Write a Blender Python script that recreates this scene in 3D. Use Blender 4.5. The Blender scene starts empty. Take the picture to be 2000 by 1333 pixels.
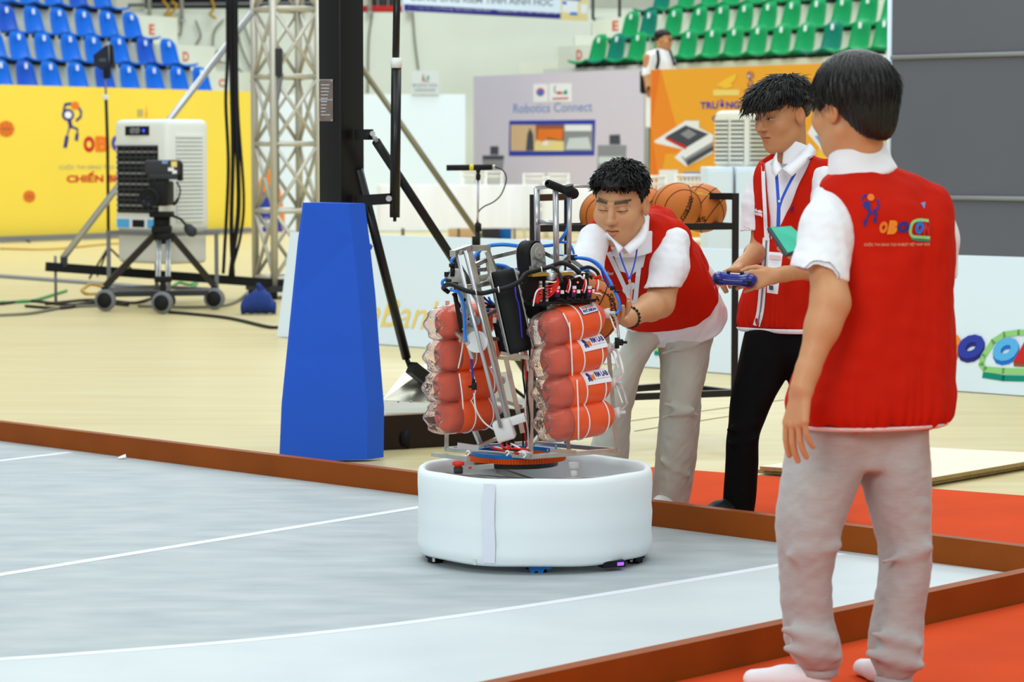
import bpy, bmesh, math, random
import numpy as np
from mathutils import Vector, Matrix, noise as mnoise
from mathutils.bvhtree import BVHTree

SC = bpy.context.scene
COL = SC.collection
# ------------------------------------------------------------------ camera
FPX, HCAM, YHOR = 5200.0, 1.43, 295.0          # focal length in pixels of a 2000 px wide frame, eye height, horizon row
PITCH = math.atan((666.5 - YHOR) / FPX)
cam_d = bpy.data.cameras.new('camera'); cam = bpy.data.objects.new('camera', cam_d); COL.objects.link(cam)
cam_d.sensor_width = 36.0; cam_d.lens = FPX / 2000.0 * 36.0
cam_d.clip_start = 0.1; cam_d.clip_end = 300
cam.location = (0, 0, HCAM); cam.rotation_euler = (math.pi / 2 - PITCH, 0, 0)
cam_d.dof.use_dof = True; cam_d.dof.focus_distance = 9.6; cam_d.dof.aperture_fstop = 5.6
SC.camera = cam
# ------------------------------------------------------------------ light: hall lamps high under the roof, bounced light of the hall
W = bpy.data.worlds.new('hall_light'); SC.world = W; W.use_nodes = True
bg = W.node_tree.nodes['Background']; bg.inputs[0].default_value = (0.90, 0.97, 1.0, 1); bg.inputs[1].default_value = 0.38
SC.view_settings.view_transform = 'Standard'; SC.view_settings.look = 'None'
SC.view_settings.exposure = 0.0; SC.view_settings.gamma = 1.0; SC.view_settings.use_curve_mapping = False

def area(loc, sx, sy, power, col, rot=(0, 0, 0)):
    l = bpy.data.lights.new('hall_lamp', 'AREA'); l.shape = 'RECTANGLE'; l.size = sx; l.size_y = sy; l.energy = power; l.color = col
    o = bpy.data.objects.new('hall_lamp', l); o.location = loc; o.rotation_euler = rot; COL.objects.link(o); return o
LAMP = (0.91, 1.0, 1.0)
def aimed(loc, target, sx, sy, power, col):
    o = area(loc, sx, sy, power, col); o.rotation_euler = (Vector(target) - Vector(loc)).to_track_quat('-Z', 'Y').to_euler(); return o
area((-6, 7, 12), 7, 7, 480, LAMP)
area((5, 6, 12), 7, 7, 420, LAMP)
area((-4, 17, 13), 8, 8, 760, LAMP)
area((6, 17, 13), 8, 8, 700, LAMP)
area((-8, 34, 14), 10, 10, 1500, LAMP)
area((6, 34, 14), 10, 10, 1500, LAMP)
area((0, 46, 14), 10, 8, 1500, LAMP)
# the lamps over the photographer's end of the hall, slanting down the court
aimed((-9, -8, 9), (0, 12, 0.6), 9, 5, 1250, LAMP)
aimed((7, -8, 9), (1, 14, 0.6), 9, 5, 560, LAMP)

# ------------------------------------------------------------------ pixel -> place
CP, SP = math.cos(PITCH), math.sin(PITCH)
def ray(px, py):
    a = (px - 1000.0) / FPX; b = (666.5 - py) / FPX
    return Vector((a, CP + b * SP, -SP + b * CP))
def at(px, py, Y):
    d = ray(px, py); return Vector((0, 0, HCAM)) + d * (Y / d.y)
def ground(px, py, z=0.0):
    d = ray(px, py); return Vector((0, 0, HCAM)) + d * ((z - HCAM) / d.z)

# ------------------------------------------------------------------ materials
MATS = {}
def lin(c):
    return tuple((x / 12.92 if x <= 0.04045 else ((x + 0.055) / 1.055) ** 2.4) for x in [v / 255.0 for v in c])
def mat(name, rgb, rough=0.6, metal=0.0, noise=0.0, nscale=8.0, bump=0.0, bscale=60.0, emit=None, estr=0.0, trans=0.0, ior=1.45,
        alpha=1.0, spec=0.3, coat=0.0, stretch=None, col2=None, coords='Object', sheen=0.0, attr=None):
    if name in MATS: return MATS[name]
    m = bpy.data.materials.new(name); m.use_nodes = True; MATS[name] = m
    nt = m.node_tree; b = nt.nodes['Principled BSDF']; N = nt.nodes; L = nt.links
    c = lin(rgb)
    b.inputs['Base Color'].default_value = (*c, 1); b.inputs['Roughness'].default_value = rough; b.inputs['Metallic'].default_value = metal
    b.inputs['IOR'].default_value = ior; b.inputs['Transmission Weight'].default_value = trans; b.inputs['Alpha'].default_value = alpha
    b.inputs['Specular IOR Level'].default_value = spec; b.inputs['Coat Weight'].default_value = coat
    b.inputs['Sheen Weight'].default_value = sheen
    if emit is not None:
        b.inputs['Emission Color'].default_value = (*lin(emit), 1); b.inputs['Emission Strength'].default_value = estr
    src = None
    if noise > 0 or bump > 0 or col2 is not None:
        tc = N.new('ShaderNodeTexCoord'); mp = N.new('ShaderNodeMapping'); L.new(tc.outputs[coords], mp.inputs[0])
        if stretch: mp.inputs['Scale'].default_value = stretch
    if attr:
        at_ = N.new('ShaderNodeVertexColor'); at_.layer_name = attr; src = at_.outputs[0]
    if noise > 0 or col2 is not None:
        n = N.new('ShaderNodeTexNoise'); n.inputs['Scale'].default_value = nscale; n.inputs['Detail'].default_value = 5
        L.new(mp.outputs[0], n.inputs['Vector'])
        r = N.new('ShaderNodeMapRange'); r.inputs[1].default_value = 0.3; r.inputs[2].default_value = 0.7
        L.new(n.outputs[0], r.inputs[0])
        mx = N.new('ShaderNodeMix'); mx.data_type = 'RGBA'
        L.new(r.outputs[0], mx.inputs[0])
        if src is not None:
            mx.blend_type = 'MULTIPLY'
            L.new(src, mx.inputs[6]); mx.inputs[7].default_value = (1 - noise,) * 3 + (1,)
        else:
            d = lin(col2) if col2 else tuple(v * (1 - noise) for v in c)
            mx.inputs[6].default_value = (*c, 1); mx.inputs[7].default_value = (*d, 1)
        src = mx.outputs[2]
    if src is not None: L.new(src, b.inputs['Base Color'])
    if bump > 0:
        n2 = N.new('ShaderNodeTexNoise'); n2.inputs['Scale'].default_value = bscale; n2.inputs['Detail'].default_value = 3
        L.new(mp.outputs[0], n2.inputs['Vector'])
        bp = N.new('ShaderNodeBump'); bp.inputs['Strength'].default_value = bump; bp.inputs['Distance'].default_value = 0.01
        L.new(n2.outputs[0], bp.inputs['Height']); L.new(bp.outputs[0], b.inputs['Normal'])
    return m

# ------------------------------------------------------------------ objects
def link(o, parent=None):
    COL.objects.link(o)
    if parent is not None: o.parent = parent
    return o
def org(o):
    v = Vector((0, 0, 0))
    while o is not None: v += o.location; o = o.parent
    return v
def tag(o, label=None, cat=None, group=None, kind=None):
    if label: o['label'] = label
    if cat: o['category'] = cat
    if group: o['group'] = group
    if kind: o['kind'] = kind
    return o
def thing(name, loc, label, cat, group=None, kind=None):
    o = bpy.data.objects.new(name, None); o.location = loc; o.empty_display_size = 0.1; COL.objects.link(o)
    return tag(o, label, cat, group, kind)
def frame_of(d):
    d = Vector(d).normalized(); h = Vector((0, 0, 1)) if abs(d.z) < 0.95 else Vector((0, 1, 0))
    x = h.cross(d).normalized(); y = d.cross(x).normalized(); return x, y, d
def smooth_path(pts, n=6):
    P = [Vector(p) for p in pts]
    if len(P) < 3: return P
    out = []
    Q = [P[0] * 2 - P[1]] + P + [P[-1] * 2 - P[-2]]
    for i in range(1, len(Q) - 2):
        a, b, c, d = Q[i - 1:i + 3]
        for k in range(n):
            t = k / n
            out.append(0.5 * ((2 * b) + (c - a) * t + (2 * a - 5 * b + 4 * c - d) * t * t + (3 * b - a - 3 * c + d) * t ** 3))
    out.append(P[-1]); return out

class MB:
    """collects shapes in world coordinates; build() links them as one mesh object"""
    def __init__(s): s.v = []; s.f = []; s.sm = []
    def add(s, vs, fs, smooth=False):
        k = len(s.v); s.v += [tuple(p) for p in vs]; s.f += [tuple(i + k for i in f) for f in fs]; s.sm += [smooth] * len(fs); return s
    def box(s, c, size, axes=None, bev=0.0):
        c = Vector(c); ax = axes or (Vector((1, 0, 0)), Vector((0, 1, 0)), Vector((0, 0, 1)))
        h = [d / 2 for d in size]
        if bev <= 0:
            vs = [c + ax[0] * (sx * h[0]) + ax[1] * (sy * h[1]) + ax[2] * (sz * h[2]) for sz in (-1, 1) for sy in (-1, 1) for sx in (-1, 1)]
            return s.add(vs, [(0, 2, 3, 1), (4, 5, 7, 6), (0, 1, 5, 4), (2, 6, 7, 3), (0, 4, 6, 2), (1, 3, 7, 5)])
        bm = bmesh.new(); bmesh.ops.create_cube(bm, size=1.0)
        for v in bm.verts: v.co = Vector((v.co.x * size[0], v.co.y * size[1], v.co.z * size[2]))
        bmesh.ops.bevel(bm, geom=bm.edges[:], offset=bev, segments=3, affect='EDGES', profile=0.5)
        bm.verts.index_update()
        vs = [c + ax[0] * v.co.x + ax[1] * v.co.y + ax[2] * v.co.z for v in bm.verts]
        fs = [[v.index for v in f.verts] for f in bm.faces]; bm.free()
        return s.add(vs, fs, True)
    def bar(s, a, b, w, h=None, up=None, ext=0.0):
        a = Vector(a); b = Vector(b); d = (b - a)
        if up is not None:
            z = d.normalized(); x = Vector(up).cross(z).normalized(); y = z.cross(x).normalized()
        else: x, y, z = frame_of(d)
        return s.box((a + b) / 2, (w, h or w, d.length + ext), (x, y, z))
    def tube(s, pts, r, n=8, smooth=True, sub=0, caps=True, r2=None):
        P = smooth_path(pts, sub) if sub else [Vector(p) for p in pts]
        m = len(P); R = r if isinstance(r, (list, tuple)) else None
        x0 = None; vs = []
        for i, p in enumerate(P):
            d = (P[min(i + 1, m - 1)] - P[max(i - 1, 0)])
            if d.length < 1e-9: d = Vector((0, 0, 1))
            x, y, z = frame_of(d)
            if x0 is not None:
                x = (x0 - z * x0.dot(z)); x = x.normalized() if x.length > 1e-6 else frame_of(d)[0]; y = z.cross(x)
            x0 = x
            t = i / max(1, m - 1)
            rr = (R[min(len(R) - 1, int(t * (len(R) - 1)))] * (1 - (t * (len(R) - 1)) % 1) + R[min(len(R) - 1, int(t * (len(R) - 1)) + 1)] * ((t * (len(R) - 1)) % 1)) if R else r
            for k in range(n):
                a = 2 * math.pi * k / n; vs.append(p + x * (math.cos(a) * rr) + y * (math.sin(a) * rr))
        fs = [(i * n + k, i * n + (k + 1) % n, (i + 1) * n + (k + 1) % n, (i + 1) * n + k) for i in range(m - 1) for k in range(n)]
        s.add(vs, fs, smooth)
        if caps:
            k0 = len(s.v) - len(vs)
            s.f.append(tuple(k0 + k for k in reversed(range(n)))); s.f.append(tuple(k0 + (m - 1) * n + k for k in range(n))); s.sm += [False, False]
        return s
    def cyl(s, a, b, r, n=16, r2=None):
        return s.tube([a, b], r if r2 is None else [r, r2], n)
    def lathe(s, o, axis, prof, n=24, smooth=True, x=None, closed=False):
        fx, fy, fz = frame_of(axis); o = Vector(o); vs = []
        for (r, h) in prof:
            for k in range(n):
                a = 2 * math.pi * k / n; vs.append(o + fz * h + fx * (math.cos(a) * r) + fy * (math.sin(a) * r))
        m = len(prof)
        fs = [(i * n + k, i * n + (k + 1) % n, (i + 1) * n + (k + 1) % n, (i + 1) * n + k) for i in range(m - 1) for k in range(n)]
        return s.add(vs, fs, smooth)
    def sphere(s, c, r, n=16, m=10, sc=(1, 1, 1)):
        c = Vector(c); vs = [c + Vector((0, 0, r * sc[2]))]
        for i in range(1, m):
            th = math.pi * i / m
            for k in range(n):
                a = 2 * math.pi * k / n
                vs.append(c + Vector((math.sin(th) * math.cos(a) * r * sc[0], math.sin(th) * math.sin(a) * r * sc[1], math.cos(th) * r * sc[2])))
        vs.append(c - Vector((0, 0, r * sc[2]))); fs = []
        for k in range(n): fs.append((0, 1 + k, 1 + (k + 1) % n))
        for i in range(m - 2):
            for k in range(n): fs.append((1 + i * n + k, 1 + (i + 1) * n + k, 1 + (i + 1) * n + (k + 1) % n, 1 + i * n + (k + 1) % n))
        e = len(vs) - 1
        for k in range(n): fs.append((1 + (m - 2) * n + k, e, 1 + (m - 2) * n + (k + 1) % n))
        return s.add(vs, fs, True)
    def prism(s, poly, depth):
        """poly: points of a planar outline; depth: vector to the other face"""
        n = len(poly); d = Vector(depth); vs = [Vector(p) for p in poly] + [Vector(p) + d for p in poly]
        fs = [tuple(reversed(range(n))), tuple(range(n, 2 * n))] + [(i, (i + 1) % n, n + (i + 1) % n, n + i) for i in range(n)]
        return s.add(vs, fs)
    def build(s, name, m, parent=None, label=None, cat=None, group=None, kind=None, loc=None, recalc=True):
        me = bpy.data.meshes.new(name)
        o = bpy.data.objects.new(name, me)
        base = org(parent) if parent is not None else Vector(loc if loc is not None else (0, 0, 0))
        if parent is None and loc is not None: o.location = loc
        V = [(p[0] - base.x, p[1] - base.y, p[2] - base.z) for p in s.v]
        me.from_pydata(V, [], s.f); me.polygons.foreach_set('use_smooth', s.sm)
        if recalc:
            bm = bmesh.new(); bm.from_mesh(me); bmesh.ops.recalc_face_normals(bm, faces=bm.faces[:]); bm.to_mesh(me); bm.free()
        me.materials.append(m if not isinstance(m, str) else MATS[m]); me.update()
        link(o, parent)
        return tag(o, label, cat, group, kind)

def copy_tree(o, parent=None, loc=None):
    c = o.copy(); COL.objects.link(c); c.parent = parent
    if loc is not None: c.location = loc
    for ch in list(o.children): copy_tree(ch, c)
    return c

# ------------------------------------------------------------------ lettering
def text_geo(txt, size=1.0, shear=0.0, bold=0.0, space=1.0):
    cu = bpy.data.curves.new('lettering', 'FONT'); cu.body = txt; cu.size = size; cu.shear = shear; cu.offset = bold; cu.space_character = space
    cu.resolution_u = 3; cu.fill_mode = 'FRONT'
    o = bpy.data.objects.new('lettering', cu); COL.objects.link(o)
    dg = bpy.context.evaluated_depsgraph_get(); me = o.evaluated_get(dg).to_mesh()
    V = [tuple(v.co) for v in me.vertices]; F = [tuple(p.vertices) for p in me.polygons]
    o.evaluated_get(dg).to_mesh_clear(); bpy.data.objects.remove(o); bpy.data.curves.remove(cu)
    return V, F
def fit_text(txt, o, ux, uy, w, h, shear=0.0, bold=0.0, lift=0.004):
    """text on the plane at o (lower left), filling w x h along unit vectors ux, uy"""
    V, F = text_geo(txt, 1.0, shear, bold)
    if not V: return [], []
    xs = [v[0] for v in V]; ys = [v[1] for v in V]
    x0, x1, y0, y1 = min(xs), max(xs), min(ys), max(ys)
    o = Vector(o); ux = Vector(ux); uy = Vector(uy); n = ux.cross(uy).normalized()
    vs = [o + ux * ((v[0] - x0) / (x1 - x0) * w) + uy * ((v[1] - y0) / (y1 - y0) * h) + n * lift for v in V]
    return vs, F

# the plane of a flat thing given by pixel corners: unit vectors and a map from pixel to the plane
class Plane:
    def __init__(s, p0, u, v):
        s.o = Vector(p0); s.u = Vector(u).normalized(); s.v = Vector(v).normalized(); s.n = s.u.cross(s.v).normalized()
    def px(s, x, y, lift=0.0):
        d = ray(x, y); c = Vector((0, 0, HCAM)); o = s.o + s.n * lift
        return c + d * ((o - c).dot(s.n) / d.dot(s.n))
    def text(s, mb, txt, x0, y0, x1, y1, shear=0.0, bold=0.0, lift=0.004):
        """x0,y0 lower left pixel, x1,y1 upper right pixel"""
        a = s.px(x0, y0); b = s.px(x1, y0); c = s.px(x0, y1)
        vs, f = fit_text(txt, a, s.u, s.v, (b - a).dot(s.u), (c - a).dot(s.v), shear, bold, lift)
        mb.add(vs, f); return mb
    def poly(s, mb, pix, lift=0.004, t=0.002):
        pts = [s.px(x, y) + s.n * lift for x, y in pix]
        mb.prism(pts, -s.n * t); return mb
    def disc(s, mb, x, y, r, lift=0.004, n=24, sx=1.0):
        c = s.px(x, y) + s.n * lift; e = (s.px(x + r, y) - s.px(x, y)).length; g = (s.px(x, y + r) - s.px(x, y)).length
        mb.prism([c + s.u * (math.cos(2 * math.pi * k / n) * e * sx) + s.v * (math.sin(2 * math.pi * k / n) * g) for k in range(n)], -s.n * 0.002); return mb
    def line(s, mb, pix, w, lift=0.004):
        """a drawn stroke of pixel width w along pixel points"""
        P = [s.px(x, y) + s.n * lift for x, y in pix]
        k = (s.px(pix[0][0], pix[0][1] + 1) - s.px(*pix[0])).length * w / 2
        for a, b in zip(P, P[1:]):
            t = (b - a).normalized(); q = s.n.cross(t) * k
            mb.prism([a - q - t * k * .5, b - q + t * k * .5, b + q + t * k * .5, a + q - t * k * .5], -s.n * 0.002)
        return mb
# ================================================================== materials of the setting
mat('wood_floor', (214, 200, 152), 0.38, noise=0.10, nscale=1.1, stretch=(0.6, 6, 1), col2=(204, 184, 130), coords='Object', spec=0.4)
mat('seam', (120, 100, 70), 0.8)
mat('mat_grey', (182, 188, 190), 0.55, noise=0.12, nscale=3.2, stretch=(1, 2.6, 1), col2=(160, 169, 173))
mat('mat_white', (204, 211, 213), 0.5, noise=0.05, nscale=3, col2=(196, 204, 207))
mat('tape_white', (224, 226, 232), 0.5)
mat('fence_brown', (152, 74, 12), 0.5, noise=0.18, nscale=4, bump=0.05, spec=0.2)
mat('carpet_red', (214, 76, 36), 0.95, spec=0.1, noise=0.12, nscale=3, bump=0.15, bscale=300)
mat('plywood_top', (247, 231, 206), 0.55, noise=0.06, nscale=3, stretch=(1, 6, 1))
mat('plywood_edge', (176, 150, 100), 0.8, noise=0.3, nscale=60)
mat('wall_cream', (240, 246, 236), 0.85, noise=0.06, nscale=0.8)
mat('step_concrete', (224, 226, 210), 0.85, noise=0.10, nscale=1.2)
mat('grey_panel', (104, 105, 113), 0.55, noise=0.05, nscale=1.0)
mat('grey_rail', (150, 152, 156), 0.4, metal=0.2)
mat('banner_yellow', (246, 216, 80), 0.6, noise=0.04, nscale=0.6)
mat('banner_lilac', (210, 202, 220), 0.6)
mat('banner_orange', (240, 168, 50), 0.6)
mat('print_orange', (233, 120, 36), 0.6); mat('print_orange2', (238, 140, 40), 0.6); mat('print_yellow', (246, 196, 58), 0.6)
mat('print_white', (236, 238, 244), 0.6); mat('print_blue', (46, 62, 170), 0.6); mat('print_navy', (46, 44, 128), 0.6)
mat('print_red', (200, 40, 34), 0.6); mat('print_grey', (140, 142, 150), 0.6); mat('print_dark', (70, 72, 84), 0.6)
mat('print_teal', (0, 140, 120), 0.6); mat('print_green', (146, 208, 130), 0.6); mat('print_sky', (90, 180, 240), 0.6); mat('print_azure', (30, 120, 220), 0.6)
mat('print_paleblue', (120, 150, 205), 0.6); mat('print_brown', (150, 90, 60), 0.6); mat('print_tan', (214, 180, 140), 0.6); mat('print_sand', (232, 214, 150), 0.6)
mat('print_gold', (240, 214, 120), 0.6)
mat('board_white', (226, 240, 254), 0.5)
mat('black_metal', (16, 15, 15), 0.35, spec=0.5); mat('black_matte', (24, 24, 26), 0.7)
mat('dark_grey', (52, 54, 58), 0.6); mat('mid_grey', (120, 122, 126), 0.55); mat('alu', (196, 197, 200), 0.35, metal=0.7)
mat('alu_truss', (206, 202, 190), 0.4, metal=0.4)
mat('steel', (206, 202, 194), 0.25, metal=0.85, noise=0.25, nscale=18)
mat('steel_plate', (190, 186, 172), 0.3, metal=0.85, noise=0.12, nscale=5)
mat('white_plastic', (236, 238, 234), 0.45); mat('cream_plastic', (236, 232, 216), 0.45)
mat('seat_blue', (12, 106, 212), 0.35, noise=0.08, nscale=3); mat('seat_blue_dark', (24, 84, 190), 0.35); mat('seat_green', (10, 146, 84), 0.35, noise=0.08, nscale=3); mat('seat_green_dark', (0, 118, 96), 0.35)
mat('letter_red', (214, 84, 48), 0.7)

# ================================================================== ground
mb = MB(); mb.box((0, 26, -0.05), (44, 66, 0.1)); floor = mb.build('floor', MATS['wood_floor'], label='pale varnished wooden sports hall floor', kind='structure')
def strip(mb, a, b, w, z0, z1):
    a = Vector((a[0], a[1], 0)); b = Vector((b[0], b[1], 0)); t = (b - a).normalized(); q = Vector((-t.y, t.x, 0)) * (w / 2)
    mb.prism([a - q + Vector((0, 0, z0)), b - q + Vector((0, 0, z0)), b + q + Vector((0, 0, z0)), a + q + Vector((0, 0, z0))], (0, 0, z1 - z0))
for (p, q) in (((1225, 824), (1530, 782)), ((1760, 745), (2060, 702)), ((1240, 843), (1500, 802))):
    m_ = MB(); strip(m_, ground(*p), ground(*q), 0.012, 0.0, 0.002); m_.build('floor_seam', MATS['seam'], floor)

CORNER_DIR1 = Vector((0.7155, -0.6986, 0)); CORNER_DIR2 = Vector((0.684, 0.729, 0))
B0 = ground(816, 971); F0 = ground(1390, 1319)
def isect(p, d, q, e):
    den = d.x * e.y - d.y * e.x; t = ((q.x - p.x) * e.y - (q.y - p.y) * e.x) / den; return p + d * t
CORNER = isect(B0, CORNER_DIR1, F0, CORNER_DIR2)          # inner back line meets outer front line
nb = Vector((-CORNER_DIR1.y, CORNER_DIR1.x, 0)); nb = nb if nb.y > 0 else -nb      # away from the field, behind
nf = Vector((-CORNER_DIR2.y, CORNER_DIR2.x, 0)); nf = nf if nf.y < 0 else -nf      # away from the field, to the viewer
# the game mat inside the fence, its white border zone and lines
CORNER_OUT = CORNER
CORNER = CORNER - nf * 0.052
L1 = CORNER - CORNER_DIR1 * 12; L2 = CORNER - CORNER_DIR2 * 9; L3 = L1 - CORNER_DIR2 * 9
mb = MB(); mb.prism([CORNER, L1, L3, L2], (0, 0, 0.006))
gm = mb.build('game_mat', MATS['mat_grey'], label='grey game field mat with white lines under the robot', cat='mat')
arc_px = [(-260, 1302), (0, 1290), (365, 1263), (600, 1241), (860, 1210), (1180, 1163), (1515, 1107), (1700, 1072)]
arc = [ground(x, y, 0.006) for x, y in arc_px]
arc = smooth_path(arc, 6)
# border zone: between the arc and the front fence
zone = [Vector((p.x, p.y, 0.006)) for p in arc]
end = isect(zone[-1], CORNER_DIR1, CORNER, CORNER_DIR2)
q = [p for p in zone if (p - B0).dot(nb) < -0.02]
tail = CORNER - CORNER_DIR1 * 0.0
poly = q + [Vector((CORNER.x, CORNER.y, 0.006)), Vector((L2.x, L2.y, 0.006))]
mb = MB(); mb.prism(poly, (0, 0, 0.0015)); mb.build('white_border_zone', MATS['mat_white'], gm)
mb = MB()
def ribbon(mb, P, w, z0, z1):
    n = len(P); V = []
    for i, p in enumerate(P):
        t = (P[min(i + 1, n - 1)] - P[max(i - 1, 0)]); t.z = 0; t.normalize(); e = Vector((-t.y, t.x, 0)) * (w / 2)
        for z in (z0, z1):
            V += [(p.x - e.x, p.y - e.y, z), (p.x + e.x, p.y + e.y, z)]
    F = []
    for i in range(n - 1):
        a, b = 4 * i, 4 * i + 4
        F += [(a + 2, a + 3, b + 3, b + 2), (a, b, b + 1, a + 1), (a, a + 2, b + 2, b), (a + 1, b + 1, b + 3, a + 3)]
    mb.add(V, F)
ribbon(mb, q, 0.045, 0.0072, 0.0088)
mb.build('curved_white_line', MATS['tape_white'], gm)
for pts in ([(-300, 1176), (0, 1128), (327, 1075), (533, 1038), (816, 996), (1010, 964)], [(-300, 940), (0, 903), (137, 887)]):
    mb = MB(); g = [ground(x, y) for x, y in pts]
    strip(mb, g[0], g[-1], 0.05, 0.006, 0.008); mb.build('straight_white_line', MATS['tape_white'], gm)
# fences: 0.1 m high, 0.05 m thick planks
def fence(name, a, b, n, label, h=0.1):
    mb = MB(); a = Vector(a); b = Vector(b)
    mb.prism([a, b, b + n * 0.05, a + n * 0.05], (0, 0, h)); o = mb.build(name, MATS['fence_brown'], label=label, cat='fence', group='brown fence planks round the game field'); return o
SPL = ground(1130, 1013)
fence('field_fence', B0 - CORNER_DIR1 * 6, isect(B0, CORNER_DIR1, SPL, nb), nb, 'brown wooden fence plank along the far edge, left of the white robot base')
fence('field_fence', isect(B0, CORNER_DIR1, SPL, nb) + CORNER_DIR1 * 0.004, CORNER_OUT, nb, 'brown wooden fence plank behind the robot, running right past the two standing men')
fence('field_fence', CORNER - CORNER_DIR2 * 6, CORNER - CORNER_DIR2 * 0.003, nf, 'brown wooden fence plank nearest the viewer, at bottom right')
# red carpet around the corner and behind the back fence
mb = MB()
c1 = ground(1275, 915); c2 = ground(2300, 994)
b1 = isect(B0, CORNER_DIR1, c1, nb) + nb * 0.052
mb.prism([b1, c1, c2, CORNER_OUT + CORNER_DIR1 * 2.4 + nb * 0.052], (0, 0, 0.005))
mb.build('red_carpet', MATS['carpet_red'], label='red carpet behind the fence under the standing men', cat='carpet')
mb = MB()
mb.prism([CORNER_OUT + nf * 0.004 + nb * 0.05, CORNER_OUT + CORNER_DIR1 * 2.4 + nb * 0.05, CORNER_OUT + CORNER_DIR1 * 2.4 - CORNER_DIR2 * 6, CORNER_OUT - CORNER_DIR2 * 6 + nf * 0.004], (0, 0, 0.005))
mb.build('red_carpet', MATS['carpet_red'], label='red carpet in front of the nearest fence, bottom right', cat='carpet')
# plywood sheets on the carpet
def sheet(pix, z0, t, label):
    pts = [ground(x, y, z0 + t) for x, y in pix]
    mb = MB(); mb.prism([p - Vector((0, 0, t)) for p in pts], (0, 0, t * 0.9)); root = mb.build('plywood_sheet', MATS['plywood_edge'], label=label, cat='plywood', group='plywood sheets')
    m2 = MB(); m2.prism([p - Vector((0, 0, t * 0.1)) for p in pts], (0, 0, t * 0.1)); m2.build('face_veneer', MATS['plywood_top'], root)
sheet([(1480, 917), (1812, 941), (2080, 894), (1760, 878)], 0.006, 0.018, 'lower pale plywood sheet lying on the floor, right of the man in grey sweatpants')
sheet([(1484, 911), (1816, 934), (2084, 888), (1764, 872)], 0.0245, 0.018, 'upper pale plywood sheet lying on another sheet at right')

# ================================================================== far end of the hall
YB = 58.0
mb = MB(); a = at(-500, 24, YB); b = at(2500, 24, YB)
mb.prism([(a.x, YB, 0), (b.x, YB, 0), (b.x, YB, a.z), (a.x, YB, a.z)], (0, 0.4, 0)); mb.build('wall_back', MATS['wall_cream'], label='cream wall at the far end of the hall', kind='structure')
mb = MB(); mb.box((0, YB + 6, 6), (60, 0.3, 12)); mb.build('wall_far', MATS['step_concrete'], label='beige upper wall behind the balcony', kind='structure')
mb = MB(); mb.box((0, YB + 3.2, at(0, 24, YB).z + 0.05), (60, 5.6, 0.1)); mb.build('floor_balcony', MATS['step_concrete'], label='balcony floor above the back wall', kind='structure')

# ---- seating stands
SEAT = {}
def make_seat(matname, hand):
    """moulded bucket seat; local: x to the right along the row, -y the way it faces; origin under the shell"""
    n, m_ = 9, 9
    prof = [(-0.36, 0.045), (-0.35, 0.07), (-0.22, 0.055), (-0.08, 0.05), (0.02, 0.07), (0.07, 0.14), (0.10, 0.25), (0.125, 0.36), (0.135, 0.45)]
    wid = [0.235, 0.25, 0.245, 0.235, 0.225, 0.215, 0.205, 0.19, 0.155]
    V = []; F = []
    for i, ((y, z), w) in enumerate(zip(prof, wid)):
        for k in range(n):
            t = k / (n - 1) * 2 - 1
            lift = 0.035 * t * t if i < 4 else 0.0; fwd = -0.05 * t * t if i >= 4 else 0
            V.append((t * w, y + fwd, z + lift - (0.05 * t ** 4 if i == 8 else 0)))
    for i in range(m_ - 1):
        for k in range(n - 1): F.append((i * n + k, i * n + k + 1, (i + 1) * n + k + 1, (i + 1) * n + k))
    mb = MB(); mb.add(V, F, True)
    me = bpy.data.meshes.new('seat_shell'); me.from_pydata(V, [], F); me.polygons.foreach_set('use_smooth', [True] * len(F)); me.materials.append(MATS[matname])
    b = bmesh.new(); b.from_mesh(me); bmesh.ops.solidify(b, geom=b.faces[:], thickness=0.018); b.to_mesh(me); b.free()
    return me
for nm in ('seat_blue', 'seat_blue_dark', 'seat_green', 'seat_green_dark'): SEAT[nm] = make_seat(nm, 1)
mbp = MB(); mbp.box((0, 0.058, 0.37), (0.05, 0.012, 0.07), (Vector((1, 0, 0)), Vector((0, 0.99, -0.12)), Vector((0, 0.12, 0.99))))
def local_mesh(mb, nm, mt):
    me = bpy.data.meshes.new(nm); me.from_pydata([tuple(v) for v in mb.v], [], mb.f); me.materials.append(MATS[mt]); return me
PLATE = local_mesh(mbp, 'number_plate', 'print_white')
mbb = MB(); mbb.box((-0.1, -0.15, 0.02), (0.03, 0.3, 0.05)); mbb.box((0.1, -0.15, 0.02), (0.03, 0.3, 0.05))
BRACK = local_mesh(mbb, 'bracket', 'dark_grey')
def put_seat(loc, ang, matname, label, group):
    r = bpy.data.objects.new('stadium_seat', None); r.location = loc; r.rotation_euler = (0, 0, ang); r.scale = (1.08, 1.2, 1.34); COL.objects.link(r); tag(r, label, 'seat', group)
    for nm, me in (('shell', SEAT[matname]), ('number_plate', PLATE), ('bracket', BRACK)):
        o = bpy.data.objects.new(nm, me); link(o, r)
def row_Y(px, px0, Y0, dx):
    X0 = (px0 - 1000) / FPX * Y0; return (X0 - dx * Y0) / ((px - 1000) / FPX - dx)
ORD = ['first', 'second', 'third', 'fourth', 'fifth', 'sixth', 'seventh', 'eighth', 'ninth', 'tenth', 'eleventh', 'twelfth', 'thirteenth', 'fourteenth', 'fifteenth']
TIER = {}
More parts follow.
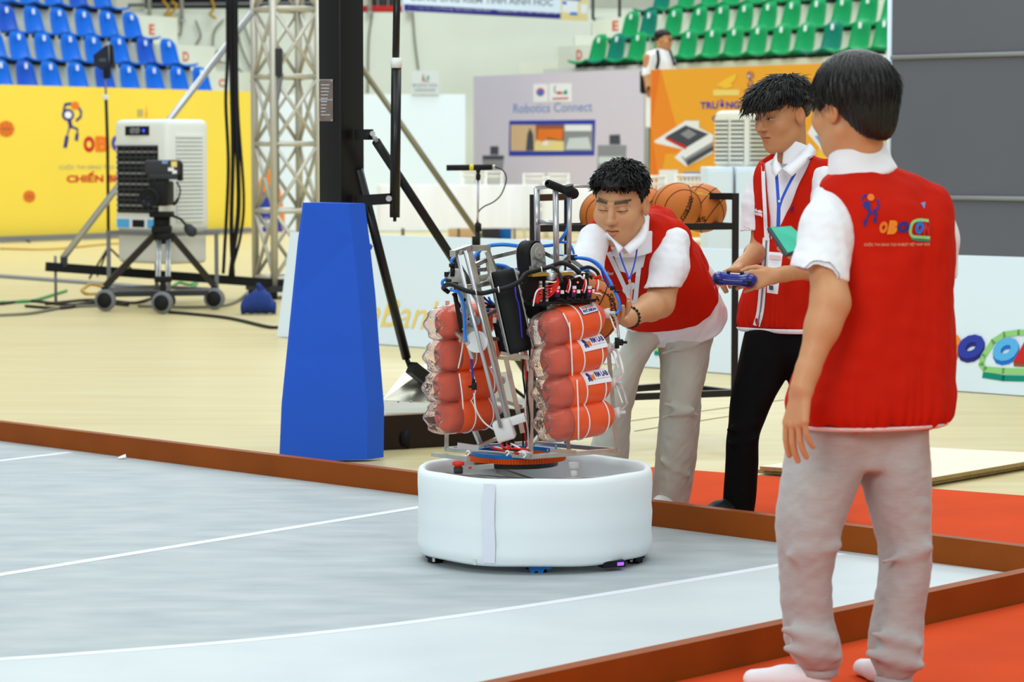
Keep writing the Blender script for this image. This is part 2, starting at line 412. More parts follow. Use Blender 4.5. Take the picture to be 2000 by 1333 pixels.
def stand(side, rows, dx, yaw, mats, dark, tier_px):
    d = Vector((dx, 1, 0)).normalized()
    if d.x < 0: d = -d
    nrm = Vector((d.y, -d.x, 0)) if d.y > 0 else Vector((d.y, -d.x, 0))
    if nrm.y > 0: nrm = -nrm
    ang = math.atan2(d.y, d.x)
    for ri, (word, Y0, px0, slope, base, xs) in enumerate(rows):
        ps = []
        for k, x in enumerate(xs):
            Y = row_Y(x, px0, Y0, dx); y = base + slope * (x - px0)
            p = at(x, y, Y); ps.append(p)
        zrow = sum(p.z for p in ps) / len(ps)
        for k, p in enumerate(ps):
            dk = (k in dark[ri])
            if side == 'blue': w = ORD[len(xs) - 1 - k] + ' from its right end'
            else: w = ORD[k] + ' from its left end'
            loc = Vector((p.x, p.y, zrow)); lx = xs[k]
            put_seat(loc, ang, mats[1] if dk else mats[0], '%s stadium seat, %s, in the %s' % (side, w, word), '%s stadium seats' % side)
        # concrete tier under the row
        xa, xb = tier_px[ri]; Ya = row_Y(xa, px0, Y0, dx); Yb2 = row_Y(xb, px0, Y0, dx)
        A = Vector(((xa - 1000) / FPX * Ya, Ya, 0)); B = Vector(((xb - 1000) / FPX * Yb2, Yb2, 0))
        A += nrm * 0.28; B += nrm * 0.28
        TIER[(side, ri)] = Plane(A, d, (0, 0, 1))
        mb = MB(); mb.prism([A, B, B - nrm * 1.25, A - nrm * 1.25], (0, 0, zrow)); mb.build('stand_tier', MATS['step_concrete'], label='concrete tier under the %s of %s seats' % (word, side), kind='structure')
bl = [('row above the yellow banner', 46.0, 0, 0.021, 186, [-8, 41, 89, 141, 194, 242, 291, 339, 383]),
      ('second blue row up', 47.0, 0, 0.026, 129, [-20, 27, 76, 127, 173, 223, 274, 320]),
      ('third blue row up', 48.0, 0, 0.03, 77, [3, 55, 106, 154, 201, 247]),
      ('topmost blue row', 49.0, 0, 0.033, 20, [-3, 44, 92, 140, 188])]
bl = [(w, Y, x0, s, b - 2, [x + 16 for x in xs]) for (w, Y, x0, s, b, xs) in bl]
stand('blue', bl, 0.7135, 0, ('seat_blue', 'seat_blue_dark'), [[1, 4], [6], [0], [3]], [(-160, 500), (-160, 470), (-160, 402), (-160, 330)])
gr = [('low row between two banners', 50.5, 1170, -0.04, 246, [1264]),
      ('row above the orange banner', 48.0, 1170, -0.043, 133, [1165, 1200, 1241, 1290, 1340, 1386, 1429, 1475, 1521, 1568, 1621, 1675, 1722]),
      ('second green row up', 49.0, 1230, -0.045, 84, [1228, 1263, 1312, 1360, 1403, 1449, 1495, 1541, 1590, 1640, 1690, 1738]),
      ('topmost green row', 50.0, 1290, -0.045, 27, [1290, 1338, 1384, 1426, 1472, 1518, 1565, 1612, 1660, 1708])]
gr = [(w, Y, x0, s, b - 1, [x - 2 for x in xs]) for (w, Y, x0, s, b, xs) in gr]
stand('green', gr, -0.70, 0, ('seat_green', 'seat_green_dark'), [[], [1, 10], [1], [0]], [(1180, 1780), (1085, 1780), (1112, 1780), (1185, 1780)])
# stair blocks beside the green stand and the row letters
for (x0, y0, x1, Y) in ((1012, 120, 1130, 52.5), (1087, 97, 1200, 53.2), (1122, 70, 1230, 53.9), (1157, 41, 1260, 54.6)):
    p = at(x0, y0, Y); q2 = at(x1, y0, Y); mb = MB(); mb.prism([(p.x, Y, 0), (q2.x, Y, 0), (q2.x, Y, p.z), (p.x, Y, p.z)], (0, 0.7, 0))
    mb.build('stair_block', MATS['step_concrete'], label='concrete stair block beside the green stand', kind='structure')
def letter(ch, x0, y0, x1, y1, key, label):
    pl = TIER[key]; mb = MB(); pl.text(mb, ch, x0, y0, x1, y1, bold=0.03)
    mb.build('row_letter', MATS['letter_red'], label=label, cat='letter', group='painted row letters')
letter('D', 1126, 117, 1137, 98, ('green', 2), 'painted red row letter D beside the lower green row'); letter('E', 1196, 61, 1208, 41, ('green', 3), 'painted red row letter beside the upper green row')
letter('E', 291, 68, 302, 47, ('blue', 3), 'painted red row letter E beside the blue stand'); letter('D', 357, 120, 369, 101, ('blue', 2), 'painted red row letter D beside the blue stand'); letter('C', 427, 170, 439, 154, ('blue', 1), 'painted red row letter C beside the blue stand')

# ---- balcony clutter and the banner on it
zt = at(0, 24, YB).z
mb = MB(); p = at(278, 0, YB + 1.2); q2 = at(625, 0, YB + 1.2); mb.box(((p.x + q2.x) / 2, YB + 1.6, zt + 0.7), (q2.x - p.x, 0.5, 1.1), bev=0.05); mb.build('equipment_case', MATS['black_matte'], label='dark equipment cases on the balcony behind the truss tower', cat='case')
mb = MB(); p = at(230, 0, YB + .3); q2 = at(280, 0, YB + .3); mb.box(((p.x + q2.x) / 2, YB + 0.3, zt + 0.7), (q2.x - p.x, 0.5, 1.8)); mb.build('pillar', MATS['step_concrete'], label='beige pillar on the balcony beside the blue stand', kind='structure')
k = 0
for x in (292, 355, 591, 617, 722, 800):
    mb = MB(); p = at(x, 40 if x < 400 else 24, YB - 0.15); mb.cyl(p, p + Vector((0, 0, 1.2)), 0.045, 10); mb.cyl(p + Vector((0, 0, -0.02)), p + Vector((0, 0, 0.02)), 0.08, 10)
    mb.build('railing_post', MATS['alu'], label='grey balcony railing post, %s from the left' % ORD[k], cat='post', group='balcony railing posts'); k += 1
mb = MB(); mb.tube([at(250, 10, YB - 0.15), at(700, 4, YB - 0.15)], 0.035); mb.build('railing_rail', MATS['mid_grey'], label='thin railing bar above the back wall', cat='railing')
for i, pts in enumerate(([(318, 0), (330, 18), (322, 30), (345, 34)], [(412, -5), (418, 15), (410, 28), (422, 36)], [(335, 2), (345, 12), (336, 24), (328, 30)])):
    mb = MB(); mb.tube([at(x, y, YB - 0.25) for x, y in pts], 0.03, 6, sub=5); mb.build('yellow_cable', mat('cable_yellow', (196, 150, 24), 0.5), label='yellow cable hanging off the balcony, %s from the left' % ORD[[1, 2, 0][i]], cat='cable', group='yellow cables')
for i, pts in enumerate(([(320, 38), (340, 60), (352, 68), (355, 40)], [(382, 40), (392, 70), (384, 90), (418, 110), (425, 98)], [(437, 38), (419, 60), (416, 90), (420, 108), (430, 120)], [(462, 40), (470, 90), (492, 140), (496, 150)], [(475, 45), (490, 90), (500, 150)], [(390, 95), (420, 118), (460, 130), (490, 160)])):
    mb = MB(); mb.tube([at(x, y, YB - 0.12) for x, y in pts], 0.022, 6, sub=5); mb.build('wall_cable', mat('cable_grey', (130, 128, 112), 0.6), label='thin grey cable sagging down the cream wall, %s from the left' % ORD[i], cat='cable', group='cables on the back wall')
for i, pts in enumerate(([(727, 26), (720, 80), (718, 182)], [(806, 26), (810, 80), (817, 136)])):
    mb = MB(); mb.tube([at(x, y, YB - 0.1) for x, y in pts], 0.02, 6, sub=5); mb.build('wall_cable', MATS['cable_grey'], label='thin cable on the wall %s' % ('right of the black post' if i == 0 else 'above the small paper sign'), cat='cable', group='cables on the back wall')
mb = MB(); p = at(745, 18, YB + .3); mb.box(p, (0.9, 0.4, 0.14), bev=0.03); mb.build('red_crate', MATS['print_red'], label='red tray on the balcony edge right of the black post', cat='tray')
for i, x in enumerate((728, 748, 768)):
    mb = MB(); p = at(x, 8, YB + .5); mb.box(p, (0.2, 0.3, 0.3), bev=0.04); mb.sphere(p + Vector((0.0, -0.1, -0.18)), 0.1, 10, 6); mb.build('balcony_lamp', MATS['dark_grey'], label='small dark lamp on the balcony, %s from the left' % ORD[i], cat='lamp', group='balcony lamps')
dU = Vector((1.63, 1, 0)).normalized(); pl = Plane(at(787, 22, 53.0), dU, (0, 0, 1))
root = thing('hanging_banner', pl.px(787, 22), 'long white banner with dark blue strip hung from the balcony', 'banner')
mb = MB(); mb.prism([pl.px(787, 22), pl.px(1150, 40), pl.px(1150, -30), pl.px(787, -50)], pl.n * -0.03); mb.build('sheet', MATS['board_white'], root)
mb = MB(); pl.poly(mb, [(789, 21), (1095, 37), (1095, 26), (789, 8)]); mb.build('blue_strip', MATS['print_navy'], root)
mb = MB(); pl.text(mb, 'CUNG UNG KIEM TINH AINH HOC', 800, 1, 1080, -14, bold=0.02)
vs = mb.v; mb.v = [tuple(Vector(v) + Vector((0, 0, -0.012 * 0)) ) for v in vs]
# the line runs downhill with the sheet
a0 = pl.px(800, 6); slope_v = (pl.px(1075, 13).z - pl.px(800, 2).z) / ((pl.px(1075, 10) - pl.px(800, 10)).dot(pl.u))
def shear(mb, o, k):
    mb.v = [tuple(Vector(v) + Vector((0, 0, k * (Vector(v) - o).dot(pl.u)))) for v in mb.v]
shear(mb, a0, slope_v); mb.build('lettering', MATS['print_grey'], root, kind='stuff')
mb = MB(); pl.text(mb, 'Ac: Dong Van, Cua Phuong, Nho Quan, Ninh Binh      Hotline 0981 121 181 - 0972 681 781', 795, 18, 1088, 11.5); shear(mb, pl.px(795, 14), slope_v); mb.build('lettering', MATS['print_white'], root, kind='stuff')
mb = MB(); pl.poly(mb, [(1095, 39), (1148, 41), (1148, -20), (1095, -20)], 0.006); mb.build('picture', MATS['print_sand'], root)
mb = MB(); pl.poly(mb, [(1098, 24), (1128, 28), (1128, 3), (1098, 0)], 0.009); pl.poly(mb, [(1134, 26), (1146, 27), (1146, 8), (1134, 8)], 0.009); mb.build('picture_print', MATS['print_white'], root)
mb = MB(); pl.poly(mb, [(1104, -1), (1134, 2), (1134, -8), (1104, -8)], 0.012); pl.poly(mb, [(1098, 8), (1106, 9), (1106, 3), (1098, 2)], 0.012); pl.poly(mb, [(1112, 29), (1128, 30), (1126, 24), (1114, 24)], 0.012); mb.build('picture_print', MATS['print_azure'], root)
mb = MB(); pz = at(1158, 38, 54); qz = at(1210, 38, 54)
for p_, q_ in ((pz, qz), (pz, pz + Vector((0, 0, .8))), (qz, qz + Vector((0, 0, .8)))): mb.tube([p_, q_], 0.03, 6)
mb.build('banner_frame', MATS['dark_grey'], label='thin metal frame right of the hanging banner', cat='frame')

# ---- grey screen wall at right
pg = Plane(at(1737, 300, 19.0), (0.72, -0.69, 0), (0, 0, 1))
g = lambda x, y, l=0.0: pg.px(x, y, l)
def gpanel(x0, x1, y0, y1, nm, mt, t, lift, parent=None, **k):
    mb = MB(); mb.prism([g(x0, y0, lift), g(x1, y0, lift), g(x1, y1, lift), g(x0, y1, lift)], pg.n * -t); return mb.build(nm, MATS[mt], parent, **k)
a = g(1737, 300); a.z = 0
def wallquad(x0, x1, z0, z1, lift, t):
    p, q = g(x0, 300, lift), g(x1, 300, lift); return [Vector((p.x, p.y, z0)), Vector((q.x, q.y, z0)), Vector((q.x, q.y, z1)), Vector((p.x, p.y, z1))]
gw = MB(); gw.prism(wallquad(1737, 2400, 0, 3.4, 0, .06), pg.n * -0.06); gwo = gw.build('wall_right', MATS['grey_panel'], label='dark grey screen wall of panels at right', kind='structure')
zr = [pg.px(1900, 108).z, pg.px(1900, 387).z]
lo = 0.02
for i, (za, zb) in enumerate(((0.02, zr[1] - 0.02), (zr[1] + 0.02, zr[0] - 0.02), (zr[0] + 0.02, 3.38))):
    mb = MB(); mb.prism(wallquad(1742, 2390, za, zb, 0.012, 0.012), pg.n * -0.012); mb.build('grey_panel', MATS['grey_panel'], gwo)
for z in zr:
    mb = MB(); p, q = g(1740, 300, 0.02), g(2390, 300, 0.02); p.z = q.z = z; mb.tube([p, q], 0.018, 8); mb.build('panel_rail', MATS['grey_rail'], gwo)
mb = MB(); p = g(1736, 300, 0.0); p.z = 0; mb.tube([p, p + Vector((0, 0, 3.4))], 0.02, 8); mb.build('edge_post', MATS['board_white'], gwo)
# ================================================================== banners
def emblem(pl, root, x, y, s, ballm='print_orange', bodym='print_navy'):
    """the stick figure with a ball that stands for the letter R; x,y = pixel of its middle, s = its height in pixels"""
    X = lambda u: x + u * s; Yy = lambda v: y + v * s
    mb = MB()
    pl.line(mb, [(X(-.02), Yy(-.44)), (X(-.14), Yy(-.42)), (X(-.17), Yy(-.30))], s * .06)
    pl.line(mb, [(X(.14), Yy(-.36)), (X(.20), Yy(-.27)), (X(.19), Yy(-.16)), (X(.10), Yy(-.08))], s * .06)
    pl.disc(mb, X(-.08), Yy(-.2), s * .13); pl.line(mb, [(X(-.05), Yy(-.08)), (X(-.02), Yy(.06))], s * .11)
    pl.line(mb, [(X(-.05), Yy(.06)), (X(-.1), Yy(.26))], s * .04); pl.line(mb, [(X(.02), Yy(.06)), (X(.12), Yy(.1)), (X(.12), Yy(.24))], s * .05)
    pl.poly(mb, [(X(-.14), Yy(.24)), (X(-.06), Yy(.26)), (X(-.1), Yy(.5)), (X(-.18), Yy(.5))]); pl.poly(mb, [(X(.08), Yy(.2)), (X(.15), Yy(.2)), (X(.13), Yy(.36)), (X(.06), Yy(.34))])
    mb.build('emblem_figure', MATS[bodym], root)
    mb = MB(); pl.disc(mb, X(-.08), Yy(-.2), s * .075, 0.007); mb.build('emblem_face', MATS['print_white'], root)
    mb = MB(); pl.disc(mb, X(.07), Yy(-.40), s * .085, 0.006); mb.build('emblem_ball', MATS[ballm], root)
def print_ball(pl, root, x, y, r):
    mb = MB(); pl.disc(mb, x, y, r); mb.build('printed_ball', MATS['print_orange'], root)
    mb = MB(); pl.line(mb, [(x - r * .9, y), (x + r * .9, y)], r * .1, 0.006); pl.line(mb, [(x, y - r * .9), (x, y + r * .9)], r * .1, 0.006)
    pl.line(mb, [(x - r * .6, y - r * .7), (x - r * .25, y), (x - r * .6, y + r * .7)], r * .1, 0.006); pl.line(mb, [(x + r * .6, y - r * .7), (x + r * .25, y), (x + r * .6, y + r * .7)], r * .1, 0.006)
    mb.build('printed_ball_seam', MATS['print_brown'], root)

# ---- yellow banner in front of the blue stand
g0 = ground(0, 474); py_ = Plane(g0, Vector((0.7135, 1, 0)), (0, 0, 1))
root = thing('event_banner', g0, 'large yellow event banner wall in front of the blue seats', 'banner')
def upright(pl, x0, x1, ytop, ref, t=0.06):
    """outline of an upright board on plane pl from the ground to the height of pixel (ref, ytop)"""
    p, q = pl.px(x0, 300), pl.px(x1, 300); z = pl.px(ref, ytop).z
    return [Vector((p.x, p.y, 0.02)), Vector((q.x, q.y, 0.02)), Vector((q.x, q.y, z)), Vector((p.x, p.y, z))]
mb = MB(); mb.prism(upright(py_, -260, 492, 172, 240), py_.n * -0.06); mb.build('panel', MATS['banner_yellow'], root)
mb = MB(); p, q = py_.px(-260, 300, 0.15), py_.px(492, 300, 0.15); mb.bar((p.x, p.y, 0.06), (q.x, q.y, 0.06), 0.12, 0.08); mb.build('foot_rail', MATS['mid_grey'], root)
emblem(py_, root, 140, 243, 92)
for ch, x0, x1, y0, y1, mt in (('O', 163, 185, 298, 266, 'print_red'), ('B', 186, 214, 297, 266, 'print_orange'), ('O', 217, 242, 296, 264, 'print_blue')):
    mb = MB(); py_.text(mb, ch, x0, y0, x1, y1, bold=0.07); mb.build('lettering', MATS[mt], root)
mb = MB(); py_.text(mb, 'CUỘC THI SÁNG TẠO ROBOT', 115, 333, 262, 321); mb.build('lettering', MATS['print_grey'], root, kind='stuff')
mb = MB(); py_.text(mb, 'CHIẾN BINH', 130, 357, 262, 335, bold=0.04); mb.build('lettering', MATS['print_red'], root, kind='stuff')
mb = MB(); py_.poly(mb, [(284, 229), (287, 229), (286, 204)], 0.004); mb.build('printed_tower', MATS['print_orange'], root)
mb = MB(); 
for i in range(5): py_.line(mb, [(268, 215 + i * 3), (279, 215 + i * 3)], 1.2)
mb.build('printed_tower', MATS['print_grey'], root)
print_ball(py_, root, 12, 252, 16); print_ball(py_, root, 57, 384, 12)
# ---- white panel behind the truss, with a coloured print at its left
pw = Plane(at(497, 300, 47.2), (1, 0.0, 0), (0, 0, 1))
root = thing('backdrop_wall', ground(700, 463), 'plain white panel wall behind the black post and truss tower', 'panel')
mb = MB(); mb.prism(upright(pw, 496, 909, 184, 700), (0, 0.06, 0)); mb.build('panel', MATS['board_white'], root)
mb = MB(); pw.poly(mb, [(497, 455), (497, 395), (508, 350), (520, 330), (535, 332), (548, 370), (556, 420), (556, 455)]); mb.build('printed_shape', MATS['print_orange2'], root)
mb = MB(); pw.poly(mb, [(498, 455), (502, 420), (514, 373), (522, 385), (540, 405), (552, 450), (556, 455)], 0.006); mb.build('printed_shape', MATS['print_blue'], root)
mb = MB(); pw.line(mb, [(505, 452), (520, 428), (540, 452)], 6, 0.008); mb.build('printed_shape', MATS['print_white'], root)
ps = Plane(at(803, 183, 47.15), (1, 0, 0), (0, 0, 1))
root = thing('paper_sign', ps.px(830, 184), 'small pale paper sign standing on top of the white panel', 'sign')
mb = MB(); mb.prism([ps.px(804, 184), ps.px(857, 184), ps.px(858, 138), ps.px(804, 138)], (0, 0.02, 0)); mb.build('sheet', mat('paper_grey', (205, 214, 220), 0.7), root)
mb = MB(); ps.text(mb, 'BAN GIAM SAT THI DAU', 806, 170, 854, 163); ps.text(mb, 'SUPERVISION BOARD', 809, 179, 851, 173); mb.build('lettering', MATS['print_grey'], root, kind='stuff')
mb = MB(); ps.poly(mb, [(824, 155), (829, 156), (827, 143)]); ps.poly(mb, [(824, 159), (838, 159), (838, 157), (824, 157)]); mb.build('printed_mark', MATS['print_brown'], root)
mb = MB(); ps.poly(mb, [(832, 154), (839, 154), (837, 147)]); mb.build('printed_mark', MATS['print_teal'], root)
# ---- lilac banner
pp = Plane(at(925, 300, 50.0), Vector((0.62, -1, 0)), (0, 0, 1))
root = thing('lilac_banner', Vector((pp.px(1090, 300).x, pp.px(1090, 300).y, 0)), 'lilac banner wall headed Robotics Connect, behind the white tables', 'banner')
mb = MB(); mb.prism(upright(pp, 925, 1252, 142, 1090), pp.n * -0.06); mb.build('panel', MATS['banner_lilac'], root)
mb = MB(); pp.text(mb, 'Robotics Connect', 1003, 221, 1157, 203, bold=0.005); mb.build('lettering', MATS['print_paleblue'], root, kind='stuff')
for (x0, x1, y0, y1) in ((1042, 1070, 200, 164), (1073, 1117, 199, 163)):
    mb = MB(); pp.poly(mb, [(x0, y0), (x1, y0), (x1, y1), (x0, y1)]); mb.build('printed_card', MATS['print_white'], root)
mb = MB(); pp.disc(mb, 1056, 180, 8, 0.007); mb.build('printed_mark', MATS['print_red'], root)
mb = MB(); pp.disc(mb, 1056, 181, 5.5, 0.009); mb.build('printed_mark', MATS['print_azure'], root)
mb = MB(); pp.poly(mb, [(1088, 184), (1098, 184), (1098, 179), (1088, 179)], 0.007); pp.line(mb, [(1080, 193), (1110, 192)], 3, 0.007); mb.build('printed_mark', MATS['print_red'], root)
mb = MB(); pp.poly(mb, [(1100, 184), (1109, 184), (1107, 175), (1101, 179)], 0.007); mb.build('printed_mark', MATS['print_teal'], root)
mb = MB(); pp.line(mb, [(1085, 168), (1083, 176), (1086, 182)], 2.5, 0.007); mb.build('printed_mark', MATS['print_navy'], root)
mb = MB(); pp.poly(mb, [(994, 305), (1161, 304), (1163, 234), (995, 236)]); mb.build('printed_frame', MATS['print_blue'], root)
def patch(mt, pts, lift):
    mb = MB(); pp.poly(mb, pts, lift); mb.build('printed_picture', MATS[mt], root)
patch('print_tan', [(998, 295), (1050, 295), (1050, 244), (998, 244)], .007); patch('print_brown', [(1047, 275), (1102, 275), (1102, 244), (1047, 244)], .008); patch('print_sand', [(1038, 295), (1102, 295), (1102, 276), (1050, 272)], .009)
patch('print_grey', [(1102, 295), (1158, 295), (1158, 243), (1102, 243)], .007); patch('print_white', [(1104, 256), (1156, 256), (1156, 244), (1104, 244)], .009); patch('paper_grey', [(1106, 292), (1112, 270), (1150, 268), (1156, 292)], .011)
patch('print_dark', [(1028, 294), (1044, 294), (1042, 262), (1036, 250), (1031, 262)], .011); patch('print_orange', [(1050, 274), (1064, 278), (1070, 268), (1098, 274), (1100, 252), (1052, 252)], .0095); patch('print_white', [(1060, 284), (1072, 284), (1070, 276), (1062, 276)], .012)
patch('print_dark', [(943, 318), (983, 318), (985, 304), (943, 304)], .006); patch('print_grey', [(944, 360), (980, 360), (984, 312), (944, 312)], .007); patch('print_dark', [(958, 302), (974, 302), (974, 286), (958, 286)], .008)
patch('print_grey', [(1167, 345), (1220, 345), (1224, 284), (1168, 284)], .007); patch('print_dark', [(1191, 282), (1212, 282), (1211, 263), (1191, 264)], .009); patch('paper_grey', [(1170, 320), (1218, 320), (1218, 306), (1170, 306)], .009)
# ---- orange banner
po = Plane(at(1270, 300, 33.0), Vector((0.75, -1, 0)), (0, 0, 1))
root = thing('orange_banner', Vector((po.px(1400, 300).x, po.px(1400, 300).y, 0)), 'orange banner wall of a university, in front of the green seats', 'banner')
mb = MB(); mb.prism(upright(po, 1270, 1729, 128, 1500), po.n * -0.06); mb.build('panel', MATS['banner_orange'], root)
def oprint(mt, pts, lift=.004, nm='printed_shape'):
    mb = MB(); po.poly(mb, pts, lift); mb.build(nm, MATS[mt], root)
oprint('print_orange', [(1272, 460), (1300, 460), (1272, 250)], .003); oprint('print_orange', [(1272, 250), (1290, 137), (1272, 137)], .003)
oprint('print_orange2', [(1272, 420), (1300, 300), (1335, 300), (1290, 135), (1274, 137)], .0025)
oprint('print_yellow', [(1560, 450), (1728, 450), (1728, 124), (1640, 126)], .003); oprint('banner_yellow', [(1600, 450), (1728, 450), (1728, 200)], .005)
mb = MB(); po.text(mb, 'TRƯỜNG ĐẠI HỌC', 1368, 217, 1530, 195, bold=0.03); mb.build('lettering', MATS['print_blue'], root)
mb = MB(); po.text(mb, 'CÔNG NGHỆ', 1391, 240, 1500, 222, bold=0.03); mb.build('lettering', MATS['print_blue'], root)
oprint('print_yellow', [(1400, 166), (1412, 158), (1425, 150), (1441, 143), (1436, 156), (1428, 164), (1434, 168), (1418, 174), (1410, 170)], .006); oprint('print_gold', [(1394, 187), (1445, 187), (1445, 175), (1394, 175)], .006)
emblem(po, root, 1466, 155, 32)
oprint('print_red', [(1455, 183), (1470, 183), (1470, 178), (1455, 178)], .006)
# machine picture on it
oprint('print_white', [(1278, 276), (1340, 236), (1366, 236), (1366, 250), (1394, 264), (1392, 300), (1342, 326), (1318, 308), (1334, 292), (1282, 280)], .006)
oprint('print_dark', [(1300, 268), (1340, 245), (1385, 262), (1342, 288)], .008); oprint('print_red', [(1303, 268), (1342, 286), (1340, 292), (1300, 272)], .010); oprint('print_grey', [(1330, 262), (1346, 252), (1362, 262), (1346, 272)], .010)
oprint('print_grey', [(1332, 306), (1392, 270), (1394, 294), (1344, 324)], .010); oprint('print_dark', [(1344, 324), (1394, 294), (1394, 285), (1342, 314)], .012); oprint('print_white', [(1334, 304), (1392, 270), (1393, 277), (1338, 310)], .012)
oprint('print_white', [(1578, 260), (1590, 240), (1625, 256), (1640, 300), (1620, 310)], .006); oprint('print_paleblue', [(1592, 266), (1612, 262), (1628, 290), (1614, 296)], .008)
oprint('print_paleblue', [(1335, 350), (1380, 350), (1380, 336), (1335, 336)], .006); oprint('print_white', [(1288, 368), (1325, 368), (1325, 332), (1288, 332)], .006)

# ================================================================== man walking behind the orange banner: built with the people
# ================================================================== sponsor boards (leaning A-frames)
def aboard(x0, y0, x1, y1, h, label, lean=0.14):
    a, b = ground(x0, y0), ground(x1, y1); u = (b - a).normalized(); n = Vector((-u.y, u.x, 0))
    if n.y < 0: n = -n
    up = (Vector((0, 0, h)) + n * lean); root = thing('sponsor_board', (a + b) / 2, label, 'board', 'white sponsor boards')
    T = Vector((0, 0, 0.005))
    mb = MB(); mb.prism([a + T, b + T, b + T + up, a + T + up], n * 0.02); mb.build('front_sheet', MATS['board_white'], root)
    mb = MB(); c = n * (2 * lean + 0.06); mb.prism([a + T + c, b + T + c, b + T + up + n * 0.03, a + T + up + n * 0.03], n * 0.02); mb.build('back_sheet', MATS['board_white'], root)
    for e in (a, b):
        mb = MB(); mb.prism([e + T + n * .022, e + T + c - n * 0.002, e + T + up + n * .024], u * 0.004); mb.build('end_gusset', MATS['board_white'], root)
    mb = MB(); mb.bar(a + T + n * 0.1, b + T + n * 0.1, 0.03); mb.build('foot_bar', MATS['mid_grey'], root)
    return root, Plane(a + T, u, up)
root, plb = aboard(541, 659, 1060, 698, 0.80, 'white sponsor board with yellow bank lettering, behind the black hoop stand')
mb = MB(); plb.text(mb, 'comBank', 640, 631, 868, 577, shear=0.25)
# follow the board's slope
mb.build('lettering', MATS['print_gold'], root)
root, plb2 = aboard(1075, 703, 1560, 743, 0.79, 'white sponsor board with green logo corner, behind the bending man')
mb = MB(); plb2.poly(mb, [(1279, 694), (1290, 695), (1290, 655), (1284, 656), (1279, 672)]); mb.build('logo_curve', MATS['print_green'], root)
mb = MB(); plb2.poly(mb, [(1279, 694), (1290, 695), (1290, 687), (1279, 686)], 0.006); mb.build('logo_curve', MATS['print_teal'], root)
root, plr = aboard(1600, 746, 2260, 794, 0.80, 'white sponsor board with coloured block letter logo, at far right')
def bubble(pl, root, ch, x0, y0, x1, y1, face, side, d=5):
    mb = MB()
    for k in range(d, 0, -1): pl.text(mb, ch, x0 + 0 * k, y0 + k * 1.6, x1 + 0 * k, y1 + k * 1.6, shear=0.3, bold=0.09, lift=0.004 + (d - k) * 0.0004)
    mb.build('logo_letter_side', MATS[side], root)
    mb = MB(); pl.text(mb, ch, x0, y0, x1, y1, shear=0.3, bold=0.09, lift=0.009); mb.build('logo_letter', MATS[face], root)
bubble(plr, root, 'R', 1770, 704, 1822, 650, 'print_red', 'print_brown'); bubble(plr, root, 'B', 1822, 702, 1873, 651, 'print_orange2', 'print_orange')
bubble(plr, root, 'O', 1870, 700, 1921, 652, 'print_blue', 'print_navy'); bubble(plr, root, 'O', 1939, 705, 1988, 658, 'print_sky', 'print_azure'); bubble(plr, root, 'N', 1980, 708, 2060, 664, 'print_red', 'print_brown')
mb = MB(); plr.line(mb, [(2080, 742), (1960, 739), (1922, 733)], 12, 0.003); mb.build('logo_swoosh', MATS['print_teal'], root)
mb = MB(); plr.line(mb, [(2080, 728), (1960, 725), (1924, 722), (1917, 712), (1922, 695), (1940, 668), (1962, 654), (1990, 650), (2080, 654)], 12, 0.0045); mb.build('logo_swoosh', MATS['print_green'], root)

# ================================================================== tables with cloths, chairs
mat('cloth_white', (236, 236, 242), 0.8); mat('chair_white', (238, 236, 228), 0.5); mat('leg_brown', (130, 110, 80), 0.5)
def table(x0, x1, ytop, ybot, Y, label, clothlabel):
    a, b = at(x0, ytop, Y), at(x1, ytop, Y); zt_ = a.z; zb = at(x0, ybot, Y).z; w = b.x - a.x; dpt = 0.6
    root = thing('folding_table', (a.x + w / 2, Y + dpt / 2, 0), label, 'table', 'tables by the far banners')
    mb = MB(); mb.box((a.x + w / 2, Y + dpt / 2, zt_ - 0.035), (w - 0.04, dpt, 0.03)); mb.build('top', MATS['leg_brown'], root)
    for sx in (0.15, 0.5, 0.85):
        for yy in (0.08, dpt - 0.08):
            mb = MB(); x = a.x + w * sx; mb.tube([(x, Y + yy, 0), (x, Y + yy, zt_ - .05)], 0.016, 8); mb.build('leg', MATS['leg_brown'], root)
        mb = MB(); x = a.x + w * sx; mb.tube([(x - .35, Y + .08, 0.25), (x, Y + .08, 0.42), (x + .35, Y + .08, 0.25)], 0.014, 6); mb.build('brace', MATS['leg_brown'], root)
    # pleated cloth
    N = int(w / 0.06); V = []; F = []; ring = []
    per = [(a.x + w * i / N, Y - 0.02) for i in range(N + 1)] + [(b.x + 0.01, Y + dpt * i / 5) for i in range(1, 6)]
    per = [(a.x - 0.01, Y + dpt * (5 - i) / 5) for i in range(0, 5)] + per
    for r, (zz, k) in enumerate(((zt_, 0.0), (zt_ - 0.03, 0.4), (zb, 1.0))):
        for i, (x, y) in enumerate(per):
            o = (0.02 * math.sin(i * 2.1) + 0.012 * math.sin(i * 0.83)) * k; V.append((x, y - o - 0.015 * k, zz))
    m_ = len(per)
    for r in range(2):
        for i in range(m_ - 1): F.append((r * m_ + i, r * m_ + i + 1, (r + 1) * m_ + i + 1, (r + 1) * m_ + i))
    mb = MB(); mb.add(V, F, True); mb.box((a.x + w / 2, Y + dpt / 2, zt_ - 0.004), (w + 0.01, dpt + .02, 0.008))
    mb.build('tablecloth', MATS['cloth_white'], label=clothlabel, cat='tablecloth', group='pleated tablecloths')
table(738, 1052, 362, 446, 42.0, 'long folding table between the black post and the robot handle', 'long white pleated cloth left of the basketball rack')
table(1060, 1382, 366, 452, 41.0, 'folding table behind the basketballs and the bending man', 'white pleated cloth behind the basketballs')
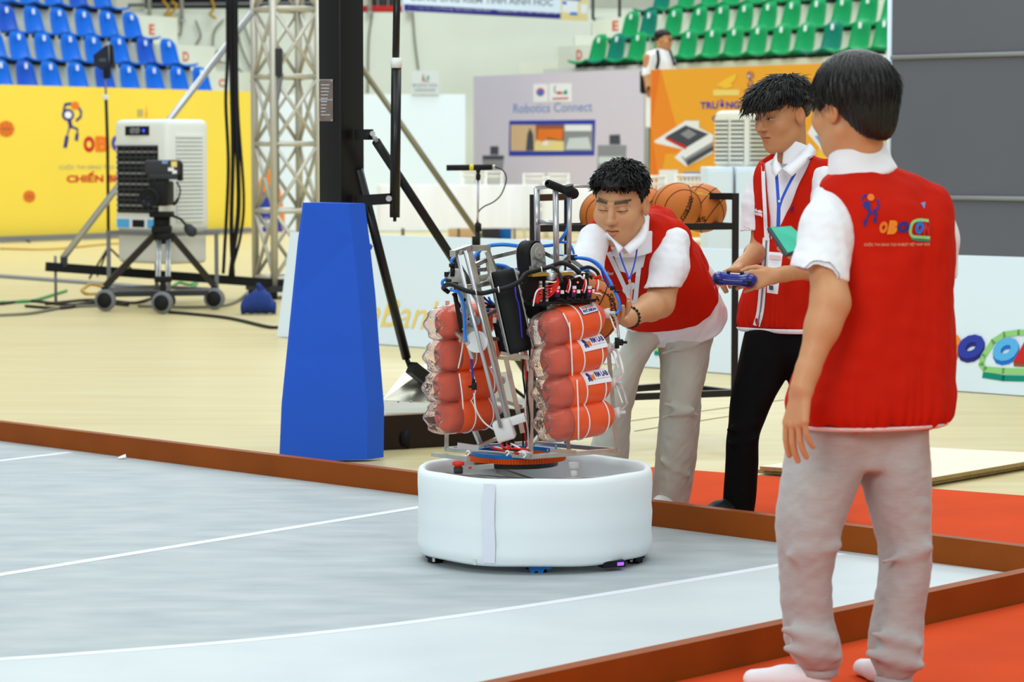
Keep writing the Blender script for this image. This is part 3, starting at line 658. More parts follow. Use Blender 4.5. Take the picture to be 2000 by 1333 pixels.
def chair(x, Y, w, h, label):
    p = at(x, 350, Y); cx = p.x
    root = thing('banquet_chair', (cx, Y, 0), label, 'chair', 'white slatted banquet chairs')
    mb = MB(); mb.box((cx, Y + .0, 0.46), (w, 0.42, 0.04), bev=0.012); mb.build('seat', MATS['chair_white'], root)
    for sx in (-1, 1):
        for sy in (-1, 1):
            mb = MB(); top = h if sy > 0 else 0.45; mb.tube([(cx + sx * (w / 2 - .02), Y + sy * .19, 0), (cx + sx * (w / 2 - .02) * (1.06 if sy > 0 else 1), Y + sy * .19 + (0.07 if sy > 0 else 0), top)], 0.016, 8); mb.build('leg', MATS['chair_white'], root)
    for z in (h - 0.02, h - 0.1, 0.58):
        mb = MB(); mb.tube([(cx - w / 2 + .01, Y + .25, z), (cx + w / 2 - .01, Y + .25, z)], 0.018, 8); mb.build('back_rail', MATS['chair_white'], root)
    for i in range(7):
        mb = MB(); xx = cx - w / 2 + w * (i + 1) / 8; mb.tube([(xx, Y + .25, 0.58), (xx, Y + .25, h - .04)], 0.011, 6); mb.build('back_spindle', MATS['chair_white'], root)
chair(925, 44.2, 0.42, 1.12, 'white banquet chair behind the long table, nearest the microphone stand'); chair(957, 44.6, 0.42, 1.10, 'white banquet chair behind the long table, just right of the microphone')
chair(1047, 44.0, 0.42, 1.06, 'white banquet chair behind the robot handle, left one'); chair(1087, 44.0, 0.42, 1.06, 'white banquet chair behind the robot handle, right one')
chair(1272, 29.5, 0.36, 1.16, 'white banquet chair before the left edge of the orange banner'); chair(1352, 29.0, 0.34, 1.18, 'white banquet chair before the orange banner, behind the basketballs')
# low storage boxes seen under the tables
for x, y, Y, w, h, mt, lb in ((905, 452, 43.5, 0.5, 0.2, 'print_tan', 'tan carton on the floor under the long table'), (978, 452, 43.0, 0.35, 0.2, 'print_azure', 'blue box on the floor behind the long table'), (958, 455, 42.9, 0.3, 0.2, 'print_dark', 'dark box on the floor under the long table')):
    p = at(x, y, Y); mb = MB(); mb.box((p.x, Y + .3, h / 2), (w, 0.3, h), bev=0.01); mb.box((p.x, Y + .3, h + .005), (w * .96, 0.05, 0.01)); mb.build('carton', MATS[mt], label=lb, cat='box', group='boxes under the tables')

# ================================================================== air coolers
mat('louvre_dark', (36, 34, 26), 0.6)
def cooler(name_label, pc, zbase, yaw, Wd, Dp, Hh, tank=True, cart=True, group='air coolers', cream='white_plastic', backonly=False):
    """pc: ground point under the near vertical edge; front face goes left along u1, side face goes right along u2"""
    u1 = Vector((-math.cos(yaw), math.sin(yaw), 0)); u2 = Vector((math.sin(yaw), math.cos(yaw), 0)); Z = Vector((0, 0, 1))
    root = thing('air_cooler', (pc.x, pc.y, 0), name_label, 'air cooler', group)
    c = pc + u1 * Wd / 2 + u2 * Dp / 2 + Z * (zbase + Hh / 2)
    mb = MB(); mb.box(c, (Wd, Dp, Hh), (u1, u2, Z), bev=0.06); mb.build('body', MATS[cream], root)
    nf_ = -u2; ns = -u1
    P = lambda a, z, l=0.0: pc + u1 * a * Wd + Z * (zbase + z * Hh) + nf_ * l       # on the front face
    Q = lambda a, z, l=0.0: pc + u2 * a * Dp + Z * (zbase + z * Hh) + ns * l        # on the side face
    def quad(fn, a0, a1, z0, z1, l, t, nm, m_, par=root):
        mb = MB(); mb.prism([fn(a0, z0, l), fn(a1, z0, l), fn(a1, z1, l), fn(a0, z1, l)], (fn(0, 0, 0) - fn(0, 0, 1)).normalized() * t); return mb.build(nm, MATS[m_], par)
    if not backonly:
        gr_ = quad(P, 0.16, 0.92, 0.17, 0.77, 0.006, 0.01, 'grille_recess', 'louvre_dark')
        for i in range(13):
            z = 0.19 + 0.57 * i / 12; mb = MB(); mb.bar(P(0.17, z, 0.015), P(0.91, z, 0.015), 0.012, 0.02); mb.build('louvre_slat', MATS['mid_grey' if i % 2 else 'dark_grey'], gr_)
        for i in range(7):
            a = 0.2 + 0.68 * i / 6; mb = MB(); mb.bar(P(a, .18, 0.02), P(a, .76, 0.02), 0.008, 0.012); mb.build('louvre_bar', MATS['dark_grey'], gr_)
        cp = quad(P, 0.32, 0.76, 0.86, 0.94, 0.008, 0.012, 'control_panel', 'black_matte')
        for a, m_ in ((0.6, 'mid_grey'), (0.51, 'mid_grey')):
            mb = MB(); mb.cyl(P(a, .9, .008), P(a, .9, .03), 0.03, 14); mb.build('knob', MATS[m_], cp)
        mb = MB(); mb.cyl(P(.41, .9, .008), P(.41, .9, .014), 0.014, 10); mb.build('indicator_light', mat('led_blue', (60, 60, 255), 0.4, emit=(70, 70, 255), estr=1.5), cp)
        st = quad(P, 0.12, 0.95, 0.03, 0.13, 0.006, 0.006, 'lower_label', 'print_white')
        quad(P, 0.7, 0.93, 0.04, 0.115, 0.009, 0.003, 'label_print', 'print_sky', st); quad(P, 0.14, 0.36, 0.04, 0.115, 0.009, 0.003, 'label_print', 'print_sky', st); quad(P, 0.42, 0.64, 0.045, 0.11, 0.009, 0.003, 'water_window', 'black_matte', st)
    cols = ((0.2, 0.82),) if not backonly else ((0.08, 0.46), (0.54, 0.92))
    for fn in ((Q,) if not backonly else (Q, P)):
        for (a0, a1) in (cols if (fn is P or not backonly) else ((0.1, 0.9),)):
            r2 = quad(fn, a0, a1, 0.1, 0.86, 0.005, 0.008, 'side_vent', 'mid_grey' if backonly else 'paper_grey')
            nsl = 11 if backonly else 22
            for i in range(nsl):
                z = 0.11 + 0.74 * i / (nsl - 1); mb = MB(); mb.bar(fn(a0, z, 0.01), fn(a1, z, 0.01), 0.02, 0.022); mb.build('vent_slat', MATS[cream], r2)
    if tank:
        mb = MB(); mb.box(pc + u1 * Wd / 2 + u2 * Dp / 2 + Z * (zbase - 0.14), (Wd * .94, Dp * .94, 0.30), (u1, u2, Z), bev=0.04); mb.build('water_tank', mat('tank_white', (226, 226, 222), 0.4), root)
    if cart:
        corners = [pc + u1 * (Wd * a) + u2 * (Dp * b) for a, b in ((-.06, -.06), (1.06, -.06), (1.06, 1.06), (-.06, 1.06))]
        for i in range(4):
            A, B = corners[i], corners[(i + 1) % 4]
            for z in (0.14, zbase - .01):
                mb = MB(); mb.bar(A + Z * z, B + Z * z, 0.035, ext=0.03); mb.build('cart_rail', MATS['mid_grey'], root)
            mb = MB(); mb.bar(A + Z * 0.12, A + Z * (zbase), 0.035); mb.build('cart_post', MATS['mid_grey'], root)
            mb = MB(); w_ = A + Z * 0.065; mb.cyl(w_ - u1 * .02, w_ + u1 * .02, 0.065, 16); mb.build('caster', MATS['dark_grey'], root)
    return root
pc = at(326, 300, 24.35); pc.z = 0
cooler('white evaporative air cooler on a grey metal trolley before the yellow banner', pc, 0.68, math.radians(42), 0.76, 0.52, 1.04)
p2_ = at(1458, 300, 26.5); p2_.z = 0
cz = at(1458, 330, 26.5).z
cooler('cream air cooler with slatted vents before the orange banner, on white cabinets', p2_, cz, math.radians(38), 0.40, 0.62, 0.58, tank=False, cart=False, cream='cream_plastic', backonly=True)
# white cabinets that carry it
for i, (x0, x1) in enumerate(((1384, 1434), (1439, 1510))):
    a, b = at(x0, 325, 25.6), at(x1, 325, 25.6); root = thing('white_cabinet', ((a.x + b.x) / 2, 25.8, 0), 'white cabinet under the cream air cooler, %s one' % ('left' if i == 0 else 'right'), 'cabinet', 'white cabinets')
    mb = MB(); mb.box(((a.x + b.x) / 2, 26.2, a.z / 2), (b.x - a.x, 1.0, a.z - 0.02), bev=0.01); mb.build('body', MATS['board_white'], root)
    mb = MB(); mb.box(((a.x + b.x) / 2, 25.69, a.z / 2 + .1), (b.x - a.x - 0.04, 0.02, a.z - 0.3)); mb.build('door', MATS['board_white'], root)
    mb = MB(); mb.box((b.x, 25.72, a.z / 2), (0.022, 0.03, a.z - 0.02)); mb.build('edge_strip', MATS['mid_grey'], root)
    mb = MB(); mb.box(((a.x + b.x) / 2, 25.66, 0.1), (b.x - a.x, 0.02, 0.22)); mb.build('plinth', MATS['print_sand'], root)
for i, x in enumerate((1380, 1405, 1425, 1462)):
    p = at(x, 474, 25.0); mb = MB(); mb.box((p.x, 25.0, 0.32), (0.13, 0.3, 0.2), bev=0.03); mb.box((p.x, 25.0, 0.43), (0.1, 0.2, 0.03)); mb.box((p.x, 25.0, 0.12), (0.13, 0.3, 0.23)); mb.build('yellow_crate', mat('crate_yellow', (226, 190, 70), 0.5), label='yellow crate on the floor behind the basketball rack, %s from the left' % ORD[i], cat='crate', group='yellow crates')
Z = Vector((0, 0, 1))
def polybars(root, name, m_, Y, segs, w, tube=True, n=8):
    for (a, b) in segs:
        mb = MB(); A = at(a[0], a[1], a[2] if len(a) > 2 else Y); B = at(b[0], b[1], b[2] if len(b) > 2 else Y)
        mb.tube([A, B], w, n) if tube else mb.bar(A, B, w * 2)
        mb.build(name, MATS[m_], root)
# ================================================================== truss tower
YT = 26.0
g1, g2 = at(508, 560, YT), at(560, 560, YT); half = 0.42
cx_ = at(560, 300, YT).x; root = thing('truss_tower', (cx_, YT, 0), 'square aluminium truss tower standing left of the black hoop post', 'truss')
xl, xr = at(507, 300, YT).x, at(612, 300, YT).x
ax_ = Vector((0.88, 0.47, 0)).normalized(); ay = Vector((-0.47, 0.88, 0)).normalized(); c0 = Vector(((xl + xr) / 2, YT, 0)); hh = 0.235
cor = [c0 + ax_ * (sx * hh) + ay * (sy * hh) for sx, sy in ((-1, -1), (1, -1), (1, 1), (-1, 1))]
for c in cor:
    mb = MB(); mb.tube([c + Z * 0.13, c + Z * 3.6], 0.036, 10); mb.build('chord', MATS['alu_truss'], root)
lev = [0.2, 0.85, 1.5, 2.15, 2.8, 3.45]
for i in range(4):
    A, B = cor[i], cor[(i + 1) % 4]
    for k, z in enumerate(lev):
        mb = MB(); mb.tube([A + Z * z, B + Z * z], 0.026, 8); mb.build('rung', MATS['alu_truss'], root)
        if k + 1 < len(lev):
            z2 = lev[k + 1]
            mb = MB(); mb.tube([A + Z * z, B + Z * z2], 0.02, 8); mb.build('diagonal', MATS['alu_truss'], root)
            mb = MB(); mb.tube([B + Z * z, A + Z * z2], 0.02, 8); mb.build('diagonal', MATS['alu_truss'], root)
mb = MB(); mb.box(c0 + Z * 0.1, (0.62, 0.62, 0.06), (ax_, ay, Z)); mb.build('base_plate', MATS['dark_grey'], root)
for c in cor:
    q = c0 + (c - c0) * 1.1; mb = MB(); mb.cyl(q - ax_ * .025 + Z * .05, q + ax_ * .025 + Z * .05, 0.05, 14); mb.build('caster', MATS['black_matte'], root)
    mb = MB(); mb.tube([q + Z * 0.0, q + Z * 0.12], 0.018, 8); mb.build('jack', MATS['mid_grey'], root)
# sleeve block inside the truss
mb = MB(); mb.box(at(540, 122, YT - 0.3), (0.11, 0.09, 0.27), bev=0.01); mb.build('hoist_motor', MATS['dark_grey'], root)
mb = MB(); mb.tube([at(548, 145, YT - .3), at(538, 200, YT - .3), at(540, 330, YT - .3), at(535, 520, YT - .3)], 0.03, 8); mb.build('hoist_strap', MATS['mid_grey'], root)
# outriggers
mb = MB(); mb.bar(at(90, 521, 24.9), at(565, 556, 25.75), 0.075, 0.085); mb.build('outrigger_beam', MATS['black_matte'], root)
mb = MB(); mb.tube([at(122, 506, 24.95), at(492, 25, 25.7)], 0.032, 10); mb.build('brace_pole', MATS['alu'], root)
mb = MB(); mb.box(at(125, 512, 24.95), (0.06, 0.06, 0.09)); mb.build('brace_clamp', MATS['dark_grey'], root)
mb = MB(); mb.tube([at(620, 8, 26.0), at(990, 540, 25.4)], 0.029, 10); mb.build('brace_pole', mat('pole_olive', (128, 122, 96), 0.4, metal=0.5), root)
mb = MB(); mb.bar(at(620, 556, 26.0), at(1000, 548, 25.4), 0.06, 0.07); mb.build('outrigger_beam', MATS['black_matte'], root)
mb = MB(); p = at(108, 500, 24.92); mb.tube([p, Vector((p.x, p.y, 0.02))], 0.014, 8); mb.cyl(Vector((p.x, p.y, 0)), Vector((p.x, p.y, 0.02)), 0.06, 12); mb.build('foot_screw', MATS['mid_grey'], root)
# ================================================================== hanging black cables
for i, (w, pts) in enumerate(((.016, [(444, -10), (444, 120), (441, 200), (446, 330), (438, 500), (436, 535)]), (.02, [(450, -10), (452, 150), (455, 300), (452, 440), (455, 540)]), (.022, [(457, -10), (459, 120), (462, 250), (466, 400), (456, 490), (450, 540)]), (.014, [(462, -10), (464, 200), (476, 380), (470, 460), (455, 520), (457, 545)]))):
    mb = MB(); mb.tube([at(x, y, 25.35) for x, y in pts], w, 6, sub=6); mb.build('hanging_cable', MATS['black_matte'], label='black cable hanging beside the truss tower, %s from the left at the top' % ORD[i], cat='cable', group='hanging black cables')
# cables on the floor at left
mat('cable_black', (40, 38, 34), 0.6); mat('cable_green', (60, 150, 80), 0.5)
fl = [('cable_black', [(0, 594), (60, 588), (140, 596), (200, 586), (260, 592), (300, 582)], 'black cable snaking over the floor left of the camera tripod'),
      ('cable_black', [(50, 598), (120, 602), (190, 592), (250, 596), (180, 586), (90, 594)], 'black cable loop on the floor below the steel beam'),
      ('cable_yellow', [(160, 566), (175, 556), (200, 560), (196, 572), (170, 574), (160, 566)], 'coil of yellow cable on the floor under the beam'),
      ('cable_green', [(335, 560), (350, 552), (370, 556), (385, 552), (372, 562), (345, 563), (335, 560)], 'coil of green cable on the floor right of the tripod'),
      ('cable_green', [(0, 591), (60, 588), (110, 574), (130, 568)], 'thin green cable on the floor at left edge'),
      ('cable_yellow', [(0, 486), (100, 487), (210, 477), (300, 474)], 'yellow cable along the foot of the yellow banner'),
      ('cable_black', [(330, 610), (380, 614), (450, 622), (520, 638), (545, 640)], 'thin brown cable on the floor leading to the sponsor board'),
      ('cable_grey', [(0, 616), (60, 612), (130, 600), (200, 597)], 'thin grey cable on the floor at left edge'),
      ('cable_grey', [(270, 598), (400, 600), (460, 590), (490, 560), (500, 520)], 'thin grey cable running to the truss foot'),
      ('cable_black', [(0, 469), (12, 464), (28, 460), (45, 466), (58, 473)], 'black cable loop before the yellow banner')]
for i, (m_, pts, lb) in enumerate(fl):
    mb = MB(); mb.tube([ground(x, y, 0.015) for x, y in pts], 0.014, 6, sub=6); mb.build('floor_cable', MATS[m_], label=lb, cat='cable', group='cables lying on the floor')
mb = MB(); p, q = ground(-40, 538), ground(330, 566); strip(mb, p, q, 0.25, 0.0, 0.02); mb.build('cable_ramp', MATS['mid_grey'], label='flat grey cable ramp on the floor below the air cooler', cat='cable ramp')
# ================================================================== antenna on a stand
Ya = 30.0
root = thing('antenna_stand', Vector((at(207, 300, Ya).x, Ya, 0)), 'black fin shaped antenna on a thin stand before the yellow banner', 'antenna')
mb = MB(); mb.tube([Vector((at(210, 300, Ya).x, Ya, 0)), at(210, 280, Ya), at(207, 190, Ya)], 0.018, 8); mb.build('stand_pole', MATS['black_matte'], root)
mb = MB(); mb.tube([at(207, 192, Ya), at(206, 150, Ya)], 0.012, 8); mb.build('upper_pole', MATS['mid_grey'], root)
mb = MB(); mb.box(at(206, 190, Ya), (0.06, 0.05, 0.06), bev=0.012); mb.build('clamp', MATS['white_plastic'], root)
mb = MB(); mb.box(at(209, 143, Ya), (0.08, 0.06, 0.12), bev=0.012); mb.build('mount', MATS['black_matte'], root)
pa = Plane(at(205, 115, Ya), (1, 0, 0), (0, 0, 1))
mb = MB(); mb.prism([pa.px(182, 108), pa.px(205, 90), pa.px(211, 88), pa.px(213, 135), pa.px(198, 137), pa.px(184, 127)], (0, 0.03, 0)); mb.build('fin', mat('fin_navy', (30, 36, 62), 0.5), root)
mb = MB(); mb.prism([pa.px(213, 86, .02), pa.px(219, 88, .02), pa.px(222, 124, .02), pa.px(214, 134, .02)], (0, 0.1, 0)); mb.build('rear_fin', MATS['black_matte'], root)
mb = MB(); pa.text(mb, 'AUDIO', 194, 120, 207, 114, lift=.004); mb.build('lettering', MATS['print_grey'], root)
for a in (0, 2.1, 4.2):
    b = Vector((at(210, 300, Ya).x, Ya, 0)); mb = MB(); mb.tube([b + Z * .35, b + Vector((math.cos(a) * .35, math.sin(a) * .35, 0.01))], 0.012, 8); mb.build('leg', MATS['black_matte'], root)
# ================================================================== television camera on a wheeled tripod
Yc = 23.9; A = lambda x, y, d=0.0: at(x, y, Yc + d)
root = thing('broadcast_camera', Vector((at(318, 300, Yc).x, Yc, 0)), 'black broadcast camera on a wheeled tripod in front of the air cooler', 'camera')
mb = MB(); mb.box(A(319, 328), (0.32, 0.2, 0.14), bev=0.025); mb.box(A(321, 345), (0.26, 0.22, 0.05), bev=0.01); vf = mb.build('viewfinder', MATS['dark_grey'], root)
for x, y, w, h, m_ in ((340, 321, .05, .05, 'print_gold'), (334, 331, .05, .03, 'print_white'), (322, 317, .05, .03, 'print_paleblue'), (341, 336, .04, .03, 'print_white')):
    mb = MB(); mb.box(A(x, y, -.105), (w, .01, h)); mb.build('sticker', MATS[m_], vf)
mb = MB(); mb.box(A(352, 336), (0.04, 0.12, 0.16), bev=0.01); mb.build('battery', MATS['black_matte'], root)
mb = MB(); mb.box(A(316, 378, .12), (0.16, 0.5, 0.22), bev=0.02); mb.box(A(318, 356), (0.1, 0.2, 0.1), bev=0.02); mb.build('camera_body', MATS['black_matte'], root)
mb = MB(); a_ = A(301, 384, .1); b_ = A(289, 387, -.32); mb.lathe(b_, a_ - b_, [(0.0, 0.02), (0.06, 0.02), (0.072, 0.0), (0.085, 0.0), (0.085, 0.1), (0.065, 0.12), (0.065, 0.3), (0.05, 0.32), (0.05, 0.44)], 24); mb.build('lens', MATS['black_matte'], root)
mb = MB(); mb.lathe(b_ + (a_ - b_).normalized() * 0.015, a_ - b_, [(0.0, 0.004), (0.045, 0.006), (0.06, 0.0)], 20); mb.build('lens_glass', mat('lens_glass', (20, 22, 40), 0.05), root)
mb = MB(); mb.tube([A(345, 355), A(352, 372), A(346, 395), A(338, 400), A(350, 385)], 0.008, 6, sub=5); mb.build('cable_loop', MATS['black_matte'], root)
mb = MB(); mb.box(A(316, 419), (0.2, 0.22, 0.05), bev=0.01); mb.cyl(A(316, 424), A(316, 446), 0.075, 16); mb.box(A(316, 448), (0.17, 0.17, .07), bev=.02); mb.build('fluid_head', MATS['black_matte'], root)
mb = MB(); mb.tube([A(330, 420), A(352, 428, .05), A(366, 444, -.05)], 0.012, 8, sub=4); ph = mb.build('pan_bar', MATS['black_matte'], root)
mb = MB(); mb.lathe(A(364, 442, -.05), A(378, 456, -.1) - A(364, 442, -.05), [(0, 0), (.03, 0), (.045, .03), (.05, .09), (.03, .12), (0, .12)], 14); mb.build('zoom_demand', MATS['dark_grey'], ph)
mb = MB(); mb.lathe(A(320, 455), (0, 0, -1), [(0, 0), (0.09, 0), (0.095, 0.04), (0.07, 0.09), (0.05, 0.1), (0, .1)], 16); mb.build('tripod_bowl', MATS['black_matte'], root)
feet = [(A(205, 582, -.15), 'l'), (A(316, 590, -.55), 'm'), (A(418, 578, .1), 'r')]
for i, (f_, w_) in enumerate(feet):
    top = A((303, 320, 334)[i], 458); low = Vector((f_.x, f_.y, 0.22)) if i != 1 else Vector((f_.x, f_.y + .1, 0.2))
    if i == 1:
        for dx in (-.055, -.03, .03, .055):
            mb = MB(); mb.tube([top + Vector((dx, 0, 0)), low + Vector((dx, 0, .12))], 0.011, 8); mb.build('leg_tube', MATS['alu'], root)
        mb = MB(); mb.box(low + Z * .1, (0.15, .06, .05), bev=.01); mb.bar(low + Z * .1, low - Z * .05, .05); mb.build('leg', MATS['black_matte'], root)
    else:
        mb = MB(); mb.bar(top, low, 0.055); mb.build('leg', mat('tripod_brown', (46, 40, 34), 0.5), root)
    mb = MB(); mb.bar(low, Vector((f_.x, f_.y, 0.1)), 0.05); mb.build('caster_fork', MATS['black_matte'], root)
    c = Vector((f_.x, f_.y - .02, 0.1)); mb = MB(); mb.lathe(c - Vector((0.0, 0.025, 0)), (0.25, 1, 0), [(0, 0), (.07, 0), (.095, .004), (.1, .025), (.095, .046), (.07, .05), (0, .05)], 20); wh = mb.build('caster_wheel', MATS['mid_grey'], root)
    mb = MB(); mb.lathe(c - Vector((0.0, 0.03, 0)), (0.25, 1, 0), [(0, 0), (.07, 0), (.07, .004)], 20); mb.build('wheel_disc', MATS['black_matte'], wh)
    cen = Vector((at(318, 300, Yc).x, Yc, 0.15)); mb = MB(); mb.bar(Vector((f_.x, f_.y, .15)), cen, .045); mb.build('dolly_arm', MATS['dark_grey'], root)
# ================================================================== blue bag
Yb_ = 22.8; root = thing('blue_bag', ground(505, 613), 'small blue cloth bag lying on the floor by the truss tower', 'bag')
p = ground(505, 614); mb = MB(); V = []; F = []
for i in range(13):
    t = i / 12; w = 0.16 * (1 - 0.25 * abs(t - .4)); 
    for k in range(14):
        a = 2 * math.pi * k / 14; x = (t - .5) * 0.30; hgt = 0.055 + 0.06 * math.sin(min(1, t * 1.2) * 2.4)
        V.append((p.x + x, p.y + math.cos(a) * 0.09, max(0.004, hgt * (1 + math.sin(a)) * (0.95 if t < .9 else .6) + .004 + .01 * math.sin(i * 2.2 + k))))
for i in range(12):
    for k in range(14): F.append((i * 14 + k, i * 14 + (k + 1) % 14, (i + 1) * 14 + (k + 1) % 14, (i + 1) * 14 + k))
F.append(tuple(range(14))); F.append(tuple(12 * 14 + k for k in range(14)))
mb.add(V, F, True); mb.build('pouch', mat('bag_blue', (34, 58, 130), 0.75), root)
mb = MB(); mb.tube([p + Vector((.06, 0, .12)), p + Vector((.02, -.02, .22)), p + Vector((.0, 0, .26)), p + Vector((.08, .02, .16)), p + Vector((.13, 0, .05))], 0.02, 8, sub=4); mb.build('strap', MATS['bag_blue'], root)
# ================================================================== basketball hoop stand
mat('pad_blue', (34, 92, 214), 0.55, bump=0.12, bscale=25); mat('base_dark', (40, 26, 20), 0.3, noise=.2, nscale=6)
Yh = 12.6; H_ = lambda x, y, d=0.0: at(x, y, Yh + d)
root = thing('hoop_stand', Vector((at(665, 300, Yh).x, Yh, 0)), 'black basketball hoop stand with blue padded post, left of the robot', 'hoop stand')
pw_ = (H_(707, 100) - H_(617, 100)).length / 1.38
pc_ = H_(662, 300); ang = math.radians(47); e1 = Vector((math.cos(ang), math.sin(ang), 0)); e2 = Vector((-math.sin(ang), math.cos(ang), 0))
mb = MB(); c = Vector((H_(664, 300).x, Yh + .12, 1.8)); mb.box(c, (pw_, pw_ * .96, 3.6), (e1, e2, Z), bev=0.008); mb.build('post', MATS['black_metal'], root)
nL = -e1 if (-e1).x < 0 and (-e1).y < 0 else None
# left visible face of the post has normal pointing left and to the viewer
nl = Vector((-math.cos(ang), -math.sin(ang), 0)); ul = Vector((math.sin(ang), -math.cos(ang), 0))
pls = Plane(c + nl * (pw_ / 2 + .001), ul, Z)
mb = MB(); pls.poly(mb, [(625, 237), (651, 237), (651, 155), (625, 155)], .003); st = mb.build('rating_plate', mat('plate_alu', (170, 150, 140), 0.3, metal=.8, noise=.2, nscale=30), root)
mb = MB(); pls.line(mb, [(625, 195), (651, 195)], 3, .005); pls.line(mb, [(625, 156), (651, 156)], 2, .005); mb.build('plate_strip', MATS['alu'], st)
for x, y in ((626, 158), (650, 158), (626, 195), (650, 195), (626, 235), (650, 235)):
    mb = MB(); pls.disc(mb, x, y, 2, .007, 10); mb.build('rivet', MATS['alu'], st)
mb = MB()
for i in range(10): pls.line(mb, [(629, 166 + i * 6.5), (645 - (i * 37) % 9, 166 + i * 6.5)], 1.1, .006)
mb.build('plate_print', MATS['print_white'], st)
# padding: a thick wedge in front of the post
Yp = 12.15; fx = [(592, 396), (582, 470), (571, 580), (559, 700), (550, 790), (546, 885), (546, 925)]; fr = [(685, 398), (694, 470), (706, 580), (714, 690), (723, 800), (722, 900), (722, 935)]
L_ = [at(x, y, Yp - .03) for x, y in fx]; R_ = [at(x, y, Yp + .05) for x, y in fr]
dn = Vector((0.06, 0.09, 0)); V = []; F = []
n_ = len(L_)
for l, r in zip(L_, R_):
    l.z = max(l.z, .01); r.z = max(r.z, .01)
    V += [l + Vector((.012, 0, 0)), r - Vector((.012, 0, 0)), r + Vector((.004, .016, 0)), r + dn * .9, r + dn, l + dn * 1.3, l + Vector((-.002, .02, 0))]
m7 = 7
for i in range(n_ - 1):
    for k in range(m7): F.append((i * m7 + k, i * m7 + (k + 1) % m7, (i + 1) * m7 + (k + 1) % m7, (i + 1) * m7 + k))
F.append(tuple(range(m7))); F.append(tuple((n_ - 1) * m7 + k for k in range(m7)))
mb = MB(); mb.add(V, F); pad = mb.build('post_pad', MATS['pad_blue'], root)
md = pad.modifiers.new('round', 'BEVEL'); md.width = .008; md.segments = 2; md.limit_method = 'ANGLE'
mb = MB(); mb.tube([H_(688, 414, -.25), H_(704, 432, -.1), H_(712, 455), H_(716, 484), H_(722, 482, .05)], .016, 6, sub=5); mb.build('pad_strap', MATS['pad_blue'], root)
mb = MB(); mb.box(H_(715, 572, -.05), (.02, .2, .05)); mb.build('pad_strap', MATS['pad_blue'], root)
# hydraulic ram and arms
mb = MB(); mb.cyl(H_(776, -60, -.1), H_(773, 115, -.1), .017, 14); mb.build('ram_rod', MATS['black_metal'], root)
mb = MB(); mb.cyl(H_(774, 113, -.1), H_(774, 133, -.1), .026, 18); mb.build('ram_collar', MATS['white_plastic'], root)
mb = MB(); mb.cyl(H_(774, 133, -.1), H_(771, 425, -.1), .024, 18); mb.cyl(H_(771, 425, -.1), H_(771, 433, -.1), .008, 10); mb.build('ram_cylinder', MATS['black_metal'], root)
mb = MB(); mb.bar(H_(700, 392, .05), H_(768, 388, -.1), .05, .05); mb.build('ram_bracket', MATS['black_metal'], root)
mb = MB(); q = H_(760, 388, -.14); mb.cyl(q, q - Vector((0, .03, 0)), .014, 12); mb.build('bolt', MATS['alu'], root)
mb = MB(); mb.bar(H_(700, 263, .05), H_(722, 263), .05, .05); mb.build('strut_bracket', MATS['black_metal'], root)
mb = MB(); q = H_(728, 261, -.03); mb.cyl(q, q - Vector((0, .03, 0)), .012, 12); mb.build('bolt', MATS['alu'], root)
mb = MB(); mb.cyl(H_(727, 261), H_(737, 278), .011, 10); mb.build('strut_pin', MATS['alu'], root)
mb = MB(); mb.cyl(H_(735, 277), H_(1040, 745, 1.2), .022, 12); mb.build('long_strut', MATS['black_metal'], root)
mb = MB(); mb.cyl(H_(700, 330, .1), H_(794, 700, .35), .023, 12); mb.build('side_strut', MATS['black_metal'], root)
mb = MB(); mb.cyl(H_(794, 700, .35), H_(800, 716, .36), .012, 10); mb.bar(H_(803, 718, .3), H_(846, 752, .4), .05, .06); mb.build('strut_lug', MATS['black_metal'], root)
# base with bent sheet metal cover
q1, q2 = H_(735, 815, .1), H_(1065, 782, .5)
mb = MB(); bz0, bz1 = H_(735, 885, .1).z, H_(735, 812, .1).z
fa, fb = Vector((H_(733, 300, .05).x, Yh + .05, 0)), Vector((H_(1068, 300, .5).x, Yh + .5, 0)); bd = Vector((-.25, .9, 0))
mb.prism([fa + Z * bz0, fb + Z * bz0, fb + bd + Z * bz0, fa + bd + Z * bz0], Z * (bz1 - bz0)); mb.build('ballast_box', MATS['base_dark'], root)
mb = MB(); mb.prism([fa + Z * bz1, fb + Z * bz1, fb + bd + Z * bz1, fa + bd + Z * bz1], Z * .006); mb.build('top_sheet', MATS['steel_plate'], root)
w1, w2, w3, w4 = H_(746, 782, .25), H_(838, 788, .2), H_(845, 712, .45), H_(800, 714, .45)
mb = MB(); mb.prism([w1, H_(905, 790, .25), H_(900, 740, .45), w3, w4], Vector((0.02, .02, -.006))); mb.build('bent_cover', MATS['steel_plate'], root)
mb = MB(); mb.prism([H_(905, 790, .25), H_(1010, 800, .35), H_(1000, 725, .5), H_(905, 735, .5)], Vector((0, .02, -.006))); mb.build('bent_cover', MATS['steel_plate'], root)
for x in (778, 803):
    mb = MB(); mb.sphere(H_(x, 785, .2), .006, 8, 6); mb.build('rivet', MATS['alu'], root)
for x, d in ((748, .25), (790, .15), (1020, .5)):
    q = H_(x, 300, d); mb = MB(); mb.cyl(Vector((q.x - .02, q.y, .05)), Vector((q.x + .02, q.y, .05)), .05, 16); mb.bar(Vector((q.x, q.y, .05)), Vector((q.x, q.y, bz0)), .04); mb.build('caster', MATS['black_matte'], root)
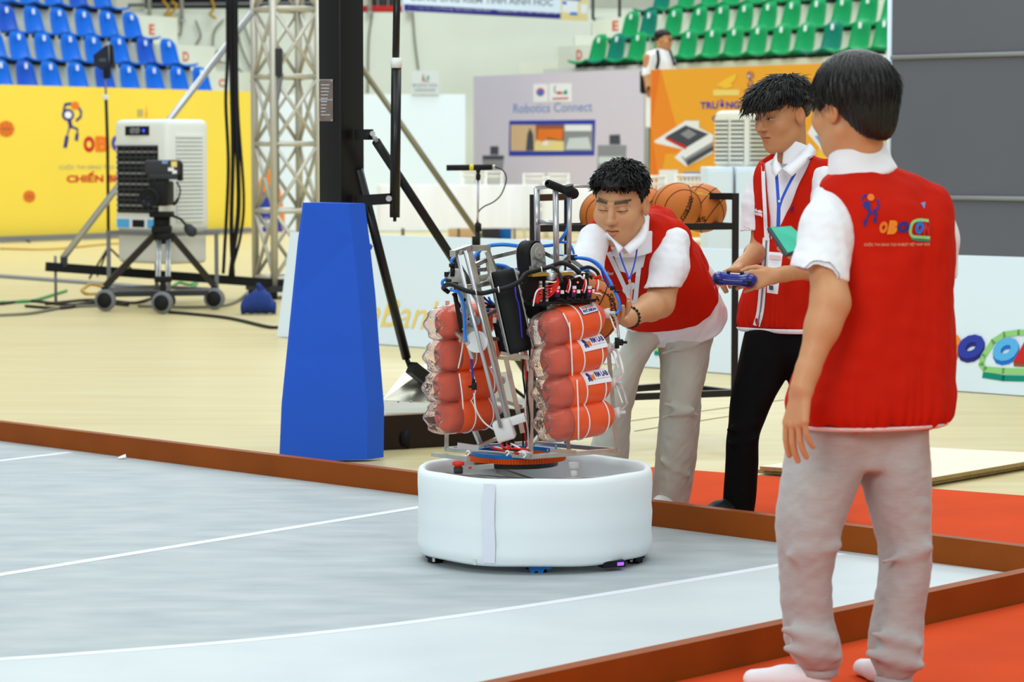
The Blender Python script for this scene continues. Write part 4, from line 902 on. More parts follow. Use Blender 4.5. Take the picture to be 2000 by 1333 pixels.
# ================================================================== shotgun microphone on a stand
Ym = 15.0; M_ = lambda x, y, d=0.0: at(x, y, Ym + d)
gm_ = M_(934, 300); root = thing('microphone_stand', Vector((gm_.x, Ym, 0)), 'black shotgun microphone on a slim stand behind the robot', 'microphone')
mb = MB(); mb.cyl(M_(872, 328), M_(962, 327), .017, 14); mb.build('microphone', MATS['black_matte'], root)
mb = MB(); mb.cyl(M_(917, 327.5), M_(925, 327.5), .0178, 14); mb.build('yellow_ring', mat('ring_yellow', (230, 210, 40), .5), root)
mb = MB(); mb.cyl(M_(957, 327), M_(967, 326), .012, 12); mb.build('connector', MATS['alu'], root)
mb = MB(); mb.lathe(M_(934, 352), (0, 0, 1), [(0, 0), (.012, 0), (.014, .03), (.009, .035), (.012, .05), (.024, .07), (.0, .072)], 12); mb.build('clip', MATS['black_matte'], root)
mb = MB(); mb.cyl(M_(934, 350), M_(933, 445), .006, 10); mb.build('upper_tube', MATS['alu'], root)
mb = MB(); mb.cyl(M_(933, 435), Vector((gm_.x, Ym, .08)), .013, 10); mb.cyl(M_(934, 437), M_(934, 452), .018, 10); mb.cyl(M_(930, 462), M_(930, 480), .024, 10); mb.build('lower_tube', MATS['black_matte'], root)
for a in (0.3, 2.4, 4.5):
    mb = MB(); b = Vector((gm_.x, Ym, .25)); mb.tube([b, b + Vector((math.cos(a) * .3, math.sin(a) * .3, -.24))], .01, 8); mb.build('leg', MATS['black_matte'], root)
mb = MB(); mb.tube([M_(966, 326), M_(982, 333), M_(989, 350), M_(980, 378), M_(965, 394), M_(945, 404), M_(934, 416), M_(931, 440)], .0042, 6, sub=6); mb.build('cable', MATS['black_matte'], root)
# ================================================================== basketball rack and balls
mat('ball_orange', (206, 116, 48), .55, noise=.1, nscale=5, bump=.25, bscale=350); mat('ball_seam', (40, 26, 20), .7); mat('ball_gold', (216, 176, 60), .4)
Yr = 13.0
root = thing('ball_rack', Vector((at(1240, 300, Yr).x, Yr, 0)), 'black square tube basketball rack behind the bending man', 'rack')
fl_, fr_ = Vector((at(1041, 300, 12.6).x, 12.6, 0)), Vector((at(1437, 300, 13.0).x, 13.0, 0))
bk = Vector((.17, .36, 0)); bl_, br_ = fl_ + bk, fr_ + Vector((-.26, .42, 0))
ztop = at(1437, 384, 13.0).z; zsh = at(1437, 442, 13.0).z; zlow = at(1425, 768, 13.0).z; tw = .032
for c, nm in ((fl_, 'post'), (fr_, 'post'), (bl_, 'post'), (br_, 'post')):
    mb = MB(); mb.bar(c + Z * .03, c + Z * (ztop + .016), tw, up=(1, 0, 0)); mb.build('post', MATS['black_metal'], root)
    mb = MB(); mb.cyl(c - Vector((.014, 0, 0)) + Z * .03, c + Vector((.014, 0, 0)) + Z * .03, .03, 14); mb.build('caster', MATS['black_matte'], root)
for z in (zlow, zsh):
    for a, b in ((fl_, fr_), (bl_, br_), (fl_, bl_), (fr_, br_)):
        mb = MB(); mb.bar(a + Z * z, b + Z * z, tw, ext=-tw); mb.build('rail', MATS['black_metal'], root)
for a, b in ((fl_, bl_), (fr_, br_)):
    mb = MB(); mb.bar(a + Z * ztop, b + Z * ztop, tw, ext=-tw); mb.build('rail', MATS['black_metal'], root)
mb = MB(); a = fr_ + (fl_ - fr_).normalized() * 0.0; mb.bar(fr_ + Z * ztop, fr_ + Vector((-.11, .1, 0)) + Z * ztop, tw); mb.build('rail', MATS['black_metal'], root)
def ball_proto():
    mb = MB(); mb.sphere((0, 0, 0), .121, 40, 24)
    me = bpy.data.meshes.new('ball_skin'); me.from_pydata([tuple(v) for v in mb.v], [], mb.f); me.polygons.foreach_set('use_smooth', mb.sm); me.materials.append(MATS['ball_orange'])
    ms = MB(); R = .1212
    def circ(c, ax, r):
        x, y, z = frame_of(ax); pts = [Vector(c) + x * math.cos(2 * math.pi * k / 40) * r + y * math.sin(2 * math.pi * k / 40) * r for k in range(41)]
        ms.tube(pts, .0022, 5, caps=False)
    circ((0, 0, 0), (1, 0, 0), R); circ((0, 0, 0), (0, 1, 0), R)
    for s_ in (-1, 1):
        circ((0, s_ * .066, 0), (0, 1, 0), math.sqrt(R * R - .066 ** 2))
    m2 = bpy.data.meshes.new('ball_seam'); m2.from_pydata([tuple(v) for v in ms.v], [], ms.f); m2.polygons.foreach_set('use_smooth', ms.sm); m2.materials.append(MATS['ball_seam'])
    return me, m2
BALL = ball_proto()
def on_sphere(txt, c, r, w, h, facing, up, m_, root, bold=.02):
    """letters wrapped on a ball; facing: direction of the word's middle from the ball's centre"""
    V, F = text_geo(txt, 1.0, 0, bold); xs = [v[0] for v in V]; ys = [v[1] for v in V]; x0, x1, y0, y1 = min(xs), max(xs), min(ys), max(ys)
    f = Vector(facing).normalized(); u = Vector(up); u = (u - f * u.dot(f)).normalized(); s_ = u.cross(f)
    out = []
    for v in V:
        a = ((v[0] - x0) / (x1 - x0) - .5) * w / r; b = ((v[1] - y0) / (y1 - y0) - .5) * h / r
        d = f * math.cos(a) * math.cos(b) + s_ * math.sin(a) * math.cos(b) + u * math.sin(b); out.append(Vector(c) + d * (r + .0015))
    mb = MB(); mb.add(out, F); mb.build('lettering', MATS[m_], root)
def ball(c, rot, label, texts=()):
    r = thing('basketball', c, label, 'ball', 'orange basketballs')
    for nm, me in (('skin', BALL[0]), ('seam', BALL[1])):
        o = bpy.data.objects.new(nm, me); link(o, r); o.rotation_euler = rot
    for t in texts: on_sphere(t[0], c, .121, t[1], t[2], t[3], t[4], t[5], r)
    return r
zb_ = zsh + .016 + .112
def bpos(x, y, d): p = at(x, y, d); return Vector((p.x, d, p.z))
ball(bpos(1321, 405, 13.12), (.2, .35, .5), 'basketball lettered SB2000 in the rack, right behind the bending man', ((('GSB2000'), .13, .026, (.42, -.9, -.02), (-.85, .1, .35), 'ball_seam'),))
ball(bpos(1372, 407, 13.22), (.7, -.5, .9), 'rightmost basketball in the rack, with gold print on top', (('SB7', .08, .026, (-.25, -.85, -.45), (.15, .2, -1), 'ball_seam'), ('GERU STAR', .1, .014, (.05, -.8, .55), (.3, 0, 1), 'ball_gold')))
ball(bpos(1180, 420, 13.0), (.1, .5, .2), 'leftmost basketball in the rack, left of the bending man')
ball(bpos(1256, 412, 13.25), (.4, .2, 1.0), 'basketball mostly hidden behind the head of the bending man')

# a scrap of paper on the mat by the fence
mb = MB(); q = ground(231, 897, .009); mb.add([q, q + Vector((.035, .01, .006)), q + Vector((.03, .03, .018)), q + Vector((-.004, .028, .004))], [(0, 1, 2, 3)]); o = mb.build('paper_scrap', MATS['print_white'], label='tiny crumpled paper scrap on the mat by the far fence', cat='paper'); md = o.modifiers.new('t', 'SOLIDIFY'); md.thickness = .002
# ================================================================== the robot
RC = ground(1044.5, 1092); RC.z = 0; YR = RC.y
rb = lambda x, y, d=0.0: at(x, y, YR + d)
mat('foam_white', (242, 250, 253), .7, noise=.03, nscale=4, bump=.06, bscale=9); mat('tape_blue_white', (233, 236, 248), .35)
mat('gear_orange', (236, 96, 30), .5); mat('ring_blue', (24, 120, 200), .4); mat('rubber_black', (22, 22, 23), .65, bump=.1, bscale=200)
mat('printed_grey', (168, 166, 160), .6); mat('printed_white', (224, 224, 222), .6); mat('tube_blue', (20, 120, 226), .25, spec=.7); mat('tube_navy', (40, 40, 150), .3)
mat('wire_red', (214, 40, 28), .45); mat('wire_white', (238, 238, 236), .5); mat('wire_black', (20, 20, 22), .5); mat('pcb_black', (22, 20, 22), .45); mat('pcb_purple', (70, 40, 80), .45); mat('brass', (190, 150, 60), .35, metal=.8)
mat('bottle_film', (244, 88, 36), .42, noise=.06, nscale=12, spec=.5, coat=.15); mat('inside_dome_orange', (238, 96, 62), .5, noise=.2, nscale=14)
mat('clear_plastic', (255, 242, 238), .05, trans=.965, ior=1.2, spec=.9, bump=.45, bscale=20); mat('clear_tube', (240, 240, 240), .1, trans=.8, ior=1.2)
mat('cord_white', (240, 236, 230), .6); mat('led_red', (255, 40, 40), .4, emit=(255, 50, 60), estr=8.0); mat('led_purple', (120, 60, 255), .4, emit=(110, 60, 255), estr=3.0)
robot = thing('competition_robot', RC, 'round white foam robot base carrying a steel tower with orange bottles', 'robot')
RR = .410
# -- skirt
mb = MB(); n = 96; prof = [(RR - .05, .05), (RR - .008, .033), (RR, .043)] + [(RR + .0018 * math.sin(k * 2.1), .043 + .257 * k / 8) for k in range(1, 8)] + [(RR + .001, .308), (RR - .004, .322), (RR - .016, .330), (RR - .028, .322), (RR - .033, .30), (RR - .035, .05)]
vs = []
for (r, h) in prof:
    for k in range(n):
        a = 2 * math.pi * k / n; rr = r + .0008 * math.sin(5 * a + h * 9) + .0006 * math.sin(11 * a); hh = h + (.0022 * math.sin(7 * a) if h > .29 or h < .06 else 0)
        vs.append(RC + Vector((math.cos(a) * rr, math.sin(a) * rr, hh)))
m_ = len(prof); mb.add(vs, [(i * n + k, i * n + (k + 1) % n, (i + 1) * n + (k + 1) % n, (i + 1) * n + k) for i in range(m_ - 1) for k in range(n)], True)
mb.build('foam_skirt', MATS['foam_white'], robot)
a0 = math.atan2(-1, -.41); mb = MB(); V = []; F = []
for i in range(9):
    z = .045 + .268 * i / 8
    for k in range(4): a = a0 + (k - 1.5) * .034 + .004 * math.sin(i); V.append(RC + Vector((math.cos(a) * (RR + .0065), math.sin(a) * (RR + .0065), z)))
for i in range(8):
    for k in range(3): F.append((i * 4 + k, i * 4 + k + 1, i * 4 + k + 5, i * 4 + k + 4))
mb.add(V, F, True); mb.build('tape_strip', MATS['tape_blue_white'], robot)
# -- chassis inside the skirt
mb = MB(); mb.lathe(RC + Z * .12, Z, [(0, 0), (RR - .06, 0), (RR - .06, .01), (0, .01)], 48); mb.build('deck', MATS['printed_white'], robot)
for a in (0.35, 1.92, -.6):
    d = Vector((math.cos(a), math.sin(a), 0)); mb = MB(); mb.bar(RC - d * .375 + Z * .27, RC + d * .375 + Z * .27, .02, .02); mb.build('chassis_bar', MATS['steel'], robot)
mb = MB(); mb.bar(rb(845, 888, .06), rb(915, 897, -.1), .014); mb.build('chassis_bar', MATS['steel'], robot)
mb = MB(); mb.bar(rb(912, 915, -.1), rb(965, 911, -.1), .016); mb.build('chassis_bar', MATS['steel'], robot)
p = rb(895, 918, -.2); mb = MB(); mb.lathe(p - Z * .012, Z, [(0, 0), (.016, 0), (.016, .02), (0, .02)], 16); es = mb.build('stop_button', MATS['dark_grey'], robot)
mb = MB(); mb.lathe(p + Z * .008, Z, [(0, 0), (.013, 0), (.013, .006), (.021, .008), (.021, .018), (.012, .022), (0, .022)], 20); mb.build('red_cap', mat('button_red', (214, 50, 30), .4), es)
mb = MB(); mb.cyl(p - Z * .16, p - Z * .012, .012, 10); mb.build('button_stem', MATS['printed_grey'], robot)
p = rb(918, 914, -.2); mb = MB(); mb.cyl(p - Z * .004, p + Z * .004, .005, 10); mb.build('toggle_cap', MATS['button_red'], robot)
# -- wheels under the skirt
def wheel(c, ax, r, w, m_, name):
    mb = MB(); ax = Vector(ax).normalized(); n = 20; x, y, z_ = frame_of(ax); c = Vector(c)
    for s_ in (-.5, .5):
        pts = []
        for k in range(n * 2):
            a = math.pi * k / n; q = r if k % 4 < 2 else r * .8; pts.append(c + ax * (s_ * w - w * .2) + x * math.cos(a) * q + y * math.sin(a) * q)
        mb.prism(pts, ax * w * .4)
    o = mb.build(name, MATS[m_], robot)
    mr = MB()
    for k in range(10):
        a = 2 * math.pi * k / 10; d = x * math.cos(a) + y * math.sin(a); t = -x * math.sin(a) + y * math.cos(a); q = c + d * (r * .88); mr.cyl(q - t * .012, q + t * .012, r * .13, 8)
    mr.build('wheel_roller', MATS['rubber_black'], o); return o
cw = RC + Vector((.009, -.34, .058)); wheel(cw, (0.1, 1, 0), .057, .03, 'ring_blue', 'omni_wheel')
wheel(RC + Vector((-.345, -.12, .045)), (1, .5, 0), .044, .03, 'rubber_black', 'omni_wheel'); wheel(RC + Vector((.345, -.13, .045)), (1, -.5, 0), .044, .03, 'rubber_black', 'omni_wheel'); wheel(RC + Vector((0, .34, .058)), (0, 1, 0), .057, .03, 'ring_blue', 'omni_wheel')
p = RC + Vector((.26, -.30, .03)); e1 = Vector((.9, .43, 0)); e2 = Vector((-.43, .9, 0))
mb = MB(); mb.box(p, (.085, .04, .022), (e1, e2, Z)); sb = mb.build('sensor_box', MATS['pcb_black'], robot)
mb = MB(); mb.box(p - e2 * .0205 + e1 * .022, (.024, .003, .011), (e1, e2, Z)); mb.build('display', MATS['led_purple'], sb)
for x in (847, 927, 1233):
    mb = MB(); q = rb(x, 1098 if x != 927 else 1104, -.36 if x == 927 else -.16); mb.box(q + Z * .01, (.009, .006, .02)); mb.build('skirt_clip', MATS['printed_white'], robot)
# -- turntable
tc = ground(1008, 889, .345); tc.z = .33
mb = MB(); teeth = 110; R1, R0 = .178, .172; ring = []
for k in range(teeth * 4):
    a = 2 * math.pi * k / (teeth * 4); ring.append(R1 if (k % 4) in (1, 2) else R0)
N4 = teeth * 4; V = []
for z in (0, .018):
    for k in range(N4): a = 2 * math.pi * k / N4; V.append(tc + Vector((math.cos(a) * ring[k], math.sin(a) * ring[k], z)))
for z in (.018, 0):
    for k in range(N4): a = 2 * math.pi * k / N4; V.append(tc + Vector((math.cos(a) * .135, math.sin(a) * .135, z)))
F = [(i * N4 + k, i * N4 + (k + 1) % N4, ((i + 1) % 4) * N4 + (k + 1) % N4, ((i + 1) % 4) * N4 + k) for i in range(4) for k in range(N4)]
mb.add(V, F); mb.build('turntable_gear', MATS['gear_orange'], robot)
mb = MB(); mb.lathe(tc + Z * .018, Z, [(.135, 0), (.168, 0), (.168, .014), (.135, .014), (.135, 0)], 64, smooth=False); mb.build('turntable_ring', MATS['ring_blue'], robot)
mb = MB(); mb.lathe(tc - Z * .02, Z, [(0, 0), (.15, 0), (.15, .02), (0, .02)], 40, smooth=False); mb.build('turntable_bearing', MATS['black_metal'], robot)
mb = MB(); q = rb(1121, 905, -.05); mb.lathe(q - Z * .02, Z, [(0, 0), (.018, 0), (.018, .022), (.0, .022)], 24); mb.lathe(q - Z * .05, Z, [(0, 0), (.013, 0), (.013, .03), (0, .03)], 16); mb.build('pinion', MATS['printed_white'], robot)
for k in range(6):
    a = k * 1.05 + .3; q = tc + Vector((math.cos(a) * .15, math.sin(a) * .15, .03)); mb = MB(); mb.cyl(q, q + Z * .016, .003, 8); mb.build('ring_bolt', MATS['alu'], robot)
# -- tower frame
zf = .362; fL, fF, fR = ground(872, 878, zf), ground(1037, 893, zf), ground(1205, 880, zf); fB = fL + fR - fF
def sbar(a, b, w=.015, name='frame_tube', m_='steel', ext=.0):
    mb = MB(); mb.bar(a, b, w, ext=ext); return mb.build(name, MATS[m_], robot)
for a, b in ((fL, fF), (fF, fR), (fR, fB), (fB, fL)): sbar(a, b, .015, ext=.014)
dL, dF, dR, dB = fL.y - YR, fF.y - YR, fR.y - YR, fB.y - YR
sbar(fL, rb(874, 588, dL), .015); sbar(fF, rb(1038, 520, dF), .016); sbar(fR, rb(1176, 540, dR), .015); sbar(fB, rb(1012, 560, dB), .015)
sbar(rb(880, 728, dL + .01), rb(940, 872, dB - .1), .015); sbar(rb(875, 692, dL), rb(1015, 702, dB - .02), .013); sbar(rb(924, 698, dL + .02), rb(975, 683, dB - .05), .012)
sbar(rb(1045, 678, dF), rb(1075, 676, dF + .1), .012); sbar(rb(1030, 880, dF), rb(1095, 800, dB), .012); sbar(rb(1112, 880, .05), rb(1075, 700, dB), .012)
sbar(rb(1045, 746, dF), rb(1078, 800, -.1), .012); sbar(rb(1020, 795, .1), rb(970, 780, .1), .012); sbar(rb(935, 872, .0), rb(1000, 845, .1), .012)
sbar(rb(880, 566, dL), rb(1012, 545, dB - .05), .015); sbar(rb(1038, 540, dF), rb(1176, 545, dR), .014); sbar(rb(898, 665, -.12), rb(1032, 660, dF + .05), .013); sbar(rb(892, 650, -.02), rb(915, 672, -.13), .013)
sbar(rb(1178, 560, dR), rb(1186, 690, dR), .02); sbar(rb(1160, 600, dR - .05), rb(1168, 680, dR), .014); sbar(rb(915, 673, -.12), rb(924, 700, -.1), .013)
sbar(rb(893, 870, -.1), rb(935, 876, -.1), .018, 'sensor_rail', 'alu'); sbar(rb(1075, 880, -.2), rb(1125, 884, -.18), .012)
# slanted lift frame, twin polished tubes running down into a printed block
for a, b, w in (((893, 498, -.16), (978, 836, -.16), .011), ((908, 490, -.13), (992, 828, -.12), .011)):
    mb = MB(); mb.cyl(rb(*a), rb(*b), w * .62, 12); mb.build('lift_tube', MATS['alu'], robot)
sbar(rb(918, 490, -.06), rb(995, 826, -.06), .018); sbar(rb(926, 560, -.1), rb(964, 704, -.1), .018); sbar(rb(988, 700, -.05), rb(1021, 846, -.05), .017); sbar(rb(952, 492, -.04), rb(973, 545, -.06), .016); sbar(rb(1010, 640, -.05), rb(1022, 700, -.05), .013)
sbar(rb(884, 496, -.18), rb(918, 484, -.05), .022, 'top_bracket'); sbar(rb(912, 486, -.06), rb(955, 484, .0), .02, 'top_bracket'); sbar(rb(954, 484, 0), rb(962, 545, -.03), .013); sbar(rb(926, 562, -.1), rb(970, 545, -.05), .014)
sbar(rb(918, 523, -.05), rb(957, 504, .02), .014); sbar(rb(957, 504, .02), rb(1015, 490, .1), .014); sbar(rb(950, 505, .02), rb(960, 552, .02), .013); sbar(rb(925, 528, .0), rb(985, 524, .08), .013); sbar(rb(985, 522, .08), rb(1012, 552, .06), .012); sbar(rb(935, 545, .02), rb(960, 540, .02), .022)
sbar(rb(1055, 490, .1), rb(1085, 505, .08), .013); sbar(rb(1080, 525, -.05), rb(1108, 502, .08), .016); sbar(rb(1112, 505, .08), rb(1160, 540, .05), .013); sbar(rb(978, 690, -.05), rb(1034, 700, -.06), .013); sbar(rb(940, 622, -.02), rb(972, 605, .02), .012)
mb = MB(); q = rb(985, 840, -.12); ex = Vector((.9, -.1, .3)).normalized(); ez = Vector((-.22, -.05, .97)); ez = (ez - ex * ez.dot(ex)).normalized(); ey = ez.cross(ex)
mb.box(q, (.066, .06, .075), (ex, ey, ez), bev=.01); mb.box(q + ex * .055 + ez * .02, (.06, .03, .03), (ex, ey, ez), bev=.005); mb.build('printed_block', MATS['printed_white'], robot)
mb = MB(); mb.cyl(q - ez * .036, q - ez * .055, .02, 16); mb.build('block_motor', MATS['pcb_black'], robot)
# belt conveyors
def belt(a, b, w, th, side, name):
    """loop belt between two rollers a (top) and b (bottom); th thickness of the loop; side = direction across the belt"""
    a, b = Vector(a), Vector(b); t = (b - a).normalized(); s_ = Vector(side); s_ = (s_ - t * s_.dot(t)).normalized(); nn = t.cross(s_); r = th / 2; path = []
    for k in range(13): an = math.pi * k / 12; path.append(a + nn * math.cos(an) * r - t * math.sin(an) * r)
    for k in range(13): an = math.pi * k / 12; path.append(b - nn * math.cos(an) * r + t * math.sin(an) * r)
    m = len(path); mb = MB(); V = [p_ - s_ * w / 2 for p_ in path] + [p_ + s_ * w / 2 for p_ in path]
    mb.add(V, [(i, (i + 1) % m, m + (i + 1) % m, m + i) for i in range(m)], True)
    o = mb.build(name, MATS['rubber_black'], robot); md = o.modifiers.new('thick', 'SOLIDIFY'); md.thickness = .004
    return o, a, b, t, s_, nn, r
for (pa_, pb_, w, th, si) in (((983, 540, -.12), (1014, 676, -.12), .074, .045, (1, .12, .1)), ((1036, 494, .04), (1045, 600, .06), .056, .085, (.75, -.66, 0))):
    o, a, b, t, s_, nn, r = belt(rb(*pa_), rb(*pb_), w, th, si, 'conveyor_belt')
    for e in (-1, 1):
        mb = MB(); c1 = s_ * (e * (w / 2 + .004)); pl_ = []
        for k in range(13): an = math.pi * k / 12; pl_.append(a + c1 + nn * math.cos(an) * r * .86 - t * math.sin(an) * r * .86)
        for k in range(13): an = math.pi * k / 12; pl_.append(b + c1 - nn * math.cos(an) * r * .86 + t * math.sin(an) * r * .86)
        mb.prism(pl_, s_ * e * .004); pt = mb.build('side_plate', MATS['printed_grey'], o)
        mt = MB(); L = (b - a).length
        for k in range(int(L / .03)):
            q = a + c1 + t * (k * .03 + .01) + s_ * (e * .005); mt.bar(q - nn * r * .7, q + nn * r * .7 + t * .03, .005); mt.bar(q + nn * r * .7, q - nn * r * .7 + t * .03, .005)
        mt.build('plate_web', MATS['mid_grey'], o)
        mc = MB(); mc.cyl(a + c1 + s_ * e * .003, a + c1 + s_ * e * .01, r * .5, 16); mc.cyl(a + c1 + s_ * e * .01, a + c1 + s_ * e * .016, .006, 10); mc.build('axle_cap', MATS['printed_grey'], o)
# second narrow belt beside the first and black roller
o, a, b, t, s_, nn, r = belt(rb(975, 636, -.02), rb(985, 680, -.02), .03, .04, (.9, .3, .1), 'conveyor_belt')
mb = MB(); mb.cyl(rb(1040, 606, -.05), rb(1062, 604, .0), .032, 20); mb.build('roller', MATS['rubber_black'], robot)
# printed grey truss plate and motors at left
pq = [rb(890, 556, -.1), rb(908, 552, -.12), rb(925, 620, -.12), rb(934, 655, -.12), rb(905, 660, -.12), rb(903, 610, -.1)]
mb = MB(); mb.prism(pq, Vector((0, .012, 0))); mb.build('motor_plate', MATS['printed_grey'], robot)
for i, (x0, y0, x1, y1) in enumerate(((894, 566, 922, 606), (918, 560, 900, 606), (900, 606, 930, 640), (926, 606, 904, 645))):
    mb = MB(); mb.bar(rb(x0, y0, -.125), rb(x1, y1, -.125), .008); mb.build('plate_rib', MATS['printed_grey'], robot)
mb = MB(); mb.cyl(rb(922, 630, -.1), rb(928, 627, -.15), .018, 20); mb.build('drive_motor', MATS['mid_grey'], robot)
mb = MB(); mb.cyl(rb(933, 668, -.09), rb(931, 668, -.13), .038, 24); mb.build('flywheel', MATS['printed_white'], robot)
mb = MB(); mb.lathe(rb(895, 545, -.06), (-.5, -.8, .1), [(0, 0), (.033, 0), (.036, .01), (.03, .02), (.03, .04), (.012, .045), (0, .045)], 18); mb.build('lift_motor', MATS['printed_grey'], robot)
mb = MB(); mb.box(rb(880, 552, -.08), (.03, .04, .025), bev=.004); mb.box(rb(874, 536, -.08), (.022, .02, .016)); mb.box(rb(889, 560, -.14), (.02, .02, .03)); mb.build('solenoid_valve', MATS['pcb_black'], robot)
mb = MB(); mb.cyl(rb(884, 540, -.1), rb(884, 518, -.1), .008, 12); mb.cyl(rb(883, 522, -.1), rb(883, 515, -.1), .011, 12); mb.build('air_fitting', MATS['pcb_black'], robot)
sbar(rb(888, 572, -.02), rb(903, 650, -.02), .016, 'dark_strut', 'pcb_black'); sbar(rb(884, 574, -.04), rb(900, 600, -.02), .006, 'dark_strut', 'pcb_black')
mb = MB(); mb.box(rb(962, 598, .04), (.04, .03, .014)); mb.box(rb(950, 604, .04), (.02, .02, .02)); mb.build('air_manifold', MATS['pcb_black'], robot)
mb = MB(); mb.box(rb(966, 626, -.1), (.012, .012, .018)); mb.build('bolt_head', MATS['alu'], robot)
# -- handle: ladder of tubes with a padded grip
for x, y0, y1, d in ((1048, 367, 480, .1), (1085, 366, 540, .06), (1113, 362, 512, .1)):
    mb = MB(); mb.cyl(rb(x, y0, d), rb(x + (2 if x != 1113 else -2), y1, d), .0085 if x == 1113 else .0105, 12); mb.build('handle_tube', MATS['alu'], robot)
mb = MB(); mb.bar(rb(1047, 368, .1), rb(1085, 363, .06), .013); mb.build('handle_rung', MATS['alu'], robot)
mb = MB(); mb.cyl(rb(1047, 433, .1), rb(1085, 434, .06), .008, 10); mb.cyl(rb(1046, 433, .095), rb(1051, 433, .095), .013, 10); mb.build('handle_rung', MATS['alu'], robot)
mb = MB(); mb.cyl(rb(1085, 364, .08), rb(1150, 364, .12), .006, 10); mb.cyl(rb(1084, 366, .06), rb(1118, 361, .1), .007, 10); mb.build('handle_rung', MATS['alu'], robot)
g0_, g1_ = rb(1069, 358, .02), rb(1124, 380, .12); mb = MB(); mb.lathe(g0_, g1_ - g0_, [(.006, 0), (.012, -.001), (.0145, .004), (.0145, .1), (.02, .115), (.02, .14), (.0145, .15), (.0145, (g1_ - g0_).length - .004), (.012, (g1_ - g0_).length), (0, (g1_ - g0_).length)], 20); mb.build('foam_grip', MATS['rubber_black'], robot)
mb = MB(); mb.prism([rb(1095, 368, .05), rb(1120, 362, .05), rb(1117, 372, .05), rb(1105, 378, .05)], Vector((0, .03, 0))); mb.build('grip_clamp', MATS['rubber_black'], robot)
mb = MB(); mb.cyl(rb(1027, 470, .05), rb(1034, 471, .05), .008, 12); mb.build('roller_cap', MATS['white_plastic'], robot); mb = MB(); mb.cyl(rb(1026, 470, .045), rb(1027.5, 470, .045), .004, 8); mb.build('roller_pin', MATS['button_red'], robot)
# -- electronics rack
ex0, ex1 = rb(1040, 560, -.2), rb(1172, 555, -.1); eu = (ex1 - ex0); eu.z = 0; eu.normalize(); en = Vector((eu.y, -eu.x, 0)); 
def el(t, y, l=0.0):       # point on the electronics front, t in pixels
    a = (t - 1040) / 132.0; return rb(t, y, -.2 + .1 * a) + en * l
mb = MB(); mb.prism([el(1042, 592), el(1164, 584), el(1164, 590), el(1042, 598)], -en * .11); mb.build('electronics_tray', MATS['pcb_black'], robot)
mb = MB(); mb.prism([el(1042, 592, -.06), el(1164, 584, -.06), el(1164, 535, -.06), el(1042, 538, -.06)], -en * .006); mb.build('electronics_back', MATS['pcb_black'], robot)
mb = MB(); mb.prism([el(1040, 536, .0), el(1120, 531, .0), el(1120, 536, .0), el(1040, 541, .0)], -en * .05); mb.build('terminal_shelf', MATS['brass'], robot)
for x in (1046, 1058):
    for y in range(552, 590, 7):
        mb = MB(); mb.box(el(x + 12, y, -.01), (.008, .01, .009), (eu, en, Z)); mb.build('terminal_screw', MATS['alu'], robot)
for i, x in enumerate((1092, 1124, 1154)):
    mb = MB(); mb.box(el(x, 570, -.02), (.017, .02, .042), (eu, en, Z), bev=.002); dr = mb.build('motor_driver', MATS['pcb_purple'], robot)
    mb = MB(); mb.box(el(x - .5, 562, -.008), (.014, .004, .01), (eu, en, Z)); mb.build('driver_label', MATS['print_white'], dr)
    mb = MB(); mb.sphere(el(x - 1, 569, -.006), .0042, 10, 6); mb.build('driver_light', MATS['led_red'], dr)
    mb = MB(); mb.box(el(x + 8, 571 - i, -.01), (.01, .012, .012), (eu, en, Z)); mb.build('plug', MATS['white_plastic'], robot)
for x, y in ((1078, 564), (1078, 570), (1108, 569), (1139, 567), (1130, 552)):
    mb = MB(); mb.sphere(el(x, y, -.006), .003, 8, 6); mb.build('status_light', MATS['led_red'], robot)
random.seed(5)
def wire(pts, m_, r=.0026, name='wire'):
    mb = MB(); mb.tube(pts, r, 6, sub=5); return mb.build(name, MATS[m_], robot)
for i in range(5): wire([el(1060, 566 + i * 5, .0), el(1050 - i, 562 + i * 5, .012), el(1044 + i, 575 + i * 4, .015), el(1040 + i, 590, .0)], 'wire_red')
for i in range(5): wire([el(1068, 560 + i * 6, .0), el(1078, 556 + i * 4, .014), el(1086 + i, 548 + i, .01), el(1094 + i * 2, 540, -.02)], 'wire_red')
wire([el(1039, 598, .01), el(1042, 572, .02), el(1052, 564, .012), el(1062, 563, 0)], 'wire_white'); wire([el(1066, 550, .0), el(1080, 551, .014), el(1092, 546, .0), el(1104, 543, -.02)], 'wire_white')
for k, x in enumerate((1110, 1141, 1165)):
    wire([el(x, 572, -.01), el(x - 3, 560, .006), el(x, 552, .006), el(x + 4, 545, -.02)], 'wire_red'); wire([el(x + 2, 573, -.01), el(x + 1, 562, .008), el(x + 3, 552, .004), el(x + 7, 546, -.02)], 'wire_white')
wire([el(1162, 571, -.005), el(1172, 566, .005), el(1176, 575, .0), el(1173, 577, -.01)], 'wire_red'); wire([el(1162, 573, -.005), el(1170, 574, .008), el(1176, 577, .0)], 'wire_white')
for i in range(4): wire([el(1100 + i * 22, 545, -.02), el(1112 + i * 20, 539, .0), el(1126 + i * 16, 545, -.01), el(1140 + i * 8, 538, -.03)], ('wire_black', 'wire_white', 'wire_black', 'wire_red')[i], .0035)
for i in range(5): wire([el(1085 + i * 18, 590, -.01), el(1092 + i * 18, 584, .01), el(1104 + i * 16, 588, .006), el(1112 + i * 14, 580, -.01)], 'wire_black', .0035)
mb = MB(); a_, b_ = el(1072, 541, -.0), el(1140, 534, -.05); mb.lathe(a_, b_ - a_, [(0, 0), (.014, 0), (.016, .004), (.016, .018), (.013, .02), (.013, (b_ - a_).length - .02), (.016, (b_ - a_).length - .018), (.016, (b_ - a_).length), (0, (b_ - a_).length)], 18); mb.build('air_cylinder', MATS['alu'], robot)
